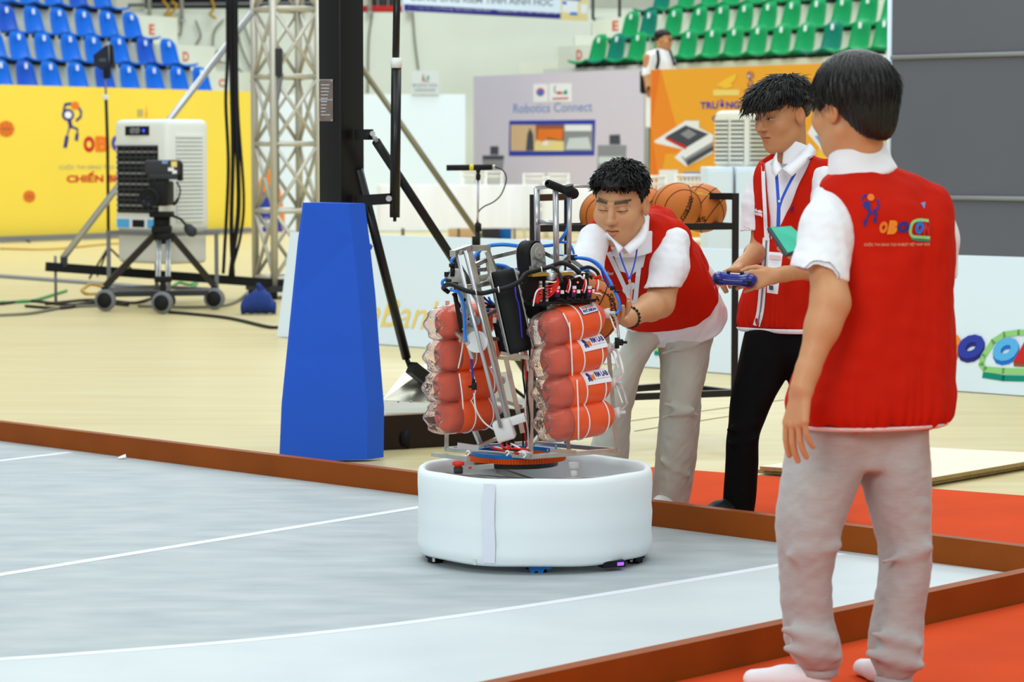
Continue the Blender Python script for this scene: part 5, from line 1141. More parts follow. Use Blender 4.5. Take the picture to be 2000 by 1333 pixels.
mb = MB(); mb.box(rb(1080, 606, -.1), (.042, .03, .034), bev=.008); sen = mb.build('distance_sensor', MATS['white_plastic'], robot)
for x, y in ((1077, 603), (1083, 602), (1080, 609)):
    mb = MB(); mb.sphere(rb(x, y, -.117), .0025, 8, 6); mb.build('sensor_hole', MATS['pcb_black'], sen)
# -- black cable harness and blue air hoses
def hose(pts, m_='tube_blue', r=.0052, name='air_hose'):
    mb = MB(); mb.tube([rb(*p) for p in pts], r, 8, sub=6); return mb.build(name, MATS[m_], robot)
hose([(876, 571, -.06), (866, 562, -.08), (880, 556, -.15), (910, 568, -.2), (940, 573, -.2), (965, 568, -.2), (990, 562, -.2), (1015, 550, -.2), (1028, 535, -.18), (1050, 528, -.16), (1075, 521, -.12), (1095, 514, -.1), (1115, 520, -.1), (1133, 535, -.1)], 'wire_black', .0085, 'cable_harness')
hose([(1060, 526, -.15), (1078, 522, -.16), (1092, 535, -.16), (1098, 552, -.18)], 'wire_black', .006, 'cable_harness'); hose([(1135, 525, -.08), (1150, 522, -.06), (1165, 530, -.06), (1172, 545, -.06)], 'wire_black', .006, 'cable_harness')
for x, y, d in ((885, 562, -.16), (930, 572, -.2), (974, 566, -.2), (1018, 548, -.19), (1058, 527, -.15)):
    mb = MB(); c = rb(x, y, d); mb.lathe(c - Vector((.002, 0, 0)), (1, 0, .2), [(.009, 0), (.0105, 0), (.0105, .004), (.009, .004)], 14); mb.build('cable_tie', MATS['cord_white'], robot)
hose([(918, 520, .02), (932, 495, .05), (950, 482, .08), (980, 478, .1), (1015, 481, .1)], r=.007); hose([(1060, 481, .1), (1085, 477, .1), (1100, 462, .1), (1110, 440, .1), (1110, 382, .1)], r=.006); hose([(1092, 473, .1), (1110, 475, .1), (1118, 487, .1), (1121, 497, .1)], r=.0045)
hose([(945, 528, .03), (965, 519, .05), (985, 520, .06), (1000, 527, .06), (1020, 526, .06)], r=.007); hose([(1062, 498, .1), (1085, 498, .1), (1110, 500, .1)], r=.003); hose([(1100, 533, .0), (1120, 528, .02), (1150, 527, .05)], r=.006)
hose([(1122, 503, .06), (1150, 506, .05), (1172, 518, .02), (1186, 540, -.02), (1196, 562, -.04), (1208, 585, -.05), (1210, 605, -.05), (1203, 613, -.05)]); hose([(1122, 503, .07), (1155, 510, .06), (1178, 530, .03), (1192, 550, -.01), (1196, 562, -.03)]); hose([(1172, 518, .02), (1180, 545, .0), (1190, 562, -.02)], 'tube_navy', .003)
hose([(884, 518, -.1), (882, 508, -.1), (886, 504, -.08)]); hose([(876, 545, -.08), (866, 548, -.1), (864, 556, -.1), (872, 562, -.1)]); hose([(880, 566, -.16), (895, 572, -.17), (904, 590, -.15), (907, 620, -.14), (908, 650, -.14), (911, 668, -.14)]); hose([(888, 566, -.16), (896, 570, -.16), (893, 562, -.15)], r=.004)
hose([(937, 585, .05), (948, 592, .05), (960, 596, .05)], 'tube_navy', .004); hose([(944, 580, .05), (952, 588, .05), (962, 594, .05)], 'tube_navy', .004); hose([(954, 580, .05), (958, 588, .05), (966, 595, .05)], r=.004); hose([(938, 602, .03), (948, 605, .03), (956, 604, .03)], r=.006)
hose([(1011, 552, -.05), (1010, 590, -.05), (1016, 625, -.05), (1020, 650, -.05)], 'tube_navy', .007); hose([(1006, 560, -.16), (1008, 580, -.2), (1014, 600, -.2), (1020, 660, -.2)], 'tube_navy', .003); hose([(920, 700, -.05), (922, 720, -.06), (924, 742, -.07)], 'tube_navy', .004)
hose([(926, 768, -.07), (930, 800, -.06), (945, 825, -.05), (965, 840, -.06)], 'cord_white', .003)
mb = MB(); mb.box(rb(926, 755, -.07), (.018, .018, .026), bev=.003); mb.cyl(rb(915, 756, -.075), rb(925, 755, -.07), .004, 8); mb.cyl(rb(925, 748, -.07), rb(925, 741, -.07), .006, 10); mb.build('flow_valve', MATS['pcb_black'], robot)
mb = MB(); mb.box(rb(1209, 669, -.02), (.03, .02, .022), bev=.004); mb.cyl(rb(1205, 660, -.02), rb(1205, 681, -.02), .008, 10); mb.cyl(rb(1216, 669, -.02), rb(1225, 669, -.02), .005, 10); mb.build('air_regulator', MATS['pcb_black'], robot)
mb = MB(); mb.box(rb(1197, 563, -.04), (.02, .016, .016), bev=.003); mb.cyl(rb(1200, 569, -.05), rb(1211, 570, -.05), .004, 8); mb.build('hose_coupling', MATS['pcb_black'], robot)
mb = MB(); mb.box(rb(1121, 503, .07), (.024, .02, .018), bev=.003); mb.cyl(rb(1113, 506, .09), rb(1113, 515, .09), .005, 8); mb.build('hose_coupling', MATS['pcb_black'], robot)
# wires along the front post and at the turntable
for i, m_ in enumerate(('wire_black', 'wire_red', 'wire_white', 'wire_black')):
    wire([rb(1024 + i * 2.5 + 3 * math.sin(k * 1.3 + i * 1.5), 620 + k * 28, dF - .02 + .006 * math.cos(k + i)) for k in range(10)], m_, .0032)
for i in range(8):
    x0 = 960 + i * 6; m_ = ('wire_red', 'wire_black', 'wire_white', 'wire_red')[i % 4]
    wire([rb(985 + (i % 3) * 8, 862, -.1), rb(978 + i * 5, 872 + (i % 3) * 4, -.16), rb(995 + (i * 17) % 35, 878 + (i % 4) * 3, -.18), rb(990 + (i * 23) % 50, 884, -.12), rb(1020 - i * 9, 874, -.08)], m_, .0035)
for x, y in ((988, 884), (1021, 888), (911, 884)):
    wire([rb(x, y, -.2), rb(x + 3, y - 3, -.21), rb(x + 6, y + 1, -.21), rb(x + 1, y + 7, -.21)], 'cord_white', .0028, 'cable_tie')
# -- bottles used as air tanks
def bottle(c0, c1, r, neck_r, label_kind=None, tint=None):
    """c0 middle of the petal foot (viewer's left), c1 tip of the neck"""
    c0, c1 = Vector(c0), Vector(c1); ax = (c1 - c0); L = ax.length; ax.normalize(); x, y, z_ = frame_of(ax)
    n = 40; prof = [(0.35, .012), (.5, -.004), (.72, .0), (.88, .02), (.97, .045), (1.0, .075), (1.0, .11), (.995, .14), (1.0, L * .5), (1.0, L * .66), (.93, L * .74), (.74, L * .82), (.5, L * .88), (neck_r / r, L * .92), (neck_r / r, L)]
    V = []; F = []
    for i, (f, h) in enumerate(prof):
        for k in range(n):
            a = 2 * math.pi * k / n; amp = max(0, 1 - i / 6.0); pet = .5 + .5 * math.cos(5 * a)
            rr = r * f * (1 - .07 * amp * (1 - pet) * (i > 1)); hh = h + (.018 * amp * (1 - pet) if i > 0 else .02)
            V.append(c0 + ax * hh + x * math.cos(a) * rr + y * math.sin(a) * rr)
    m_ = len(prof); F = [(i * n + k, i * n + (k + 1) % n, (i + 1) * n + (k + 1) % n, (i + 1) * n + k) for i in range(m_ - 1) for k in range(n)]
    V.append(c0 + ax * .028); F += [(len(V) - 1, (k + 1) % n, k) for k in range(n)]
    nr = 6 * n                                           # the clear foot and the orange wrapped body share one outline
    mb = MB(); vi = [i for i in range(8 * n)]
    mb.add(V[:8 * n] + [V[-1]], [f for f in F if all(j < 8 * n or j == len(V) - 1 for j in f)] if False else [tuple(8 * n if j == len(V) - 1 else j for j in f) for f in F if all(j < 8 * n or j == len(V) - 1 for j in f)], True)
    foot = mb.build('bottle', MATS['clear_plastic'], robot)
    md = foot.modifiers.new('wall', 'SOLIDIFY'); md.thickness = .0015; md.offset = -1
    prof2 = [(r * .99, .098), (r * 1.008, .099), (r * 1.008, L * .5), (r * 1.008, L * .66), (r * .94, L * .74), (r * .75, L * .82), (r * .5, L * .885), (neck_r * 1.05, L * .92), (neck_r * 1.05, L * .935), (0, L * .935)]
    mb = MB(); mb.lathe(c0, ax, prof2, 40); mb.build('orange_wrap', MATS['bottle_film'], foot)
    mb = MB(); mb.lathe(c0, ax, [(0, .052), (r * .5, .052), (r * .8, .06), (r * .94, .076), (r * .97, .10)], 32); mb.build('added_inside_dome', MATS['inside_dome_orange'], foot)  # added dome, its colour stands for the lit inside of the orange wrap
    mb = MB(); mb.lathe(c0, ax, [(0, L * .93), (neck_r * 1.0, L * .93), (neck_r, L * .96), (neck_r * 1.5, L * .965), (neck_r * 1.5, L * .985), (neck_r, L * .99), (neck_r, L), (0, L)], 18); mb.build('cap', MATS['white_plastic'], foot)
    for f_ in (.46, .72):
        mb = MB(); rr = r * 1.02 if f_ < .7 else r * .985; mb.lathe(c0 + ax * (L * f_), ax, [(rr, -.0018), (rr + .003, -.0018), (rr + .003, .0018), (rr, .0018), (rr, -.0018)], 32); mb.build('cord_loop', MATS['cord_white'], foot)
    return foot, c0, ax, L, r, x, y
rights = [((1046, 652, -.2), (1186, 612, .02)), ((1050, 712, -.2), (1190, 680, .02)), ((1054, 772, -.2), (1198, 748, .02)), ((1056, 832, -.2), (1206, 806, .02))]
RB_ = [bottle(rb(*a), rb(*b), .0685, .011) for a, b in rights]
lefts = [((842, 636, -.02), (980, 618, .2)), ((840, 700, -.02), (985, 678, .2)), ((838, 760, -.02), (984, 742, .2)), ((842, 818, -.02), (978, 800, .2))]
LB_ = [bottle(rb(*a), rb(*b), .064, .011) for a, b in lefts]
# lettering wrapped on the bottles
def on_tank(bt, geo, t0, t1, h0, h1, m_, parent, name, lift):
    foot, c0, ax, L, r, x, y = bt; V, F = geo
    if not V: return None
    v0 = (Vector((0, -1, .55)) - ax * Vector((0, -1, .55)).dot(ax)).normalized(); v1 = v0.cross(ax).normalized(); v1 = v1 if v1.z < 0 else -v1
    xs = [v[0] for v in V]; ys = [v[1] for v in V]; x0, x1, y0, y1 = min(xs), max(xs), min(ys), max(ys); out = []
    for v in V:
        s_ = t0 + (t1 - t0) * (v[0] - x0) / (x1 - x0); a = (h0 + (h1 - h0) * (v[1] - y0) / (y1 - y0)) / r
        out.append(c0 + ax * s_ + (v0 * math.cos(a) - v1 * math.sin(a)) * (r * 1.008 + lift))
    mb = MB(); mb.add(out, F); return mb.build(name, MATS[m_], parent, recalc=False)
def grid(nx, ny): return [(i / nx, j / ny) for j in range(ny + 1) for i in range(nx + 1)], [(j * (nx + 1) + i, j * (nx + 1) + i + 1, (j + 1) * (nx + 1) + i + 1, (j + 1) * (nx + 1) + i) for j in range(ny) for i in range(nx)]
def disc_geo(n=20, r0=0.0): 
    V = [(math.cos(2 * math.pi * k / n), math.sin(2 * math.pi * k / n)) for k in range(n)]; return V, [tuple(range(n))]
for i in (1, 2):
    L = RB_[i][3]; f = RB_[i][0]
    lb = on_tank(RB_[i], grid(6, 8), L * .47, L * .80, -.028, .028, 'print_white', f, 'paper_label', .0022)
    on_tank(RB_[i], text_geo('RM LAB', bold=.03), L * .615, L * .785, -.004, .016, 'print_navy', f, 'lettering', .004)
    on_tank(RB_[i], text_geo('ROBOTICS AND MECHATRONICS LAB'), L * .615, L * .785, -.013, -.009, 'print_red', f, 'lettering', .004)
    on_tank(RB_[i], text_geo('R', bold=.08), L * .50, L * .555, -.016, .016, 'print_navy', f, 'lettering', .004)
    on_tank(RB_[i], text_geo('M', bold=.06), L * .545, L * .595, -.014, .008, 'print_orange', f, 'lettering', .0045)
L = RB_[0][3]; f = RB_[0][0]
on_tank(RB_[0], grid(6, 6), L * .50, L * .72, -.018, .018, 'print_navy', f, 'sticker', .0018); on_tank(RB_[0], grid(6, 6), L * .507, L * .713, -.016, .016, 'print_white', f, 'sticker', .0026)
on_tank(RB_[0], text_geo('ROB-CON', bold=.02), L * .53, L * .69, .002, .012, 'letter_red', f, 'lettering', .004); on_tank(RB_[0], text_geo('PHT.AIKAA', bold=.04), L * .52, L * .70, -.012, -.001, 'print_navy', f, 'lettering', .004)
# straps that tie the stacks together, clear tubes at the necks
for (xa, ya, xb, yb, d) in ((1112, 630, 1118, 735, -.19), (1127, 742, 1130, 860, -.19), (1100, 612, 1112, 640, -.19), (905, 665, 895, 720, -.05), (897, 730, 905, 800, -.06)):
    wire([rb(xa, ya, d), rb((xa + xb) / 2 + 1, (ya + yb) / 2, d - .01), rb(xb, yb, d)], 'cord_white', .0025, 'tie_cord')
for i in range(3):
    a, b = rights[i][1], rights[i + 1][1]
    wire([rb(a[0] + 2, a[1], a[2]), rb(a[0] + 16, a[1] + 8, 0), rb(b[0] + 18, (a[1] + b[1]) / 2 + 8, -.02), rb(b[0] + 16, b[1] - 14, 0), rb(b[0] + 2, b[1], b[2])], 'clear_tube' if i != 1 else 'cord_white', .005, 'clear_hose')
    wire([rb(a[0] + 4, a[1] + 3, a[2]), rb(a[0] + 10, a[1] + 18, -.02), rb(a[0] + 18, a[1] + 40, -.03)], 'cord_white', .003, 'clear_hose')
for a, b in rights:
    mb = MB(); q = rb(b[0] + 1, b[1], b[2]); mb.cyl(q - Z * .018, q + Z * .018, .007, 10); mb.cyl(q, q + Vector((.025, -.01, .002)), .006, 10); mb.sphere(q, .012, 12, 8); mb.build('neck_fitting', MATS['printed_white'], robot)
# ball gripped in the robot
ball(rb(1146, 606, .12), (.3, .6, .2), 'basketball held inside the robot behind the red lit electronics', (('SB2000', .10, .03, (.72, -.62, .12), (.9, .7, .05), 'ball_seam'),))
# ================================================================== bodies and clothes: smooth solids turned into meshes
A32 = lambda v: np.array(v, dtype=np.float32)
def cap(P, a, b, ra, rb, u=None, k=1.0):
    a = A32(a); b = A32(b); q = P - a; ba = b - a
    if u is not None:
        u = A32(u); q = q + np.outer(q @ u, u) * (1 / k - 1); ba = ba + u * float(ba @ u) * (1 / k - 1)
    t = np.clip((q @ ba) / max(float(ba @ ba), 1e-12), 0, 1)
    return np.linalg.norm(q - t[:, None] * ba, axis=1) - (ra + (rb - ra) * t)
def ell(P, c, r, R=None):
    q = P - A32(c)
    if R is not None: q = q @ A32(R).T
    r = A32(r); k0 = np.linalg.norm(q / r, axis=1); k1 = np.linalg.norm(q / (r * r), axis=1) + 1e-9
    return k0 * (k0 - 1) / k1
def smin(a, b, k):
    h = np.clip(.5 + .5 * (b - a) / k, 0, 1); return b + (a - b) * h - k * h * (1 - h)
def smax(a, b, k): return -smin(-a, -b, k)
def chain(P, pts, rads, k=.015, u=None, f=1.0):
    d = None
    for i in range(len(pts) - 1):
        e = cap(P, pts[i], pts[i + 1], rads[i], rads[i + 1], u, f); d = e if d is None else smin(d, e, k)
    return d
def loft(P, C, e1, rx, ry, pw=2.3, rnd=.02, axis=None):
    """sections of a limb or trunk: centres C along an axis, half widths rx along e1 and ry across it"""
    C = [np.array(c, dtype=np.float64) for c in C]; d = np.array(axis if axis is not None else C[-1] - C[0], dtype=np.float64); d /= np.linalg.norm(d)
    e1 = np.array(e1, dtype=np.float64); e1 = e1 - d * (e1 @ d); e1 /= np.linalg.norm(e1); e2 = np.cross(d, e1)
    ts = np.array([(c - C[0]) @ d for c in C]); o_ = np.argsort(ts); ts = ts[o_]
    cu = np.array([(c - C[0]) @ e1 for c in C])[o_]; cv = np.array([(c - C[0]) @ e2 for c in C])[o_]; RX = np.array(rx)[o_]; RY = np.array(ry)[o_]
    # smooth the profile by resampling through a cubic
    tt = np.linspace(ts[0], ts[-1], 60)
    def sm(y):
        y2 = np.interp(tt, ts, y); k = np.array([1, 2, 3, 2, 1]) / 9.0; z = np.pad(y2, 2, mode='edge'); return np.convolve(z, k, 'valid')
    cu, cv, RX, RY = sm(cu), sm(cv), sm(RX), sm(RY)
    q = P - A32(C[0]); t = q @ A32(d); u = q @ A32(e1) - np.interp(t, tt, cu).astype(np.float32); v = q @ A32(e2) - np.interp(t, tt, cv).astype(np.float32)
    a = np.interp(t, tt, RX).astype(np.float32); b = np.interp(t, tt, RY).astype(np.float32)
    g = (np.abs(u / a) ** pw + np.abs(v / b) ** pw + 1e-9) ** (1 / pw)
    side = (g - 1) * np.minimum(a, b)
    return smax(side, np.maximum(ts[0] - t, t - ts[-1]).astype(np.float32), rnd)
def plane(P, o, n):
    n = A32(n); n = n / np.linalg.norm(n); return (P - A32(o)) @ n
def mesh_of(fn, lo, hi, h, blk=8, slack=1.6):
    """surface of fn = 0 (naive surface nets on a grid that is only filled near the surface)"""
    lo = np.array(lo, dtype=np.float64); hi = np.array(hi, dtype=np.float64)
    nb = np.maximum(1, np.ceil((hi - lo) / (h * blk))).astype(int); n = nb * blk
    g = np.stack(np.meshgrid(*[np.arange(k) for k in nb], indexing='ij'), -1).reshape(-1, 3)
    cen = (lo + (g + .5) * (h * blk)).astype(np.float32)
    dc = fn(cen); act = np.abs(dc) < h * blk * .87 * slack + .012
    V = np.repeat(np.repeat(np.repeat(dc.reshape(nb), blk, 0), blk, 1), blk, 2).astype(np.float32)
    V = np.pad(V, ((0, 1),) * 3, mode='edge')
    ga = g[act]; off = np.stack(np.meshgrid(*[np.arange(blk)] * 3, indexing='ij'), -1).reshape(-1, 3)
    idx = (ga[:, None, :] * blk + off[None]).reshape(-1, 3)
    for s0 in range(0, len(idx), 400000):
        ii = idx[s0:s0 + 400000]; V[ii[:, 0], ii[:, 1], ii[:, 2]] = fn((lo + ii * h).astype(np.float32))
    S = V < 0
    m = None; allin = None
    for dx in (0, 1):
        for dy in (0, 1):
            for dz in (0, 1):
                s = S[dx:S.shape[0] - 1 + dx, dy:S.shape[1] - 1 + dy, dz:S.shape[2] - 1 + dz]
                m = s.copy() if m is None else (m | s); allin = s.copy() if allin is None else (allin & s)
    cells = np.argwhere(m & ~allin)
    if len(cells) == 0: return np.zeros((0, 3)), np.zeros((0, 4), int)
    acc = np.zeros((len(cells), 3)); cnt = np.zeros(len(cells))
    cs = [(0, 0, 0), (1, 0, 0), (0, 1, 0), (1, 1, 0), (0, 0, 1), (1, 0, 1), (0, 1, 1), (1, 1, 1)]
    val = [V[cells[:, 0] + c[0], cells[:, 1] + c[1], cells[:, 2] + c[2]] for c in cs]
    for i in range(8):
        for j in range(i + 1, 8):
            if sum(abs(cs[i][k] - cs[j][k]) for k in range(3)) != 1: continue
            a, b = val[i], val[j]; x = (a < 0) != (b < 0); t = np.where(x, a / np.where(np.abs(a - b) < 1e-12, 1, a - b), 0); t = np.clip(t, 0, 1)
            p = np.array(cs[i])[None] + t[:, None] * (np.array(cs[j]) - np.array(cs[i]))[None]; acc += np.where(x[:, None], p, 0); cnt += x
    P = lo + (cells + acc / cnt[:, None]) * h
    vid = -np.ones(np.array(S.shape) - 1, dtype=np.int64); vid[cells[:, 0], cells[:, 1], cells[:, 2]] = np.arange(len(cells))
    Q = []
    for ax in range(3):
        b1, b2 = (ax + 1) % 3, (ax + 2) % 3
        sl0 = [slice(None)] * 3; sl1 = [slice(None)] * 3; sl0[ax] = slice(0, -1); sl1[ax] = slice(1, None)
        ch = np.argwhere(S[tuple(sl0)] != S[tuple(sl1)])
        ok = (ch[:, b1] > 0) & (ch[:, b2] > 0) & (ch[:, b1] < vid.shape[b1]) & (ch[:, b2] < vid.shape[b2]); ch = ch[ok]
        def at_(o1, o2):
            c = ch.copy(); c[:, b1] += o1; c[:, b2] += o2; return vid[c[:, 0], c[:, 1], c[:, 2]]
        q = np.stack([at_(-1, -1), at_(0, -1), at_(0, 0), at_(-1, 0)], 1)
        fl = S[ch[:, 0], ch[:, 1], ch[:, 2]]; q = np.where(fl[:, None], q, q[:, ::-1]); Q.append(q[(q >= 0).all(1)])
    return P, np.concatenate(Q)
def vnormals(P, F):
    n = np.cross(P[F[:, 2]] - P[F[:, 0]], P[F[:, 3]] - P[F[:, 1]]); N = np.zeros_like(P)
    for k in range(4): np.add.at(N, F[:, k], n)
    return N / (np.linalg.norm(N, axis=1, keepdims=True) + 1e-12)
def relax(P, F, it=2, lam=.5):
    e = np.concatenate([F[:, [0, 1]], F[:, [1, 2]], F[:, [2, 3]], F[:, [3, 0]]]); 
    for _ in range(it):
        S_ = np.zeros_like(P); c = np.zeros(len(P)); np.add.at(S_, e[:, 0], P[e[:, 1]]); np.add.at(S_, e[:, 1], P[e[:, 0]]); np.add.at(c, e[:, 0], 1); np.add.at(c, e[:, 1], 1)
        P = P + (S_ / np.maximum(c, 1)[:, None] - P) * lam
    return P
def wav(P, seed, scale, stretch=(1, 1, 1)):
    """smooth pseudo noise from a few crossed waves, -1..1"""
    r = np.random.RandomState(seed); d = np.zeros(len(P)); Q = P * np.array(stretch) / scale
    for i in range(7):
        k = r.normal(size=3); k /= np.linalg.norm(k); f = r.uniform(.6, 1.7); ph = r.uniform(0, 6.28)
        d += np.sin(Q @ k * f * 6.28 + ph + 1.3 * np.sin(Q @ r.normal(size=3) * 2.2 + ph * 2)) / 7 * 1.6
    return d
def put(name, P, F, m_, parent=None, colors=None, loc=None, label=None, cat=None, group=None):
    me = bpy.data.meshes.new(name); base = np.array(org(parent)) if parent is not None else np.array(loc if loc is not None else (0, 0, 0))
    me.vertices.add(len(P)); me.vertices.foreach_set('co', (P - base).astype(np.float32).ravel())
    nF = len(F); me.loops.add(nF * 4); me.loops.foreach_set('vertex_index', F.astype(np.int32).ravel()); me.polygons.add(nF)
    me.polygons.foreach_set('loop_start', np.arange(0, nF * 4, 4, dtype=np.int32)); 
    me.update(calc_edges=True); me.validate()
    me.polygons.foreach_set('use_smooth', np.ones(len(me.polygons), dtype=bool))
    if colors is not None:
        at_ = me.color_attributes.new('Col', 'FLOAT_COLOR', 'POINT'); at_.data.foreach_set('color', np.concatenate([colors, np.ones((len(colors), 1))], 1).astype(np.float32).ravel())
    me.materials.append(MATS[m_]); o = bpy.data.objects.new(name, me)
    if parent is None and loc is not None: o.location = loc
    link(o, parent); return tag(o, label, cat, group)
def garment(name, fn, lo, hi, h, m_, parent, folds=(), sm=2, post=None, colfn=None):
    P, F = mesh_of(fn, lo, hi, h); P = relax(P, F, sm)
    if folds:
        N = vnormals(P, F); d = np.zeros(len(P))
        for (amp, scale, stretch, seed) in folds: d += amp * wav(P, seed, scale, stretch)
        P = P + N * d[:, None]
    if post: P = post(P, F)
    o = put(name, P, F, m_, parent, colfn(P) if colfn else None); return o, P, F
def bvh_of(P, F): return BVHTree.FromPolygons([tuple(p) for p in P], [tuple(int(i) for i in f) for f in F])
# ---- head in its own frame: x to the wearer's left, y out of the face, z up; unit head about 0.23 m tall
def head_sdf(q, jaw=1.0, eye_open=.5, mouth=.5, nose=1.0):
    d = ell(q, (0, -.012, .036), (.074, .094, .082))
    d = smin(d, ell(q, (0, .028, -.022), (.064, .068, .085)), .03)
    d = smin(d, ell(q, (0, .045, -.074), (.047 * jaw, .046, .040)), .03)
    d = smin(d, cap(q, (-.052 * jaw, .0, -.055), (-.02, .06, -.095), .016, .014), .03); d = smin(d, cap(q, (.052 * jaw, .0, -.055), (.02, .06, -.095), .016, .014), .03)
    for s in (-1, 1):
        d = smin(d, ell(q, (s * .040, .062, -.022), (.028, .026, .026)), .025)           # cheeks
        d = smax(d, -ell(q, (s * .031, .103, .010), (.020, .016, .013)), .014)            # eye sockets
        d = smin(d, ell(q, (s * .031, .0815, .0085), (.0165, .0135, .0115)), .004)         # lids over the eyeball
        d = smin(d, cap(q, (s * .012, .094, .030), (s * .046, .084, .033), .0075, .006), .014)   # brow
        e = ell(q, (s * .079, -.006, -.004), (.010, .021, .033)); e = smax(e, -ell(q, (s * .090, -.001, .002), (.009, .012, .020)), .006)
        d = smin(d, e, .008)
        d = smin(d, ell(q, (s * .0115, .1005, -.026), (.0085, .0095, .0075)), .006)       # nostril wings
    d = smin(d, chain(q, [(0, .088, .020), (0, .104, -.004), (0, .113 * (.5 + .5 * nose), -.021)], [.0075, .0085, .0115], .01), .012)
    d = smax(d, -ell(q, (.0055, .103, -.0335), (.0035, .006, .004)), .002); d = smax(d, -ell(q, (-.0055, .103, -.0335), (.0035, .006, .004)), .002)
    up = chain(q, [(-.023, .085, -.0545), (-.008, .0985, -.0505), (0, .099, -.052), (.008, .0985, -.0505), (.023, .085, -.0545)], [.003, .0055, .005, .0055, .003], .003)
    low = chain(q, [(-.021, .085, -.0575 - .003 * mouth), (0, .0965, -.0625 - .006 * mouth), (.021, .085, -.0575 - .003 * mouth)], [.003, .007, .003], .004)
    d = smin(d, up, .006); d = smin(d, low, .006)
    d = smax(d, -chain(q, [(-.017, .094, -.0565), (0, .108, -.0565 - .001 * mouth), (.017, .094, -.0565)], [.0012, .0012 + .0022 * mouth, .0012], .002), .003)
    d = smin(d, ell(q, (0, .075, -.098), (.018, .016, .014)), .016)
    return d
def face_paint(q, base, eye_open=.5, mouth=.5, brow=(.03, .022, .016)):
    c = np.tile(np.array(base), (len(q), 1)).astype(float)
    def mix(mask, col, k=1.0): 
        m = np.clip(mask, 0, 1)[:, None] * k; c[:] = c * (1 - m) + np.array(col) * m
    x, y, z = q[:, 0], q[:, 1], q[:, 2]; ax = np.abs(x); front = y > .06
    red = np.exp(-(((ax - .04) / .022) ** 2 + ((z + .02) / .02) ** 2)) * front; mix(red, np.array(base) * np.array([1.02, .86, .82]), .35)
    lipd = np.maximum(np.abs(z + .057 + .003 * mouth) - (.0105 + .003 * mouth) * np.clip(1 - (ax / .025) ** 2, 0, 1), ax - .024)
    mix((lipd < 0) * (y > .082), np.array(base) * np.array([.95, .62, .58]), .8)
    gap = (np.abs(z + .0567 + .0008 * mouth) < .0016 + .0012 * mouth * np.clip(1 - (ax / .016) ** 2, 0, 1)) & (ax < .021) & (y > .078); mix(gap.astype(float), (.09, .03, .025), .9)
    zb = .0345 + .002 * np.clip((ax - .012) / .03, 0, 1) - .09 * np.clip(ax - .040, 0, 1); bd = np.clip(1.4 - np.abs(z - zb) / (.0050 - .04 * np.clip(ax - .03, 0, .04)), 0, 1) * (ax > .011) * (ax < .054) * (y > .05); mix(bd, brow, .9)
    # the eye: lash line, white, iris
    ex = (ax - .031) / .0165; open_h = .0048 * eye_open * np.clip(1 - ex ** 2, 0, 1); ez = z - (.0065 + .0015 * ex)
    inside = (np.abs(ez) < open_h) & (np.abs(ex) < 1) & (y > .07); mix(inside.astype(float), (.62, .58, .54))
    iris = inside & (np.abs(ax - .031) < .0055); mix(iris.astype(float), (.02, .012, .01))
    lash = (np.abs(ez - open_h - .0008) < .0017) & (np.abs(ex) < 1.05) & (y > .065); mix(lash.astype(float), (.03, .02, .016), .9)
    crease = (np.abs(ez - open_h - .007) < .0013) & (np.abs(ex) < .95) & (y > .065); mix(crease.astype(float), np.array(base) * .6, .6)
    ear = np.exp(-(((ax - .088) / .012) ** 2)) * (ax > .07); mix(ear, np.array(base) * np.array([1.0, .74, .68]), .5)
    nos = (np.abs(ax - .0055) < .004) & (np.abs(z + .033) < .004) & (y > .095); mix(nos.astype(float), np.array(base) * .25, .7)
    return c
class Head:
    def __init__(s, c, f, up, scale):
        f = Vector(f).normalized(); up = Vector(up); up = (up - f * up.dot(f)).normalized(); l = f.cross(up).normalized() * -1
        s.c = Vector(c); s.f = f; s.u = up; s.l = up.cross(f).normalized() * -1
        s.l = f.cross(up) * -1; s.R = np.array([list(s.l), list(s.f), list(s.u)], dtype=np.float32); s.k = scale
    def loc(s, P): return ((P - A32(s.c)) @ s.R.T) / np.float32(s.k)
    def w(s, x, y, z): return s.c + (s.l * x + s.f * y + s.u * z) * s.k
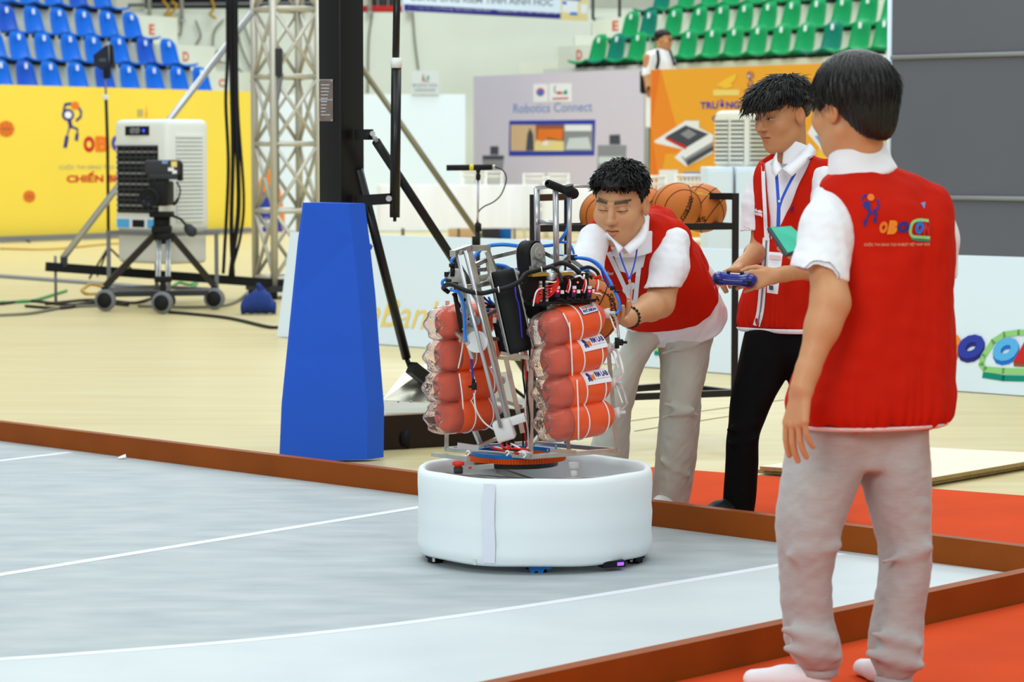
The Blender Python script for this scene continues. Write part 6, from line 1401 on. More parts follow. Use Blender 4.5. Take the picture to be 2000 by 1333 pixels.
# ---- hand: palm and five jointed fingers
def rot(v, ax, a): return Matrix.Rotation(a, 3, ax) @ Vector(v)
def hand_parts(wrist, d, n, thumb, sc=1.0, curls=(.3, .3, .35, .4), curl2=None, spread=.08, th=(.5, .4), th_fold=0.0):
    """wrist point, d towards the fingers, n out of the palm, thumb = side of the thumb (unit vectors); returns capsules (a, b, ra, rb)"""
    d = Vector(d).normalized(); n = Vector(n); n = (n - d * n.dot(d)).normalized(); t = d.cross(n); t = t if t.dot(Vector(thumb)) > 0 else -t
    W = Vector(wrist); out = {'palm': [], 'fingers': []}
    sgn = 1 if d.cross(t).dot(n) > 0 else -1
    lens = ((.040, .024, .021), (.044, .028, .022), (.041, .026, .022), (.032, .020, .019)); offs = (.030, .010, -.010, -.028); kn = (.088, .092, .088, .080)
    for i in range(4):
        base = W + (t * offs[i] * .55 + d * .018) * sc; k = W + (t * offs[i] + d * kn[i] - n * .002) * sc
        out['palm'].append((base, k, .0135 * sc, .0105 * sc))
        fd = (d + t * spread * (1.5 - i) * .66).normalized(); a = curls[i] if isinstance(curls, (list, tuple)) else curls; p = k; r = (.0092, .0094, .0088, .0078)[i] * sc
        for j in range(3):
            aj = a if j == 0 else a * (1.0 if curl2 is None else curl2) * (1.05 if j == 1 else .7)
            axis = t * sgn; fd = rot(fd, axis, 0); 
            # turn towards the palm side
            fd = (fd * math.cos(aj) + (n - fd * n.dot(fd)).normalized() * math.sin(aj)).normalized()
            nn = n
            q = p + fd * lens[i][j] * sc; out['fingers'].append((p, q, r * (1 - .07 * j), r * (1 - .07 * (j + 1)))); p = q
            n_local = n
        # note: n stays the palm normal, so the bends add up
    b = W + (t * .022 + d * .020) * sc; m = b + (t * (.026 * th[0] * 1.6) + d * .036 + n * .018 * (1 + th_fold)) * sc; e = m + (d * .030 + t * .012 * th[1] + n * (.008 + .02 * th_fold)) * sc; g_ = e + (d * .026 - t * .004 + n * .012 * th_fold) * sc
    out['fingers'] += [(b, m, .0145 * sc, .0115 * sc), (m, e, .0112 * sc, .0098 * sc), (e, g_, .0098 * sc, .0082 * sc)]
    return out
def hand_sdf(P, H, wrist, fore, rw):
    d = None
    for a, b, ra, rb_ in H['palm']:
        e = cap(P, a, b, ra, rb_); d = e if d is None else smin(d, e, .014)
    d = smin(d, cap(P, fore, wrist, rw * 1.15, rw), .02)
    f = None
    for a, b, ra, rb_ in H['fingers']: 
        e = cap(P, a, b, ra, rb_); f = e if f is None else np.minimum(f, e)
    return smin(d, f, .005)
def bounds(pts, pad):
    a = np.array([list(p) for p in pts]); return a.min(0) - pad, a.max(0) + pad
def merge(parts):
    P = []; F = []; n = 0
    for p, f in parts: P.append(p); F.append(f + n); n += len(p)
    return np.concatenate(P), np.concatenate(F)
mat('skin', (200, 155, 120), .48, attr='Col', noise=.06, nscale=40, bump=.04, bscale=250, spec=.45)
mat('hair_black', (16, 13, 12), .42, spec=.5, bump=.1, bscale=300); mat('hair_soft', (14, 11, 10), .5, spec=.35)
def strands(hp, hf, crown, n, length, r, seed, drop=Vector((0, 0, -.3)), jitter=.25, lift=.0, pick=None):
    """fine locks laid over the hair mass, combed away from the crown"""
    N = vnormals(hp, hf); rs = np.random.RandomState(seed); V = []; F = []
    idx = np.arange(len(hp)) if pick is None else np.nonzero(pick)[0]
    for i in rs.choice(idx, n):
        p = Vector(hp[i]); nn = Vector(N[i]); d = (p - Vector(crown)); d = d + drop * d.length; d = d - nn * d.dot(nn)
        if d.length < 1e-5: continue
        d.normalize(); d = (d + Vector(rs.normal(size=3) * jitter)); d = (d - nn * d.dot(nn)).normalized(); s_ = d.cross(nn); L = length * rs.uniform(.6, 1.3)
        pts = [p - nn * r * .3, p + d * L * .35 + nn * (r * 1.0 + lift * .4), p + d * L * .7 + nn * (r * .7 + lift), p + d * L + nn * (-r * .5 + lift * 1.2)]; k0 = len(V); rr = (r * .6, r, r * .8, .0002)
        for q, w in zip(pts, rr): V += [q - s_ * w, q + nn * w, q + s_ * w]
        for j in range(3):
            for k in range(3): F.append((k0 + j * 3 + k, k0 + j * 3 + (k + 1) % 3, k0 + (j + 1) * 3 + (k + 1) % 3, k0 + (j + 1) * 3 + k))
    return np.array([list(v) for v in V]), np.array(F)
# ================================================================== people
mat('vest_red', (200, 30, 8), .8, spec=.15, noise=.05, nscale=6, bump=.06, bscale=400); mat('shirt_white', (240, 242, 248), .75, bump=.05, bscale=300, sheen=.2); mat('trim_white', (240, 226, 228), .7)
mat('sweat_grey', (182, 180, 178), .9, noise=.10, nscale=90, stretch=(.35, .35, 2.2), bump=.12, bscale=300, sheen=.3); mat('jean_grey', (204, 203, 190), .85, noise=.12, nscale=5, bump=.1, bscale=400); mat('trouser_black', (8, 8, 10), .8, spec=.15, bump=.05, bscale=300)
mat('sock_white', (240, 238, 242), .85, bump=.1, bscale=200); mat('lanyard_blue', (44, 84, 196), .5); mat('shoe_white', (226, 226, 226), .5); mat('shoe_black', (20, 20, 22), .5); mat('button', (214, 190, 180), .4)
SK1, SK2, SK3 = lin((212, 160, 118)), lin((198, 142, 98)), lin((208, 152, 108))
def pxm(n, Y): return n * Y / FPX
def arm_mesh(sh, el_, wr, H, rads, h=.0028):
    """shoulder to finger tips as one skin; starts inside the sleeve"""
    hp = [p for k in H.values() for c in k for p in c[:2]]
    lo, hi = bounds([sh, el_, wr] + hp, .07)
    def fn(P):
        d = chain(P, [sh.lerp(el_, .34), el_, el_.lerp(wr, .28), wr], [rads[0], rads[1], rads[2], rads[3]], .03)
        return smin(d, hand_sdf(P, H, wr, el_.lerp(wr, .8), rads[3]), .012)
    P, F = mesh_of(fn, lo, hi, h); return relax(P, F, 1, .4), F
def head_mesh(hd, neck, rn, jaw=1.0, eye=.5, mouth=.5, nose=1.0, h=.0025):
    lo, hi = bounds([hd.c], .155 * hd.k); lo2, hi2 = bounds([neck], .07); lo = np.minimum(lo, lo2); hi = np.maximum(hi, hi2)
    root_ = hd.w(0, -.028, -.045)
    def fn(P):
        d = head_sdf(hd.loc(P), jaw, eye, mouth, nose) * np.float32(hd.k)
        n = cap(P, root_, neck, rn * .98, rn * 1.08); return smin(d, n, .022)
    P, F = mesh_of(fn, lo, hi, h); return relax(P, F, 1, .3), F
def paint(P, hd, base, eye, mouth, hand_tips=()):
    q = hd.loc(P.astype(np.float32)); near = np.linalg.norm(q, axis=1) < .17
    c = np.tile(np.array(base), (len(P), 1)); c[near] = face_paint(q[near], base, eye, mouth)
    return c
def wrap(name, V, F, bvh, direction, m_, parent, lift=.003):
    """lay a flat drawing on a garment: cast every point along a direction onto the cloth"""
    d = Vector(direction).normalized(); out = []
    for v in V:
        hit = bvh.ray_cast(Vector(v) - d * .6, d)
        out.append((hit[0] - d * lift) if hit[0] is not None else Vector(v))
    mb = MB(); mb.add(out, F); return mb.build(name, MATS[m_], parent, recalc=False)
def dense_text(txt, x0, y0, x1, y1, Y, shear=0.0, bold=0.0, cuts=0):
    """text between two pixels on the plane Y"""
    V, F = text_geo(txt, 1.0, shear, bold); xs = [v[0] for v in V]; ys = [v[1] for v in V]; a0, a1, b0, b1 = min(xs), max(xs), min(ys), max(ys)
    return [at(x0 + (x1 - x0) * (v[0] - a0) / (a1 - a0), y0 + (y1 - y0) * (v[1] - b0) / (b1 - b0), Y) for v in V], F
def stroke(pix, w, Y):
    V = []; F = []; P = [Vector((x, y, 0)) for x, y in pix]
    P = smooth_path(P, 4) if len(P) > 2 else P
    for i, p in enumerate(P):
        t = (P[min(i + 1, len(P) - 1)] - P[max(i - 1, 0)]).normalized(); q = Vector((-t.y, t.x, 0)) * w / 2
        V += [at(p.x - q.x, p.y - q.y, Y), at(p.x + q.x, p.y + q.y, Y)]
    for i in range(len(P) - 1): F.append((2 * i, 2 * i + 1, 2 * i + 3, 2 * i + 2))
    return V, F
def fillpix(pix, Y): return [at(x, y, Y) for x, y in pix], [tuple(range(len(pix)))]
def discpix(x, y, r, Y, n=18): return fillpix([(x + math.cos(2 * math.pi * k / n) * r, y + math.sin(2 * math.pi * k / n) * r) for k in range(n)], Y)

def gather(c, amp=.004, n=34, reach=.07):
    """the elastic hem pulls the cloth into small pleats"""
    def post(P, F):
        N = vnormals(P, F); az = np.arctan2(P[:, 1] - c.y, P[:, 0] - c.x); k = np.exp(-np.maximum(P[:, 2] - c.z, 0) / reach)
        return P + N * (amp * np.sin(az * n + 2 * np.sin(az * 7)) * k)[:, None]
    return post
# ------------------------------------------------------------------ the man at right, seen from behind
Y3 = 6.95; p3 = lambda x, y, d=0.0: at(x, y, Y3 + d)
F3 = Vector((-.34, .94, 0)).normalized(); l3 = Vector((-F3.y, F3.x, 0)); e3 = -l3        # e3 points to his right, to the right of the picture
hd3 = Head(p3(1666, 210, .0), (-.62, .78, -.12), (-.03, 0, 1), 1.10)
neck3 = p3(1682, 335, .02)
sh3, el3, wr3 = p3(1606, 400, -.06), p3(1622, 592, -.19), p3(1567, 756, -.245)
H3 = hand_parts(wr3, (wr3 - el3).normalized() * .6 + Vector((-.02, .0, -1)) * .7, (.75, .62, 0), (-.3, .9, .1), 1.06, curls=(.22, .26, .3, .34), spread=.05, th=(.25, .2), th_fold=.2)
head_p = head_mesh(hd3, neck3, .053, jaw=1.0)
arm_p = arm_mesh(sh3, el3, wr3, H3, (.052, .046, .041, .027))
core = lambda P: smin(smin(loft(P, [p3(1690, 850), p3(1700, 780), p3(1712, 600), p3(1722, 450), p3(1722, 372)], e3, [.13, .13, .13, .13, .10], [.08, .08, .08, .07, .05]), chain(P, [p3(1622, 890, .01), p3(1578, 1060, -.01), p3(1580, 1200), p3(1600, 1312)], [.06, .05, .04, .034]), .03), chain(P, [p3(1742, 890, .05), p3(1766, 1080, .04), p3(1755, 1200, .04), p3(1746, 1330, .04)], [.06, .04, .036, .034]), .02)
body_c = mesh_of(core, bounds([p3(1500, 1330), p3(1880, 340)], .15)[0], bounds([p3(1500, 1330), p3(1880, 340)], .15)[1], .012)
# the other forearm and hand under the tablet
wrR = at(1632, 534, 7.56); elR = at(1740, 590, 7.45)
HR = hand_parts(wrR, (-1, .05, .32), (.2, -.1, .9), (0, 1, .2), .95, curls=(.12, .12, .12, .15), spread=.05)
arm_q = arm_mesh(at(1800, 460, 7.25), elR, wrR, HR, (.045, .042, .04, .028), .005)
P, F = merge([head_p, arm_p, arm_q, body_c]); g3 = ground(1670, 1364)
man3 = put('person', P, F, 'skin', None, paint(P, hd3, SK3, .6, .2), g3, 'person in red vest and grey sweatpants seen from behind, one arm hanging', 'person')
man3['group'] = 'team members in red vests'
# vest
secs = [(842, 1548, 1842, .02, .150), (815, 1534, 1852, .02, .165), (780, 1530, 1860, .02, .172), (700, 1562, 1860, .02, .160), (600, 1588, 1856, .02, .150), (500, 1612, 1862, .02, .142), (440, 1622, 1862, .01, .130), (400, 1620, 1852, .0, .112), (365, 1622, 1820, .0, .090), (340, 1638, 1785, .0, .075), (322, 1655, 1752, .01, .06)]
VC = [p3((a + b) / 2, y, d) for y, a, b, d, r in secs]; VR = [pxm((b - a) / 2, Y3) / .97 for y, a, b, d, r in secs]; VD = [r for *_, r in secs]
VC[0] = p3(1700, 828, .02)
def vest3(P):
    d = loft(P, VC, e3, VR, VD, 2.4, .03)
    d = smin(d, cap(P, p3(1630, 372, -.02), p3(1822, 398, .03), .035, .034), .06)
    d = smax(d, -(cap(P, p3(1540, 425, -.08), p3(1570, 520, -.12), .072, .070)), .012)       # arm hole, left
    d = smax(d, -(cap(P, p3(1905, 400, .1), p3(1905, 640, .14), .06, .06)), .012)
    d = smax(d, -cap(P, neck3 + Vector((0, 0, .02)), neck3 + Vector((-.01, .0, .2)), .078, .10), .01)
    return d
lo, hi = bounds([p3(1500, 845, -.1), p3(1900, 300, .1)], .14)
vest_o, vp3, vf3 = garment('vest', vest3, lo, hi, .0055, 'vest_red', man3, ((.009, .28, (1, 1, .28), 3), (.005, .12, (1, 1, .35), 4), (.002, .05, (1, 1, .5), 5)), post=gather(p3(1700, 828, .02)))
bv3 = bvh_of(vp3, vf3)
# hem trim
def ring_trim(name, fn_shell, z0, z1, lo, hi, h, m_, parent):
    P, F = mesh_of(lambda P: smax(fn_shell(P) - .009, np.maximum(z0 - P[:, 2], P[:, 2] - z1), .003), lo, hi, h); return put(name, relax(P, F, 1), F, m_, parent)
zh = p3(1700, 828, .02).z
ring_trim('hem_trim', vest3, zh - .006, zh + .006, lo, hi, .006, 'trim_white', man3)
# shirt: sleeves and collar
def sleeve(P, pts, rads, hem_o, hem_n, *_):
    wv = (.0035 * wav(P, 11, .11, (1, 1, .5)) + .0018 * wav(P, 12, .05)).astype(np.float32)
    hem_n = Vector(hem_n).normalized(); d = smax(chain(P, pts, rads, .03) + wv, plane(P, hem_o, hem_n), .006); ext = pts[-1] + (pts[-1] - pts[-2]) * .6
    inner = chain(P, list(pts) + [ext], [r - .014 for r in rads] + [rads[-1] - .012], .03) + wv
    return smax(d, -smax(inner, -plane(P, Vector(hem_o) - hem_n * .06, hem_n), .006), .006)
def sleeve3(P):
    return sleeve(P, [p3(1628, 396, -.01), p3(1614, 450, -.08), p3(1599, 548, -.15)], [.056, .066, .079], p3(1597, 536, -.14), (-.30, -.05, -1))
lo, hi = bounds([p3(1600, 380, -.05), p3(1596, 560, -.09)], .12)
garment('shirt_sleeve', sleeve3, lo, hi, .0032, 'shirt_white', man3, sm=2)
garment('shirt_sleeve', lambda P: smax(chain(P, [p3(1820, 400, .04), p3(1832, 470, .06), p3(1828, 555, .08)], [.05, .055, .055], .02), plane(P, p3(1830, 545, .08), (0, 0, -1)), .006), *bounds([p3(1820, 400, .04), p3(1830, 560, .08)], .09), .007, 'shirt_white', man3, ((.003, .1, (1, 1, .5), 9),))
def collar_fn(c0, c1, r0, r1, th, cut, up):
    def fn(P):
        d = cap(P, c0, c1, r0, r1); d = np.abs(d) - th
        d = smax(d, -plane(P, c0, up), .004); d = smax(d, plane(P, c1, up), .004)
        for o, n in cut: d = smax(d, plane(P, o, n), .004)
        return d
    return fn
cb = neck3 + Vector((0, .0, -.006)); ct = neck3 + Vector((-.014, .0, .070))
lo, hi = bounds([cb, ct], .11)
garment('shirt_collar', collar_fn(cb, ct, .090, .066, .0045, [], (-.15, -.12, 1)), lo, hi, .004, 'shirt_white', man3, ((.002, .08, (1, 1, 1), 5),))
# sweatpants
def leg_loft(P, pf, secs, Y, e, pw=2.1, rnd=.02):
    return loft(P, [pf((a + b) / 2, y, d) for y, a, b, d, r in secs], e, [pxm((b - a) / 2, Y) for y, a, b, d, r in secs], [r for *_, r in secs], pw, rnd, axis=(0, 0, -1))
LL = [(810, 1552, 1700, .02, .125), (880, 1540, 1690, .02, .125), (940, 1530, 1678, .0, .115), (990, 1518, 1660, -.01, .105), (1040, 1516, 1640, -.02, .095), (1080, 1518, 1634, -.02, .088), (1130, 1526, 1622, -.01, .080), (1200, 1530, 1624, .0, .076), (1250, 1530, 1640, .0, .080), (1285, 1540, 1646, .0, .074), (1306, 1562, 1640, .0, .058)]
RL = [(810, 1680, 1812, .06, .125), (880, 1672, 1815, .06, .125), (940, 1684, 1814, .05, .115), (1000, 1702, 1812, .04, .100), (1060, 1722, 1812, .04, .090), (1110, 1724, 1810, .04, .085), (1180, 1710, 1806, .04, .080), (1240, 1700, 1802, .04, .078), (1285, 1698, 1802, .04, .078), (1312, 1714, 1790, .04, .060), (1326, 1716, 1776, .04, .05)]
def pants3(P):
    d = smin(smin(leg_loft(P, p3, LL, Y3, e3), leg_loft(P, p3, RL, Y3, e3), .018), leg_loft(P, p3, [(790, 1560, 1806, .03, .12), (850, 1548, 1812, .03, .12), (915, 1560, 1806, .03, .10)], Y3, e3), .02)
    for (a, b, r) in (((1535, 1268, -.075), (1640, 1285, -.07), .012), ((1530, 1230, -.075), (1630, 1252, -.075), .010), ((1700, 1278, -.035), (1800, 1302, -.03), .014), ((1705, 1238, -.04), (1795, 1262, -.035), .009), ((1540, 1086, -.09), (1640, 1066, -.085), .006), ((1725, 1098, -.04), (1815, 1072, -.04), .006)):
        d = smin(d, cap(P, p3(*a), p3(*b), r * .8, r * .5), .04)
    return d
lo, hi = bounds([p3(1500, 1330, 0), p3(1830, 800, .05)], .17)
garment('sweatpants', pants3, lo, hi, .0055, 'sweat_grey', man3, ((.006, .22, (1, 1, .9), 21), (.0016, .07, (1, 1, 1.4), 22)))
for (x, y, d) in ((1600, 1312, .0), (1745, 1332, .04)):
    mb = MB(); mb.lathe(p3(x, y, d) - Z * .012, Z, [(.046, 0), (.050, .004), (.050, .026), (.046, .03)], 40); mb.build('ankle_cuff', MATS['sweat_grey'], man3)
# socks
def foot(name, pts, rads, m_, parent, h=.005):
    lo, hi = bounds(pts, .08); fn = lambda P: smax(chain(P, pts, rads, .02), -(P[:, 2] - .006), .01); P, F = mesh_of(fn, lo, hi, h); return put(name, relax(P, F, 2), F, m_, parent)
def onfloor(v, z): return Vector((v.x, v.y, z))
a1_ = p3(1600, 1310, .0); foot('sock', [a1_, onfloor(a1_ + Vector((-.01, .0, 0)), .045), onfloor(a1_ + Vector((-.09, .03, 0)), .034), onfloor(a1_ + Vector((-.17, .06, 0)), .026)], [.034, .038, .032, .026], 'sock_white', man3)
a2_ = p3(1745, 1330, .04); foot('sock', [a2_, onfloor(a2_ + Vector((0, .01, 0)), .045), onfloor(a2_ + Vector((-.03, .09, 0)), .034), onfloor(a2_ + Vector((-.06, .17, 0)), .026)], [.034, .038, .032, .026], 'sock_white', man3)
# hair: a smooth bowl cut
def hair3(P):
    q = hd3.loc(P); d = ell(q, (0, -.014, .040), (.094, .110, .096)); d = smin(d, ell(q, (0, -.066, -.036), (.060, .040, .060)), .04)
    line = np.interp(q[:, 1], [-.13, -.085, -.045, -.010, .015, .05, .10], [-.112, -.098, -.060, .004, .012, -.012, .02]).astype(np.float32)
    d = smax(d, line - q[:, 2], .012); d = smax(d, -(ell(q, (0, .085, -.045), (.075, .08, .085))), .01)
    return d * np.float32(hd3.k)
lo, hi = bounds([hd3.c], .18)
P, F = mesh_of(hair3, lo, hi, .0035); P = relax(P, F, 2)
cr3 = hd3.w(0, -.03, .13); rel = P - np.array(cr3); az = np.arctan2((rel @ np.array(hd3.l)), (rel @ np.array(hd3.f))); N = vnormals(P, F); fade = np.clip((np.linalg.norm(rel - np.outer(rel @ np.array(hd3.u), np.array(hd3.u)), axis=1) - .02) / .05, 0, 1); P = P + N * (fade * (.0016 * np.sin(az * 46 + 3 * np.sin(az * 5)) + .001 * np.sin(az * 95 + rel[:, 2] * 30)))[:, None]
s_p, s_f = strands(P, F, cr3, 700, .04, .0011, 3, jitter=.04, drop=Vector((0, 0, -.6)), pick=(hd3.loc(P.astype(np.float32))[:, 2] > .015) & (hd3.loc(P.astype(np.float32))[:, 2] < .09))
put('hair', *merge([(P, F), (s_p, s_f)]), 'hair_black', man3)
# print on the back of the vest
DB = Vector((0, 1, 0)); YP = Y3 - .3
def stick(pix, w, m_, nm='vest_print'): V, Fc = stroke(pix, w, YP); wrap(nm, V, Fc, bv3, DB, m_, man3)
def blob(pix, m_, nm='vest_print'): V, Fc = fillpix(pix, YP); wrap(nm, V, Fc, bv3, DB, m_, man3, .0035)
def word(t, x0, y0, x1, y1, m_, sh=.0, bo=.0, lift=.004): V, Fc = dense_text(t, x0, y0, x1, y1, YP, sh, bo); wrap('vest_lettering', V, Fc, bv3, DB, m_, man3, lift)
stick([(1722, 385), (1708, 384), (1702, 394)], 4, 'print_navy'); stick([(1733, 392), (1735, 405), (1730, 412), (1722, 414)], 4, 'print_navy'); V, Fc = discpix(1711, 403, 8, YP); wrap('vest_print', V, Fc, bv3, DB, 'print_navy', man3); stick([(1714, 410), (1718, 422)], 7, 'print_navy')
stick([(1715, 421), (1709, 434)], 4, 'print_navy'); stick([(1718, 421), (1730, 418), (1727, 430)], 4, 'print_navy'); blob([(1704, 433), (1711, 434), (1709, 446), (1704, 446)], 'print_navy'); blob([(1724, 428), (1730, 428), (1729, 440), (1723, 440)], 'print_navy'); V, Fc = discpix(1720, 388, 7, YP); wrap('vest_print', V, Fc, bv3, DB, 'print_orange', man3, .005)
for ch, x0, x1, y0, y1, m_ in (('O', 1735, 1752, 460, 436, 'print_orange'), ('B', 1750, 1772, 462, 434, 'print_orange2'), ('O', 1773, 1797, 460, 436, 'print_navy'), ('O', 1810, 1829, 462, 437, 'print_azure'), ('N', 1827, 1845, 464, 437, 'print_red')): word(ch, x0, y0, x1, y1, m_, .25, .09)
stick([(1840, 436), (1818, 434), (1804, 440), (1799, 456), (1803, 466), (1815, 468), (1842, 470)], 6, 'print_green')
stick([(1801, 470), (1815, 474), (1842, 475)], 3.5, 'print_teal')
word('CUỘC THI SÁNG TẠO ROBOT VIỆT NAM 2025', 1705, 487, 1841, 478, 'print_tan')
blob([(1826, 400), (1837, 398), (1832, 412)], 'print_paleblue')
# tablet held in front of him
tp = [at(1500, 442, 7.55), at(1546, 438, 7.62), at(1580, 470, 7.42), at(1536, 497, 7.35)]
tp = [at(1500, 443, 7.55), at(1545, 440, 7.70), at(1590, 482, 7.62), at(1537, 499, 7.40)]
u_ = (tp[3] - tp[0]).normalized(); v_ = (tp[1] - tp[0]).normalized(); n_ = u_.cross(v_).normalized(); n_ = n_ if n_.z > 0 else -n_
root = thing('tablet', (tp[0] + tp[2]) / 2, 'grey tablet with green screen held at chest height between two men', 'tablet')
mb = MB(); mb.prism([p - n_ * .010 for p in tp], n_ * .010); cs = mb.build('case', MATS['dark_grey'], root); md = cs.modifiers.new('r', 'BEVEL'); md.width = .004; md.segments = 2
cc = (tp[0] + tp[1] + tp[2] + tp[3]) / 4; mb = MB(); mb.prism([cc + (p - cc) * .88 + n_ * .0012 for p in tp], n_ * .0006); mb.build('screen', mat('screen_teal', (20, 170, 140), .15, noise=.3, nscale=9, emit=(20, 200, 160), estr=.35), root)

# ------------------------------------------------------------------ the man in the middle with the controller
Y2 = 10.2; p2 = lambda x, y, d=0.0: at(x, y, Y2 + d)
F2 = Vector((-.6, -.8, 0)); l2 = Vector((.8, -.6, 0))
hd2 = Head(p2(1530, 226, -.02), (-.80, -.58, -.22), (-.05, 0, 1), 1.12)
neck2 = p2(1546, 320, .0)
shR2, elR2, wrR2 = p2(1492, 358, .08), p2(1484, 486, .02), p2(1446, 522, -.27)
shL2, elL2, wrL2 = p2(1618, 350, -.14), p2(1608, 522, -.20), p2(1514, 539, -.47)
HR2 = hand_parts(wrR2, (-.62, -.62, -.20), (.35, -.15, -.9), (.3, -.85, .2), .95, curls=(.5, .55, .6, .6), curl2=1.1, spread=.06, th=(.5, .3), th_fold=-.6)
HL2 = hand_parts(wrL2, (-.85, -.25, -.16), (-.25, .75, -.2), (-.1, .1, 1), .98, curls=(.5, .5, .55, .6), curl2=1.0, spread=.07, th=(.6, .3), th_fold=.1)
hp2 = head_mesh(hd2, neck2, .054, jaw=.92, eye=.6, mouth=.15, nose=1.05)
ar2 = arm_mesh(shR2, elR2, wrR2, HR2, (.044, .034, .035, .025)); al2 = arm_mesh(shL2, elL2, wrL2, HL2, (.044, .036, .036, .025))
core2 = lambda P: smin(smin(loft(P, [p2(1530, 700), p2(1535, 600), p2(1545, 480), p2(1552, 400), p2(1552, 350)], l2, [.10, .10, .11, .12, .09], [.07, .07, .07, .07, .05]), chain(P, [p2(1498, 700), p2(1462, 820, -.01), p2(1440, 1010)], [.05, .04, .034]), .03), chain(P, [p2(1562, 700), p2(1600, 820, .03), p2(1606, 1000, .06)], [.05, .04, .034]), .02)
bc2 = mesh_of(core2, *bounds([p2(1410, 1020), p2(1650, 330)], .16), .012)
P, F = merge([hp2, ar2, al2, bc2]); g2_ = ground(1470, 1036)
man2 = put('person', P, F, 'skin', None, paint(P, hd2, SK2, .55, .15), g2_, 'person in red vest and black trousers holding a blue game controller', 'person', 'team members in red vests')
s2 = [(646, 1452, 1600, .0, .125), (630, 1446, 1606, .0, .140), (600, 1448, 1614, .0, .140), (550, 1462, 1622, .0, .128), (500, 1472, 1628, .0, .120), (445, 1474, 1634, .0, .118), (390, 1468, 1640, .0, .115), (350, 1468, 1640, .0, .10), (325, 1482, 1628, .0, .085), (308, 1500, 1606, .01, .065), (296, 1520, 1580, .02, .05)]
C2 = [p2((a + b) / 2, y, d) for y, a, b, d, r in s2]; R2 = [pxm((b - a) / 2, Y2) / .93 for y, a, b, d, r in s2]; D2 = [r for *_, r in s2]
def torso2(P): return smin(loft(P, C2, l2, R2, D2, 2.3, .03), cap(P, p2(1496, 342, .07), p2(1614, 334, -.12), .04, .045), .05)
zip_t, zip_b = p2(1512, 452, -.2), p2(1490, 648, -.2)
def vneck(P, a, b, c, n):
    """wedge of an open front: below point a, between the lines a-b and a-c, seen along n"""
    a, b, c, n = Vector(a), Vector(b), Vector(c), Vector(n); n1 = n.cross(b - a); n2 = n.cross(c - a)
    if n1.dot(c - a) < 0: n1 = -n1
    if n2.dot(b - a) < 0: n2 = -n2
    return np.maximum(-plane(P, a, n1), -plane(P, a, n2))
def vest2(P):
    d = torso2(P)
    d = smax(d, -cap(P, p2(1458, 330, .10), p2(1452, 520, .06), .060, .055), .012); d = smax(d, -cap(P, p2(1668, 330, -.2), p2(1668, 520, -.2), .06, .06), .012)
    v = smax(vneck(P, p2(1511, 478, -.2), p2(1502, 300, -.2), p2(1602, 292, -.2), Vector((0, 1, 0))), plane(P, p2(1540, 300, -.02), F2) * -1, .004)
    d = smax(d, -v, .004)
    d = smin(d, cap(P, p2(1450, 630, .0), p2(1560, 640, -.12), .018, .018), .03) 
    return d
lo, hi = bounds([p2(1440, 660), p2(1650, 280)], .2)
def shirt2(P): return torso2(P) + .012
garment('shirt_body', lambda P: smax(shirt2(P), plane(P, p2(1530, 560), (0, 0, -1)), .01), lo, hi, .006, 'shirt_white', man2, ((.002, .1, (1, 1, .6), 31),))
vo2, vp2, vf2 = garment('vest', vest2, lo, hi, .0045, 'vest_red', man2, ((.006, .22, (1, 1, .3), 33), (.003, .1, (1, 1, .5), 34)), post=gather(p2(1525, 646)))
bv2 = bvh_of(vp2, vf2)
zh2 = p2(1530, 646).z; ring_trim('hem_trim', lambda P: vest2(P), zh2 - .005, zh2 + .014, lo, hi, .006, 'shirt_white', man2)
DB2 = Vector((0, 1, 0)); YP2 = Y2 - .35
def onv2(V, Fc, m_, nm='vest_print', lift=.003): return wrap(nm, V, Fc, bv2, DB2, m_, man2, lift)
onv2(*stroke([(1511, 470), (1508, 520), (1502, 570), (1497, 615), (1490, 646)], 13, YP2), 'shirt_white', 'zip_strip', .003); onv2(*stroke([(1511, 475), (1508, 520), (1502, 570), (1497, 615), (1491, 644)], 3, YP2), 'mid_grey', 'zip', .005)
onv2(*dense_text('Woori', 1481, 417, 1494, 410, YP2, .2, .03), 'print_white', 'vest_lettering', .004); onv2(*dense_text('Bank', 1487, 424, 1495, 418, YP2, .2, .03), 'print_white', 'vest_lettering', .004)
for ch, x0, x1, m_ in (('V', 1541, 1549, 'print_red'), ('T', 1547, 1555, 'print_teal'), ('V', 1553, 1563, 'print_navy')): onv2(*dense_text(ch, x0, 417, x1, 406, YP2, 0, .07), m_, 'vest_lettering', .005)
# piping of the opening
for pts in ([(1508, 318), (1507, 360), (1509, 420), (1511, 475)], [(1600, 300), (1570, 345), (1540, 410), (1513, 475)]): onv2(*stroke(pts, 7, YP2), 'shirt_white', 'vest_piping', .004)
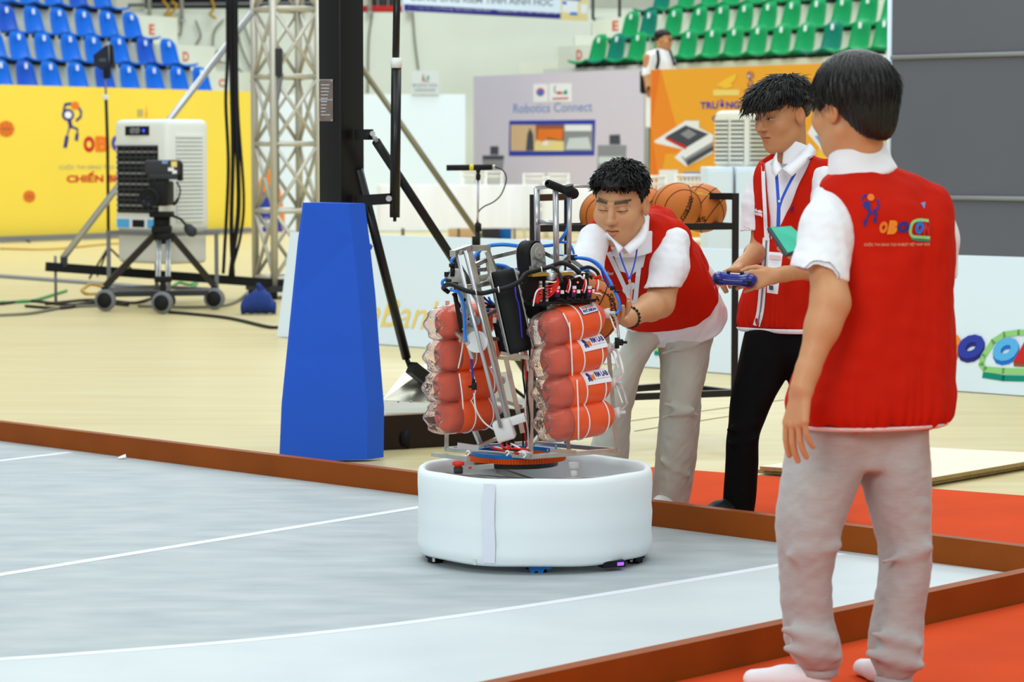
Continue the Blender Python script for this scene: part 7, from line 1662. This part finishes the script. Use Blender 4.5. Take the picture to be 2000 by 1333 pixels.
# sleeves, collar
pts = [p2(1494, 350, .07), p2(1484, 395, .07), p2(1476, 458, .06)]; lo, hi = bounds(pts, .11)
garment('shirt_sleeve', lambda P: sleeve(P, pts, [.055, .062, .064], p2(1474, 450, .06), (.12, 0, -1), p2(1480, 430, .06), p2(1472, 520, .06), .046, .06), lo, hi, .0045, 'shirt_white', man2, sm=1)
ptl = [p2(1612, 345, -.13), p2(1618, 400, -.15), p2(1616, 465, -.17)]; lo, hi = bounds(ptl, .11)
garment('shirt_sleeve', lambda P: sleeve(P, ptl, [.055, .062, .064], p2(1616, 458, -.17), (.0, 0, -1), p2(1616, 430, -.17), p2(1614, 520, -.18), .046, .06), lo, hi, .006, 'shirt_white', man2, sm=1)
c0, c1 = p2(1547, 316, .0), p2(1548, 284, .0)
cut = smax
def collar2(P):
    d = np.abs(cap(P, c0 + Vector((0, 0, -.03)), c1 + Vector((0, 0, .02)), .086, .062)) - .004
    d = smax(d, plane(P, c1 + Vector((0, 0, .004)), (.28, .22, 1)), .004); d = smax(d, -plane(P, c0 + Vector((0, 0, -.012)), (.0, .0, 1)), .004)
    v = vneck(P, p2(1527, 340, -.1), p2(1500, 290, -.1), p2(1532, 290, -.1), Vector((0, 1, 0))); v = smax(v, -plane(P, c0, F2), .002)
    return smax(d, -v, .003)
lo, hi = bounds([c0, c1], .11); garment('shirt_collar', collar2, lo, hi, .0035, 'shirt_white', man2)
def leaf(inner, outer, pf, parent):
    a = smooth_path([pf(*q) for q in inner], 5); b = smooth_path([pf(*q) for q in outer], 5); n = min(len(a), len(b)); V = []; F = []
    for i in range(n): V += [a[i], a[i].lerp(b[i], .5) + Vector((0, -.008, .002)), b[i]]
    for i in range(n - 1):
        for k in range(2): F.append((3 * i + k, 3 * i + k + 1, 3 * i + k + 4, 3 * i + k + 3))
    mb = MB(); mb.add(V, F, True); o = mb.build('collar_leaf', MATS['shirt_white'], parent); md = o.modifiers.new('t', 'SOLIDIFY'); md.thickness = .005; md.offset = 0
leaf([(1518, 296, -.07), (1518, 312, -.13), (1527, 330, -.17)], [(1510, 312, -.09), (1508, 335, -.15), (1514, 346, -.18)], p2, man2)
leaf([(1580, 280, -.02), (1560, 304, -.12), (1528, 330, -.17)], [(1594, 296, -.06), (1575, 318, -.14), (1546, 346, -.19)], p2, man2)
# trousers
R2L = [(640, 1456, 1560, .0, .12), (690, 1446, 1552, .0, .12), (750, 1433, 1530, .0, .105), (800, 1426, 1503, -.01, .09), (850, 1421, 1484, -.02, .075), (900, 1418, 1483, -.01, .07), (950, 1414, 1478, .0, .066), (1000, 1410, 1472, .0, .064), (1030, 1409, 1470, .0, .062)]
L2L = [(640, 1500, 1600, .0, .12), (690, 1515, 1606, .0, .12), (750, 1540, 1622, .02, .10), (800, 1562, 1630, .03, .09), (900, 1572, 1636, .05, .07), (1000, 1576, 1636, .06, .064), (1024, 1576, 1636, .06, .062)]
def pants2(P):
    d = smin(leg_loft(P, p2, R2L, Y2, (1, 0, 0)), leg_loft(P, p2, L2L, Y2, (1, 0, 0)), .02)
    for a, b, r in (((1425, 840, -.08), (1478, 826, -.08), .012), ((1424, 868, -.07), (1480, 856, -.08), .010)): d = smin(d, cap(P, p2(*a), p2(*b), r, r * .7), .02)
    return d
lo, hi = bounds([p2(1400, 1040), p2(1640, 630)], .15); garment('trousers', pants2, lo, hi, .006, 'trouser_black', man2, ((.004, .12, (1, 1, .7), 41),))
for (x, y, d) in ((1440, 1015, .0), (1606, 1008, .06)):
    a_ = p2(x, y, d); foot('shoe', [onfloor(a_, .07), onfloor(a_ + Vector((-.02, -.01, 0)), .05), onfloor(a_ + Vector((-.07, -.05, 0)), .045), onfloor(a_ + Vector((-.14, -.11, 0)), .035)], [.045, .046, .044, .036], 'shoe_black', man2, .007)
# lanyard and badge
def cord(pts, r, m_, par, nm): mb = MB(); mb.tube(pts, r, 6, sub=5); return mb.build(nm, MATS[m_], par)
def flatband(pts, w, m_, par, nm):
    V = []; F = []; P_ = smooth_path(pts, 4)
    for i, p in enumerate(P_):
        t = (P_[min(i + 1, len(P_) - 1)] - P_[max(i - 1, 0)]).normalized(); q = t.cross(Vector((0, 1, 0))).normalized() * w / 2; V += [p - q, p + q]
    for i in range(len(P_) - 1): F.append((2 * i, 2 * i + 1, 2 * i + 3, 2 * i + 2))
    mb = MB(); mb.add(V, F); o = mb.build(nm, MATS[m_], par); md = o.modifiers.new('t', 'SOLIDIFY'); md.thickness = .0015; return o
lz = -.215
flatband([p2(1516, 338, -.15), p2(1518, 360, -.17), p2(1520, 392, lz + .02), p2(1521, 410, lz)], .012, 'lanyard_blue', man2, 'lanyard'); flatband([p2(1553, 338, -.15), p2(1540, 362, -.18), p2(1527, 390, lz + .02), p2(1521, 410, lz)], .010, 'lanyard_blue', man2, 'lanyard'); flatband([p2(1521, 405, lz - .003), p2(1520, 440, lz - .01), p2(1518, 480, lz - .01)], .014, 'lanyard_blue', man2, 'lanyard')
mb = MB(); mb.box(p2(1522, 393, lz), (.008, .006, .008)); mb.build('lanyard_clip', MATS['white_plastic'], man2)
bd = [p2(1503, 574, -.255), p2(1521, 577, -.265), p2(1528, 493, -.225), p2(1500, 490, -.21)]
bd = [p2(1498, 572, -.25), p2(1519, 575, -.26), p2(1529, 494, -.23), p2(1501, 492, -.22)]
mb = MB(); mb.prism(bd, Vector((0, .004, 0))); mb.build('badge', MATS['print_white'], man2)
bd2 = [p2(1502, 506, -.2365), p2(1524, 508, -.2465), p2(1525, 500, -.2445), p2(1503, 498, -.234)]; mb = MB(); mb.prism(bd2, Vector((0, .002, 0))); mb.build('badge_print', mat('print_pink', (226, 190, 190), .6), man2)
mb = MB(); mb.prism([p2(1502, 566, -.257), p2(1510, 567, -.261), p2(1510, 558, -.259), p2(1502, 558, -.255)], Vector((0, .002, 0))); mb.build('badge_print', MATS['print_dark'], man2)
# hair with a long swept fringe
def hair2(P):
    q = hd2.loc(P); d = ell(q, (0, -.012, .048), (.092, .112, .090))
    d = smin(d, ell(q, (.0, .060, .072), (.078, .062, .045)), .03); d = smin(d, ell(q, (.02, .105, .050), (.05, .03, .028)), .025); d = smin(d, cap(q, (-.02, .105, .062), (-.035, .130, .052), .022, .008), .02); d = smin(d, cap(q, (.0, .108, .060), (-.005, .138, .046), .022, .007), .02); d = smin(d, cap(q, (.05, .085, .06), (.058, .086, .040), .02, .010), .02)
    line = np.interp(q[:, 1], [-.13, -.09, -.05, -.02, .01, .04, .07, .10, .14], [-.05, -.055, -.030, .024, .030, .044, .050, .046, .036]).astype(np.float32)
    d = smax(d, line - q[:, 2], .010); d = smax(d, -ell(q, (0, .075, -.05), (.072, .075, .085)), .008)
    return d * np.float32(hd2.k)
lo, hi = bounds([hd2.c], .175); P, F = mesh_of(hair2, lo, hi, .0035); P = relax(P, F, 2); N = vnormals(P, F); P = P + N * (.004 * wav(P, 61, .05) + .002 * wav(P, 62, .02))[:, None]
cr2 = hd2.w(0, -.05, .13); q = hd2.loc(P.astype(np.float32)); a = strands(P, F, cr2, 1300, .045, .0020, 7, jitter=.10, drop=Vector((0, 0, -.35)), lift=.0015, pick=(q[:, 2] > .05))
b = strands(P, F, cr2, 110, .03, .0018, 8, jitter=.2, drop=Vector((0, 0, -.2)), lift=.006, pick=(q[:, 2] > .06))
put('hair', *merge([(P, F), a, b]), 'hair_black', man2)
# game controller
cc = p2(1434, 547, -.50); cu = Vector((.95, -.28, -.06)).normalized(); cn = Vector((.0, -.30, .95)); cn = (cn - cu * cn.dot(cu)).normalized(); cw_ = -cn.cross(cu)
root = thing('game_controller', cc, 'glossy dark blue game controller held by the man in black trousers', 'controller')
def ctrl(P):
    L = lambda a, b, c: cc + cu * a + cw_ * b + cn * c
    d = cap(P, L(-.046, -.006, 0), L(.046, -.006, 0), .034, .034, cn, .62)
    for s_ in (-1, 1): d = smin(d, cap(P, L(s_ * .054, -.006, 0), L(s_ * .066, -.070, -.014), .024, .015), .02)
    return d
lo, hi = bounds([cc], .13); P, F = mesh_of(ctrl, lo, hi, .003); put('shell', relax(P, F, 2), F, 'ctrl_blue' if mat('ctrl_blue', (28, 34, 120), .25, coat=.4) else '', root)
for s_ in (-1, 1):
    mb = MB(); b_ = cc + cu * (s_ * .024) - cw_ * .014 + cn * .014; mb.lathe(b_, cn, [(0, 0), (.006, 0), (.005, .008), (.009, .010), (.009, .013), (0, .012)], 14); mb.build('thumb_stick', MATS['black_matte'], root)
    mb = MB(); mb.box(cc + cu * (s_ * .052) + cw_ * .022 + cn * .0, (.034, .012, .02), (cu, cw_, cn), bev=.004); mb.build('trigger', MATS['black_matte'], root)

# ------------------------------------------------------------------ the man bending over the robot
Y1 = 10.3; p1 = lambda x, y, d=0.0: at(x, y, Y1 + d)
F1 = Vector((-.38, -.92, 0)).normalized(); l1 = Vector((.92, -.38, 0))
hd1 = Head(p1(1213, 398, -.42), (-.34, -.88, -.30), (.02, -.1, 1), 1.19)
neck1 = p1(1238, 470, -.32)
shL1, elL1, wrL1 = p1(1322, 478, -.34), p1(1288, 592, -.42), p1(1226, 622, -.66)
shR1, elR1, wrR1 = p1(1158, 470, -.46), p1(1136, 560, -.60), p1(1178, 622, -.80)
HL1 = hand_parts(wrL1, (-.85, -.45, .05), (-.1, -.5, .8), (-.2, -.7, .6), 1.0, curls=(.45, .5, .5, .55), spread=.06, th=(.5, .3), th_fold=.2)
HR1 = hand_parts(wrR1, (.5, -.5, .1), (.0, -.5, .8), (-.6, -.3, .5), 1.0, curls=(.4, .4, .45, .5))
hp1 = head_mesh(hd1, neck1, .070, jaw=1.12, eye=.12, mouth=.8, nose=.98)
al1 = arm_mesh(shL1, elL1, wrL1, HL1, (.056, .052, .048, .031)); ar1 = arm_mesh(shR1, elR1, wrR1, HR1, (.042, .040, .038, .029), .004)
T1 = [p1(1335, 660, .05), p1(1322, 625, .0), p1(1292, 575, -.10), p1(1262, 520, -.22), p1(1244, 480, -.29), p1(1238, 455, -.32)]
core1 = lambda P: smin(smin(loft(P, T1, l1, [.12, .12, .12, .13, .10, .06], [.08, .08, .08, .08, .07, .05]), chain(P, [p1(1335, 660, .03), p1(1325, 800, .01), p1(1310, 990, .085)], [.06, .05, .04]), .03), chain(P, [p1(1250, 665, .02), p1(1206, 800, .0), p1(1186, 985, .08)], [.035, .04, .036]), .02)
bc1 = mesh_of(core1, *bounds([p1(1140, 1000, 0), p1(1400, 440, -.2)], .22), .012)
P, F = merge([hp1, al1, ar1, bc1]); g1_ = ground(1270, 1012)
man1 = put('person', P, F, 'skin', None, paint(P, hd1, SK1, .12, .8), g1_, 'person in red vest and pale jeans bending over the robot', 'person', 'team members in red vests')
TR = [.215, .215, .215, .205, .175, .11]; TD = [.135, .135, .145, .145, .115, .075]
def torso1(P): return smin(loft(P, T1, l1, TR, TD, 2.3, .03), chain(P, [p1(1168, 462, -.42), p1(1235, 448, -.30), p1(1312, 462, -.30)], [.062, .07, .068], .03), .05)
back1 = lambda P: cap(P, p1(1285, 440, -.18), p1(1368, 560, .10), .075, .085)
def torso1b(P): return smin(torso1(P), back1(P), .06)
axis1 = (T1[-1] - T1[0]).normalized()
def vest1(P):
    d = torso1b(P)
    d = smax(d, -cap(P, p1(1345, 480, -.42), p1(1318, 590, -.55), .080, .085), .012)
    d = smax(d, -cap(P, p1(1128, 470, -.5), p1(1120, 580, -.62), .075, .08), .012)
    d = smax(d, -plane(P, p1(1300, 600, -.06), axis1), .012)
    v = smax(vneck(P, p1(1249, 622, -.5), p1(1172, 430, -.5), p1(1276, 420, -.5), Vector((0, 1, 0))), -plane(P, p1(1240, 470, -.36), F1 * 1), .004)
    return smax(d, -v, .004)
def shirt1(P):
    return smax(torso1b(P) + .006, -plane(P, p1(1325, 640, .0), axis1), .012)
lo, hi = bounds([p1(1110, 690, -.1), p1(1420, 400, -.2)], .26)
garment('shirt_body', shirt1, lo, hi, .006, 'shirt_white', man1, ((.003, .14, (1, 1, .5), 51), (.002, .06, (1, 1, 1), 52)))
vo1, vp1, vf1 = garment('vest', vest1, lo, hi, .0045, 'vest_red', man1, ((.005, .2, (1, .6, .6), 53), (.003, .08, (1, 1, .7), 54)))
bv1 = bvh_of(vp1, vf1)
YP1 = Y1 - .75
def onv1(V, Fc, m_, nm='vest_print', lift=.003): return wrap(nm, V, Fc, bv1, Vector((0, 1, 0)), m_, man1, lift)
for pts in ([(1182, 470), (1200, 510), (1224, 560), (1247, 612)], [(1272, 440), (1262, 490), (1256, 550), (1252, 610)]): onv1(*stroke(pts, 9, YP1), 'shirt_white', 'vest_piping', .004)
onv1(*dense_text('Woori', 1192, 549, 1207, 541, YP1, .2, .03), 'print_pink', 'vest_lettering', .004)
pts1 = [p1(1316, 474, -.34), p1(1308, 520, -.39), p1(1290, 572, -.43)]; lo, hi = bounds(pts1, .13)
garment('shirt_sleeve', lambda P: sleeve(P, pts1, [.062, .068, .063], p1(1288, 564, -.43), (.05, -.1, -1), p1(1292, 548, -.43), p1(1284, 610, -.45), .056, .068), lo, hi, .0045, 'shirt_white', man1, sm=1)
pts2 = [p1(1160, 468, -.45), p1(1144, 515, -.52), p1(1134, 590, -.61)]; lo, hi = bounds(pts2, .12)
garment('shirt_sleeve', lambda P: sleeve(P, pts2, [.058, .062, .062], p1(1134, 582, -.60), (.0, -.1, -1), p1(1134, 540, -.55), p1(1130, 600, -.6), .056, .068), lo, hi, .006, 'shirt_white', man1, sm=1)
n1a, n1b = neck1 + Vector((-.01, -.01, -.035)), neck1 + Vector((-.018, -.03, .04))
def collar1(P):
    d = np.abs(cap(P, n1a, n1b, .094, .082)) - .0045; ax_ = (n1b - n1a).normalized()
    d = smax(d, plane(P, n1b, ax_ + Vector((.12, .25, 0))), .004); d = smax(d, -plane(P, n1a, ax_), .004)
    v = smax(vneck(P, p1(1216, 486, -.5), p1(1196, 430, -.5), p1(1245, 430, -.5), Vector((0, 1, 0))), -plane(P, n1a, F1), .002); return smax(d, -v, .003)
lo, hi = bounds([n1a, n1b], .14); garment('shirt_collar', collar1, lo, hi, .004, 'shirt_white', man1)
leaf([(1178, 440, -.44), (1190, 460, -.50), (1217, 484, -.545)], [(1183, 466, -.48), (1198, 473, -.53), (1208, 497, -.56)], p1, man1)
leaf([(1258, 408, -.36), (1250, 452, -.46), (1219, 484, -.545)], [(1268, 425, -.38), (1262, 468, -.50), (1230, 499, -.565)], p1, man1)
mb = MB(); q = p1(1221, 491, -.515); mb.cyl(q, q + Vector((0, .006, 0)), .009, 16); mb.build('shirt_button', MATS['button'], man1)
# lanyard
flatband([p1(1205, 478, -.49), p1(1215, 510, -.53), p1(1228, 544, -.56)], .006, 'lanyard_blue', man1, 'lanyard'); flatband([p1(1246, 474, -.48), p1(1240, 512, -.53), p1(1230, 546, -.56)], .006, 'lanyard_blue', man1, 'lanyard')
cord([p1(1229, 546, -.57), p1(1233, 566, -.57), p1(1232, 588, -.57), p1(1236, 598, -.57)], .005, 'clear_tube', man1, 'lanyard_clip')
# jeans
R1L = [(628, 1286, 1392, .02, .14), (660, 1284, 1392, .02, .14), (700, 1288, 1386, .02, .125), (770, 1290, 1370, .0, .105), (830, 1284, 1366, .02, .10), (900, 1279, 1360, .05, .095), (975, 1273, 1347, .08, .092), (1000, 1273, 1347, .09, .09)]
L1L = [(628, 1232, 1330, .02, .14), (660, 1222, 1296, .02, .14), (700, 1205, 1264, .0, .12), (750, 1190, 1246, -.02, .10), (800, 1174, 1234, .0, .10), (880, 1152, 1228, .04, .095), (985, 1146, 1222, .08, .092)]
def pants1(P):
    d = smin(smin(leg_loft(P, p1, R1L, Y1, (1, 0, 0)), leg_loft(P, p1, L1L, Y1, (1, 0, 0)), .02), leg_loft(P, p1, [(625, 1240, 1390, .02, .13), (650, 1236, 1390, .02, .13), (668, 1245, 1385, .02, .11)], Y1, (1, 0, 0)), .02)
    for a, b, r in (((1300, 790, -.10), (1366, 812, -.085), .010), ((1296, 815, -.09), (1355, 800, -.10), .008), ((1290, 900, -.03), (1345, 930, -.02), .007), ((1295, 690, -.115), (1370, 668, -.11), .008)): d = smin(d, cap(P, p1(*a), p1(*b), r, r * .6), .02)
    return d
lo, hi = bounds([p1(1135, 1010, .05), p1(1400, 620, 0)], .17); garment('jeans', pants1, lo, hi, .006, 'jean_grey', man1, ((.004, .14, (1, 1, .7), 58), (.002, .05, (1, 1, 1.4), 59)))
mb = MB(); V, Fc = stroke([(1274, 967), (1310, 972), (1347, 972)], 2, Y1 - .1); 
for (x, y, d) in ((1308, 1000, .09), (1184, 986, .08)):
    a_ = p1(x, y, d); foot('shoe', [onfloor(a_, .06), onfloor(a_ + Vector((-.01, -.02, 0)), .05), onfloor(a_ + Vector((-.03, -.08, 0)), .045), onfloor(a_ + Vector((-.05, -.13, 0)), .035)], [.05, .05, .045, .038], 'shoe_white', man1, .007)
# bead bracelet
bw = elL1.lerp(wrL1, .93); bx, by, bz = frame_of(wrL1 - elL1); mb = MB()
for k in range(18):
    a = 2 * math.pi * k / 18; mb.sphere(bw + bx * math.cos(a) * .038 + by * math.sin(a) * .038, .0062, 8, 6)
mb.build('bracelet', mat('bead_brown', (52, 32, 22), .4), man1)
# short cropped hair
def hair1(P):
    q = hd1.loc(P); d = ell(q, (0, -.010, .050), (.083, .103, .084)); d = smin(d, ell(q, (0, .055, .085), (.068, .050, .034)), .03)
    line = np.interp(q[:, 1], [-.13, -.09, -.04, -.015, .012, .035, .06, .085, .12], [-.05, -.04, -.015, -.002, .008, .058, .088, .088, .084]).astype(np.float32)
    line = line - .012 * np.abs(np.sin(q[:, 0] * 120 + np.sin(q[:, 0] * 47) * 2)) * (q[:, 1] > .05)
    d = smax(d, line - q[:, 2], .007)
    return d * np.float32(hd1.k)
lo, hi = bounds([hd1.c], .17); P, F = mesh_of(hair1, lo, hi, .0035); P = relax(P, F, 1); N = vnormals(P, F); P = P + N * (.003 * wav(P, 71, .03))[:, None]
q = hd1.loc(P.astype(np.float32)); cr1 = hd1.w(0, -.06, .12)
a = strands(P, F, cr1, 1500, .028, .0022, 9, jitter=.2, drop=Vector((0, 0, .0)), lift=.005, pick=(q[:, 2] > .06) & (q[:, 1] < .085)); b = strands(P, F, hd1.w(0, 0, .15), 500, .02, .0016, 10, jitter=.2, drop=Vector((0, 0, -.6)), pick=q[:, 2] < .06)
put('hair', *merge([(P, F), a, b]), 'hair_soft', man1)

# ------------------------------------------------------------------ the man walking behind the orange banner
Y4 = 36.0; p4 = lambda x, y, d=0.0: at(x, y, Y4 + d)
hd4 = Head(p4(1296, 79, 0), (.85, -.45, -.05), (0, 0, 1), 1.15); nk4 = p4(1290, 104, .02)
zf4 = 1.2
def body4(P):
    d = head_sdf(hd4.loc(P)) * np.float32(hd4.k); d = smin(d, cap(P, hd4.w(0, -.03, -.05), nk4, .06, .065), .03)
    d = smin(d, chain(P, [p4(1264, 112, -.08), p4(1264, 150, -.1), p4(1268, 185, -.2)], [.055, .05, .04], .02), .02)
    return smin(d, loft(P, [p4(1288, 240), p4(1288, 160), p4(1288, 112)], (1, 0, 0), [.15, .16, .15], [.1, .1, .08]), .03)
lo, hi = bounds([p4(1250, 260), p4(1320, 50)], .2); P, F = mesh_of(body4, lo, hi, .009)
g4 = Vector((p4(1290, 100).x, Y4, p4(1290, 240).z - .85))
man4 = put('person', P, F, 'skin', None, paint(P, hd4, SK2, .5, .2), Vector((p4(1290, 100).x, Y4, 0)), 'person in white shirt with a black backpack walking behind the orange banner', 'person')
garment('shirt', lambda P: smax(smin(loft(P, [p4(1288, 250), p4(1289, 170), p4(1291, 120), p4(1291, 102), p4(1291, 96)], (1, 0, 0), [.19, .19, .20, .14, .08], [.13, .13, .12, .08, .06]), chain(P, [p4(1270, 110, -.05), p4(1262, 145, -.09)], [.07, .065], .02), .03), -cap(P, p4(1262, 146, -.09), p4(1262, 170, -.09), .05, .06), .01), *bounds([p4(1250, 260), p4(1320, 90)], .16), .01, 'shirt_white', man4, ((.004, .1, (1, 1, .6), 81),))
def hair4(P): q = hd4.loc(P); d = ell(q, (0, -.014, .05), (.085, .108, .085)); line = np.interp(q[:, 1], [-.13, -.08, -.02, .03, .08], [-.04, -.04, .0, .06, .065]).astype(np.float32); return smax(d, line - q[:, 2], .01) * np.float32(hd4.k)
P, F = mesh_of(hair4, *bounds([hd4.c], .16), .009); put('hair', P, F, 'hair_soft', man4)
leg4 = lambda P: smin(chain(P, [p4(1282, 240, 0), onfloor(p4(1280, 240, 0), .5), onfloor(p4(1278, 240, 0), .06)], [.1, .08, .06]), chain(P, [p4(1298, 240, .05), onfloor(p4(1302, 240, .1), .5), onfloor(p4(1304, 240, .1), .06)], [.1, .08, .06]), .03)
P, F = mesh_of(leg4, *bounds([p4(1260, 230), onfloor(p4(1310, 240), .0)], .16), .014); put('trousers', P, F, 'trouser_black', man4)
mb = MB(); mb.tube([p4(1284, 98, -.14), p4(1286, 118, -.17), p4(1282, 135, -.17)], .022, 8, sub=4); mb.build('backpack_strap', MATS['black_matte'], man4); mb = MB(); mb.tube([p4(1308, 98, -.1), p4(1314, 115, -.12), p4(1318, 128, -.1)], .018, 8, sub=4); mb.build('backpack_strap', MATS['black_matte'], man4)
mb = MB(); mb.box(p4(1259, 160, .1), (.12, .25, .32), bev=.04); mb.build('backpack', MATS['black_matte'], man4)
mb = MB(); 
for s_ in (-1, 1):
    c = hd4.w(s_ * .032, .1, .008); x, y, z_ = frame_of(hd4.f); mb.tube([c + x * math.cos(2 * math.pi * k / 12) * .022 + y * math.sin(2 * math.pi * k / 12) * .018 for k in range(13)], .004, 5)
mb.build('glasses', MATS['black_matte'], man4)
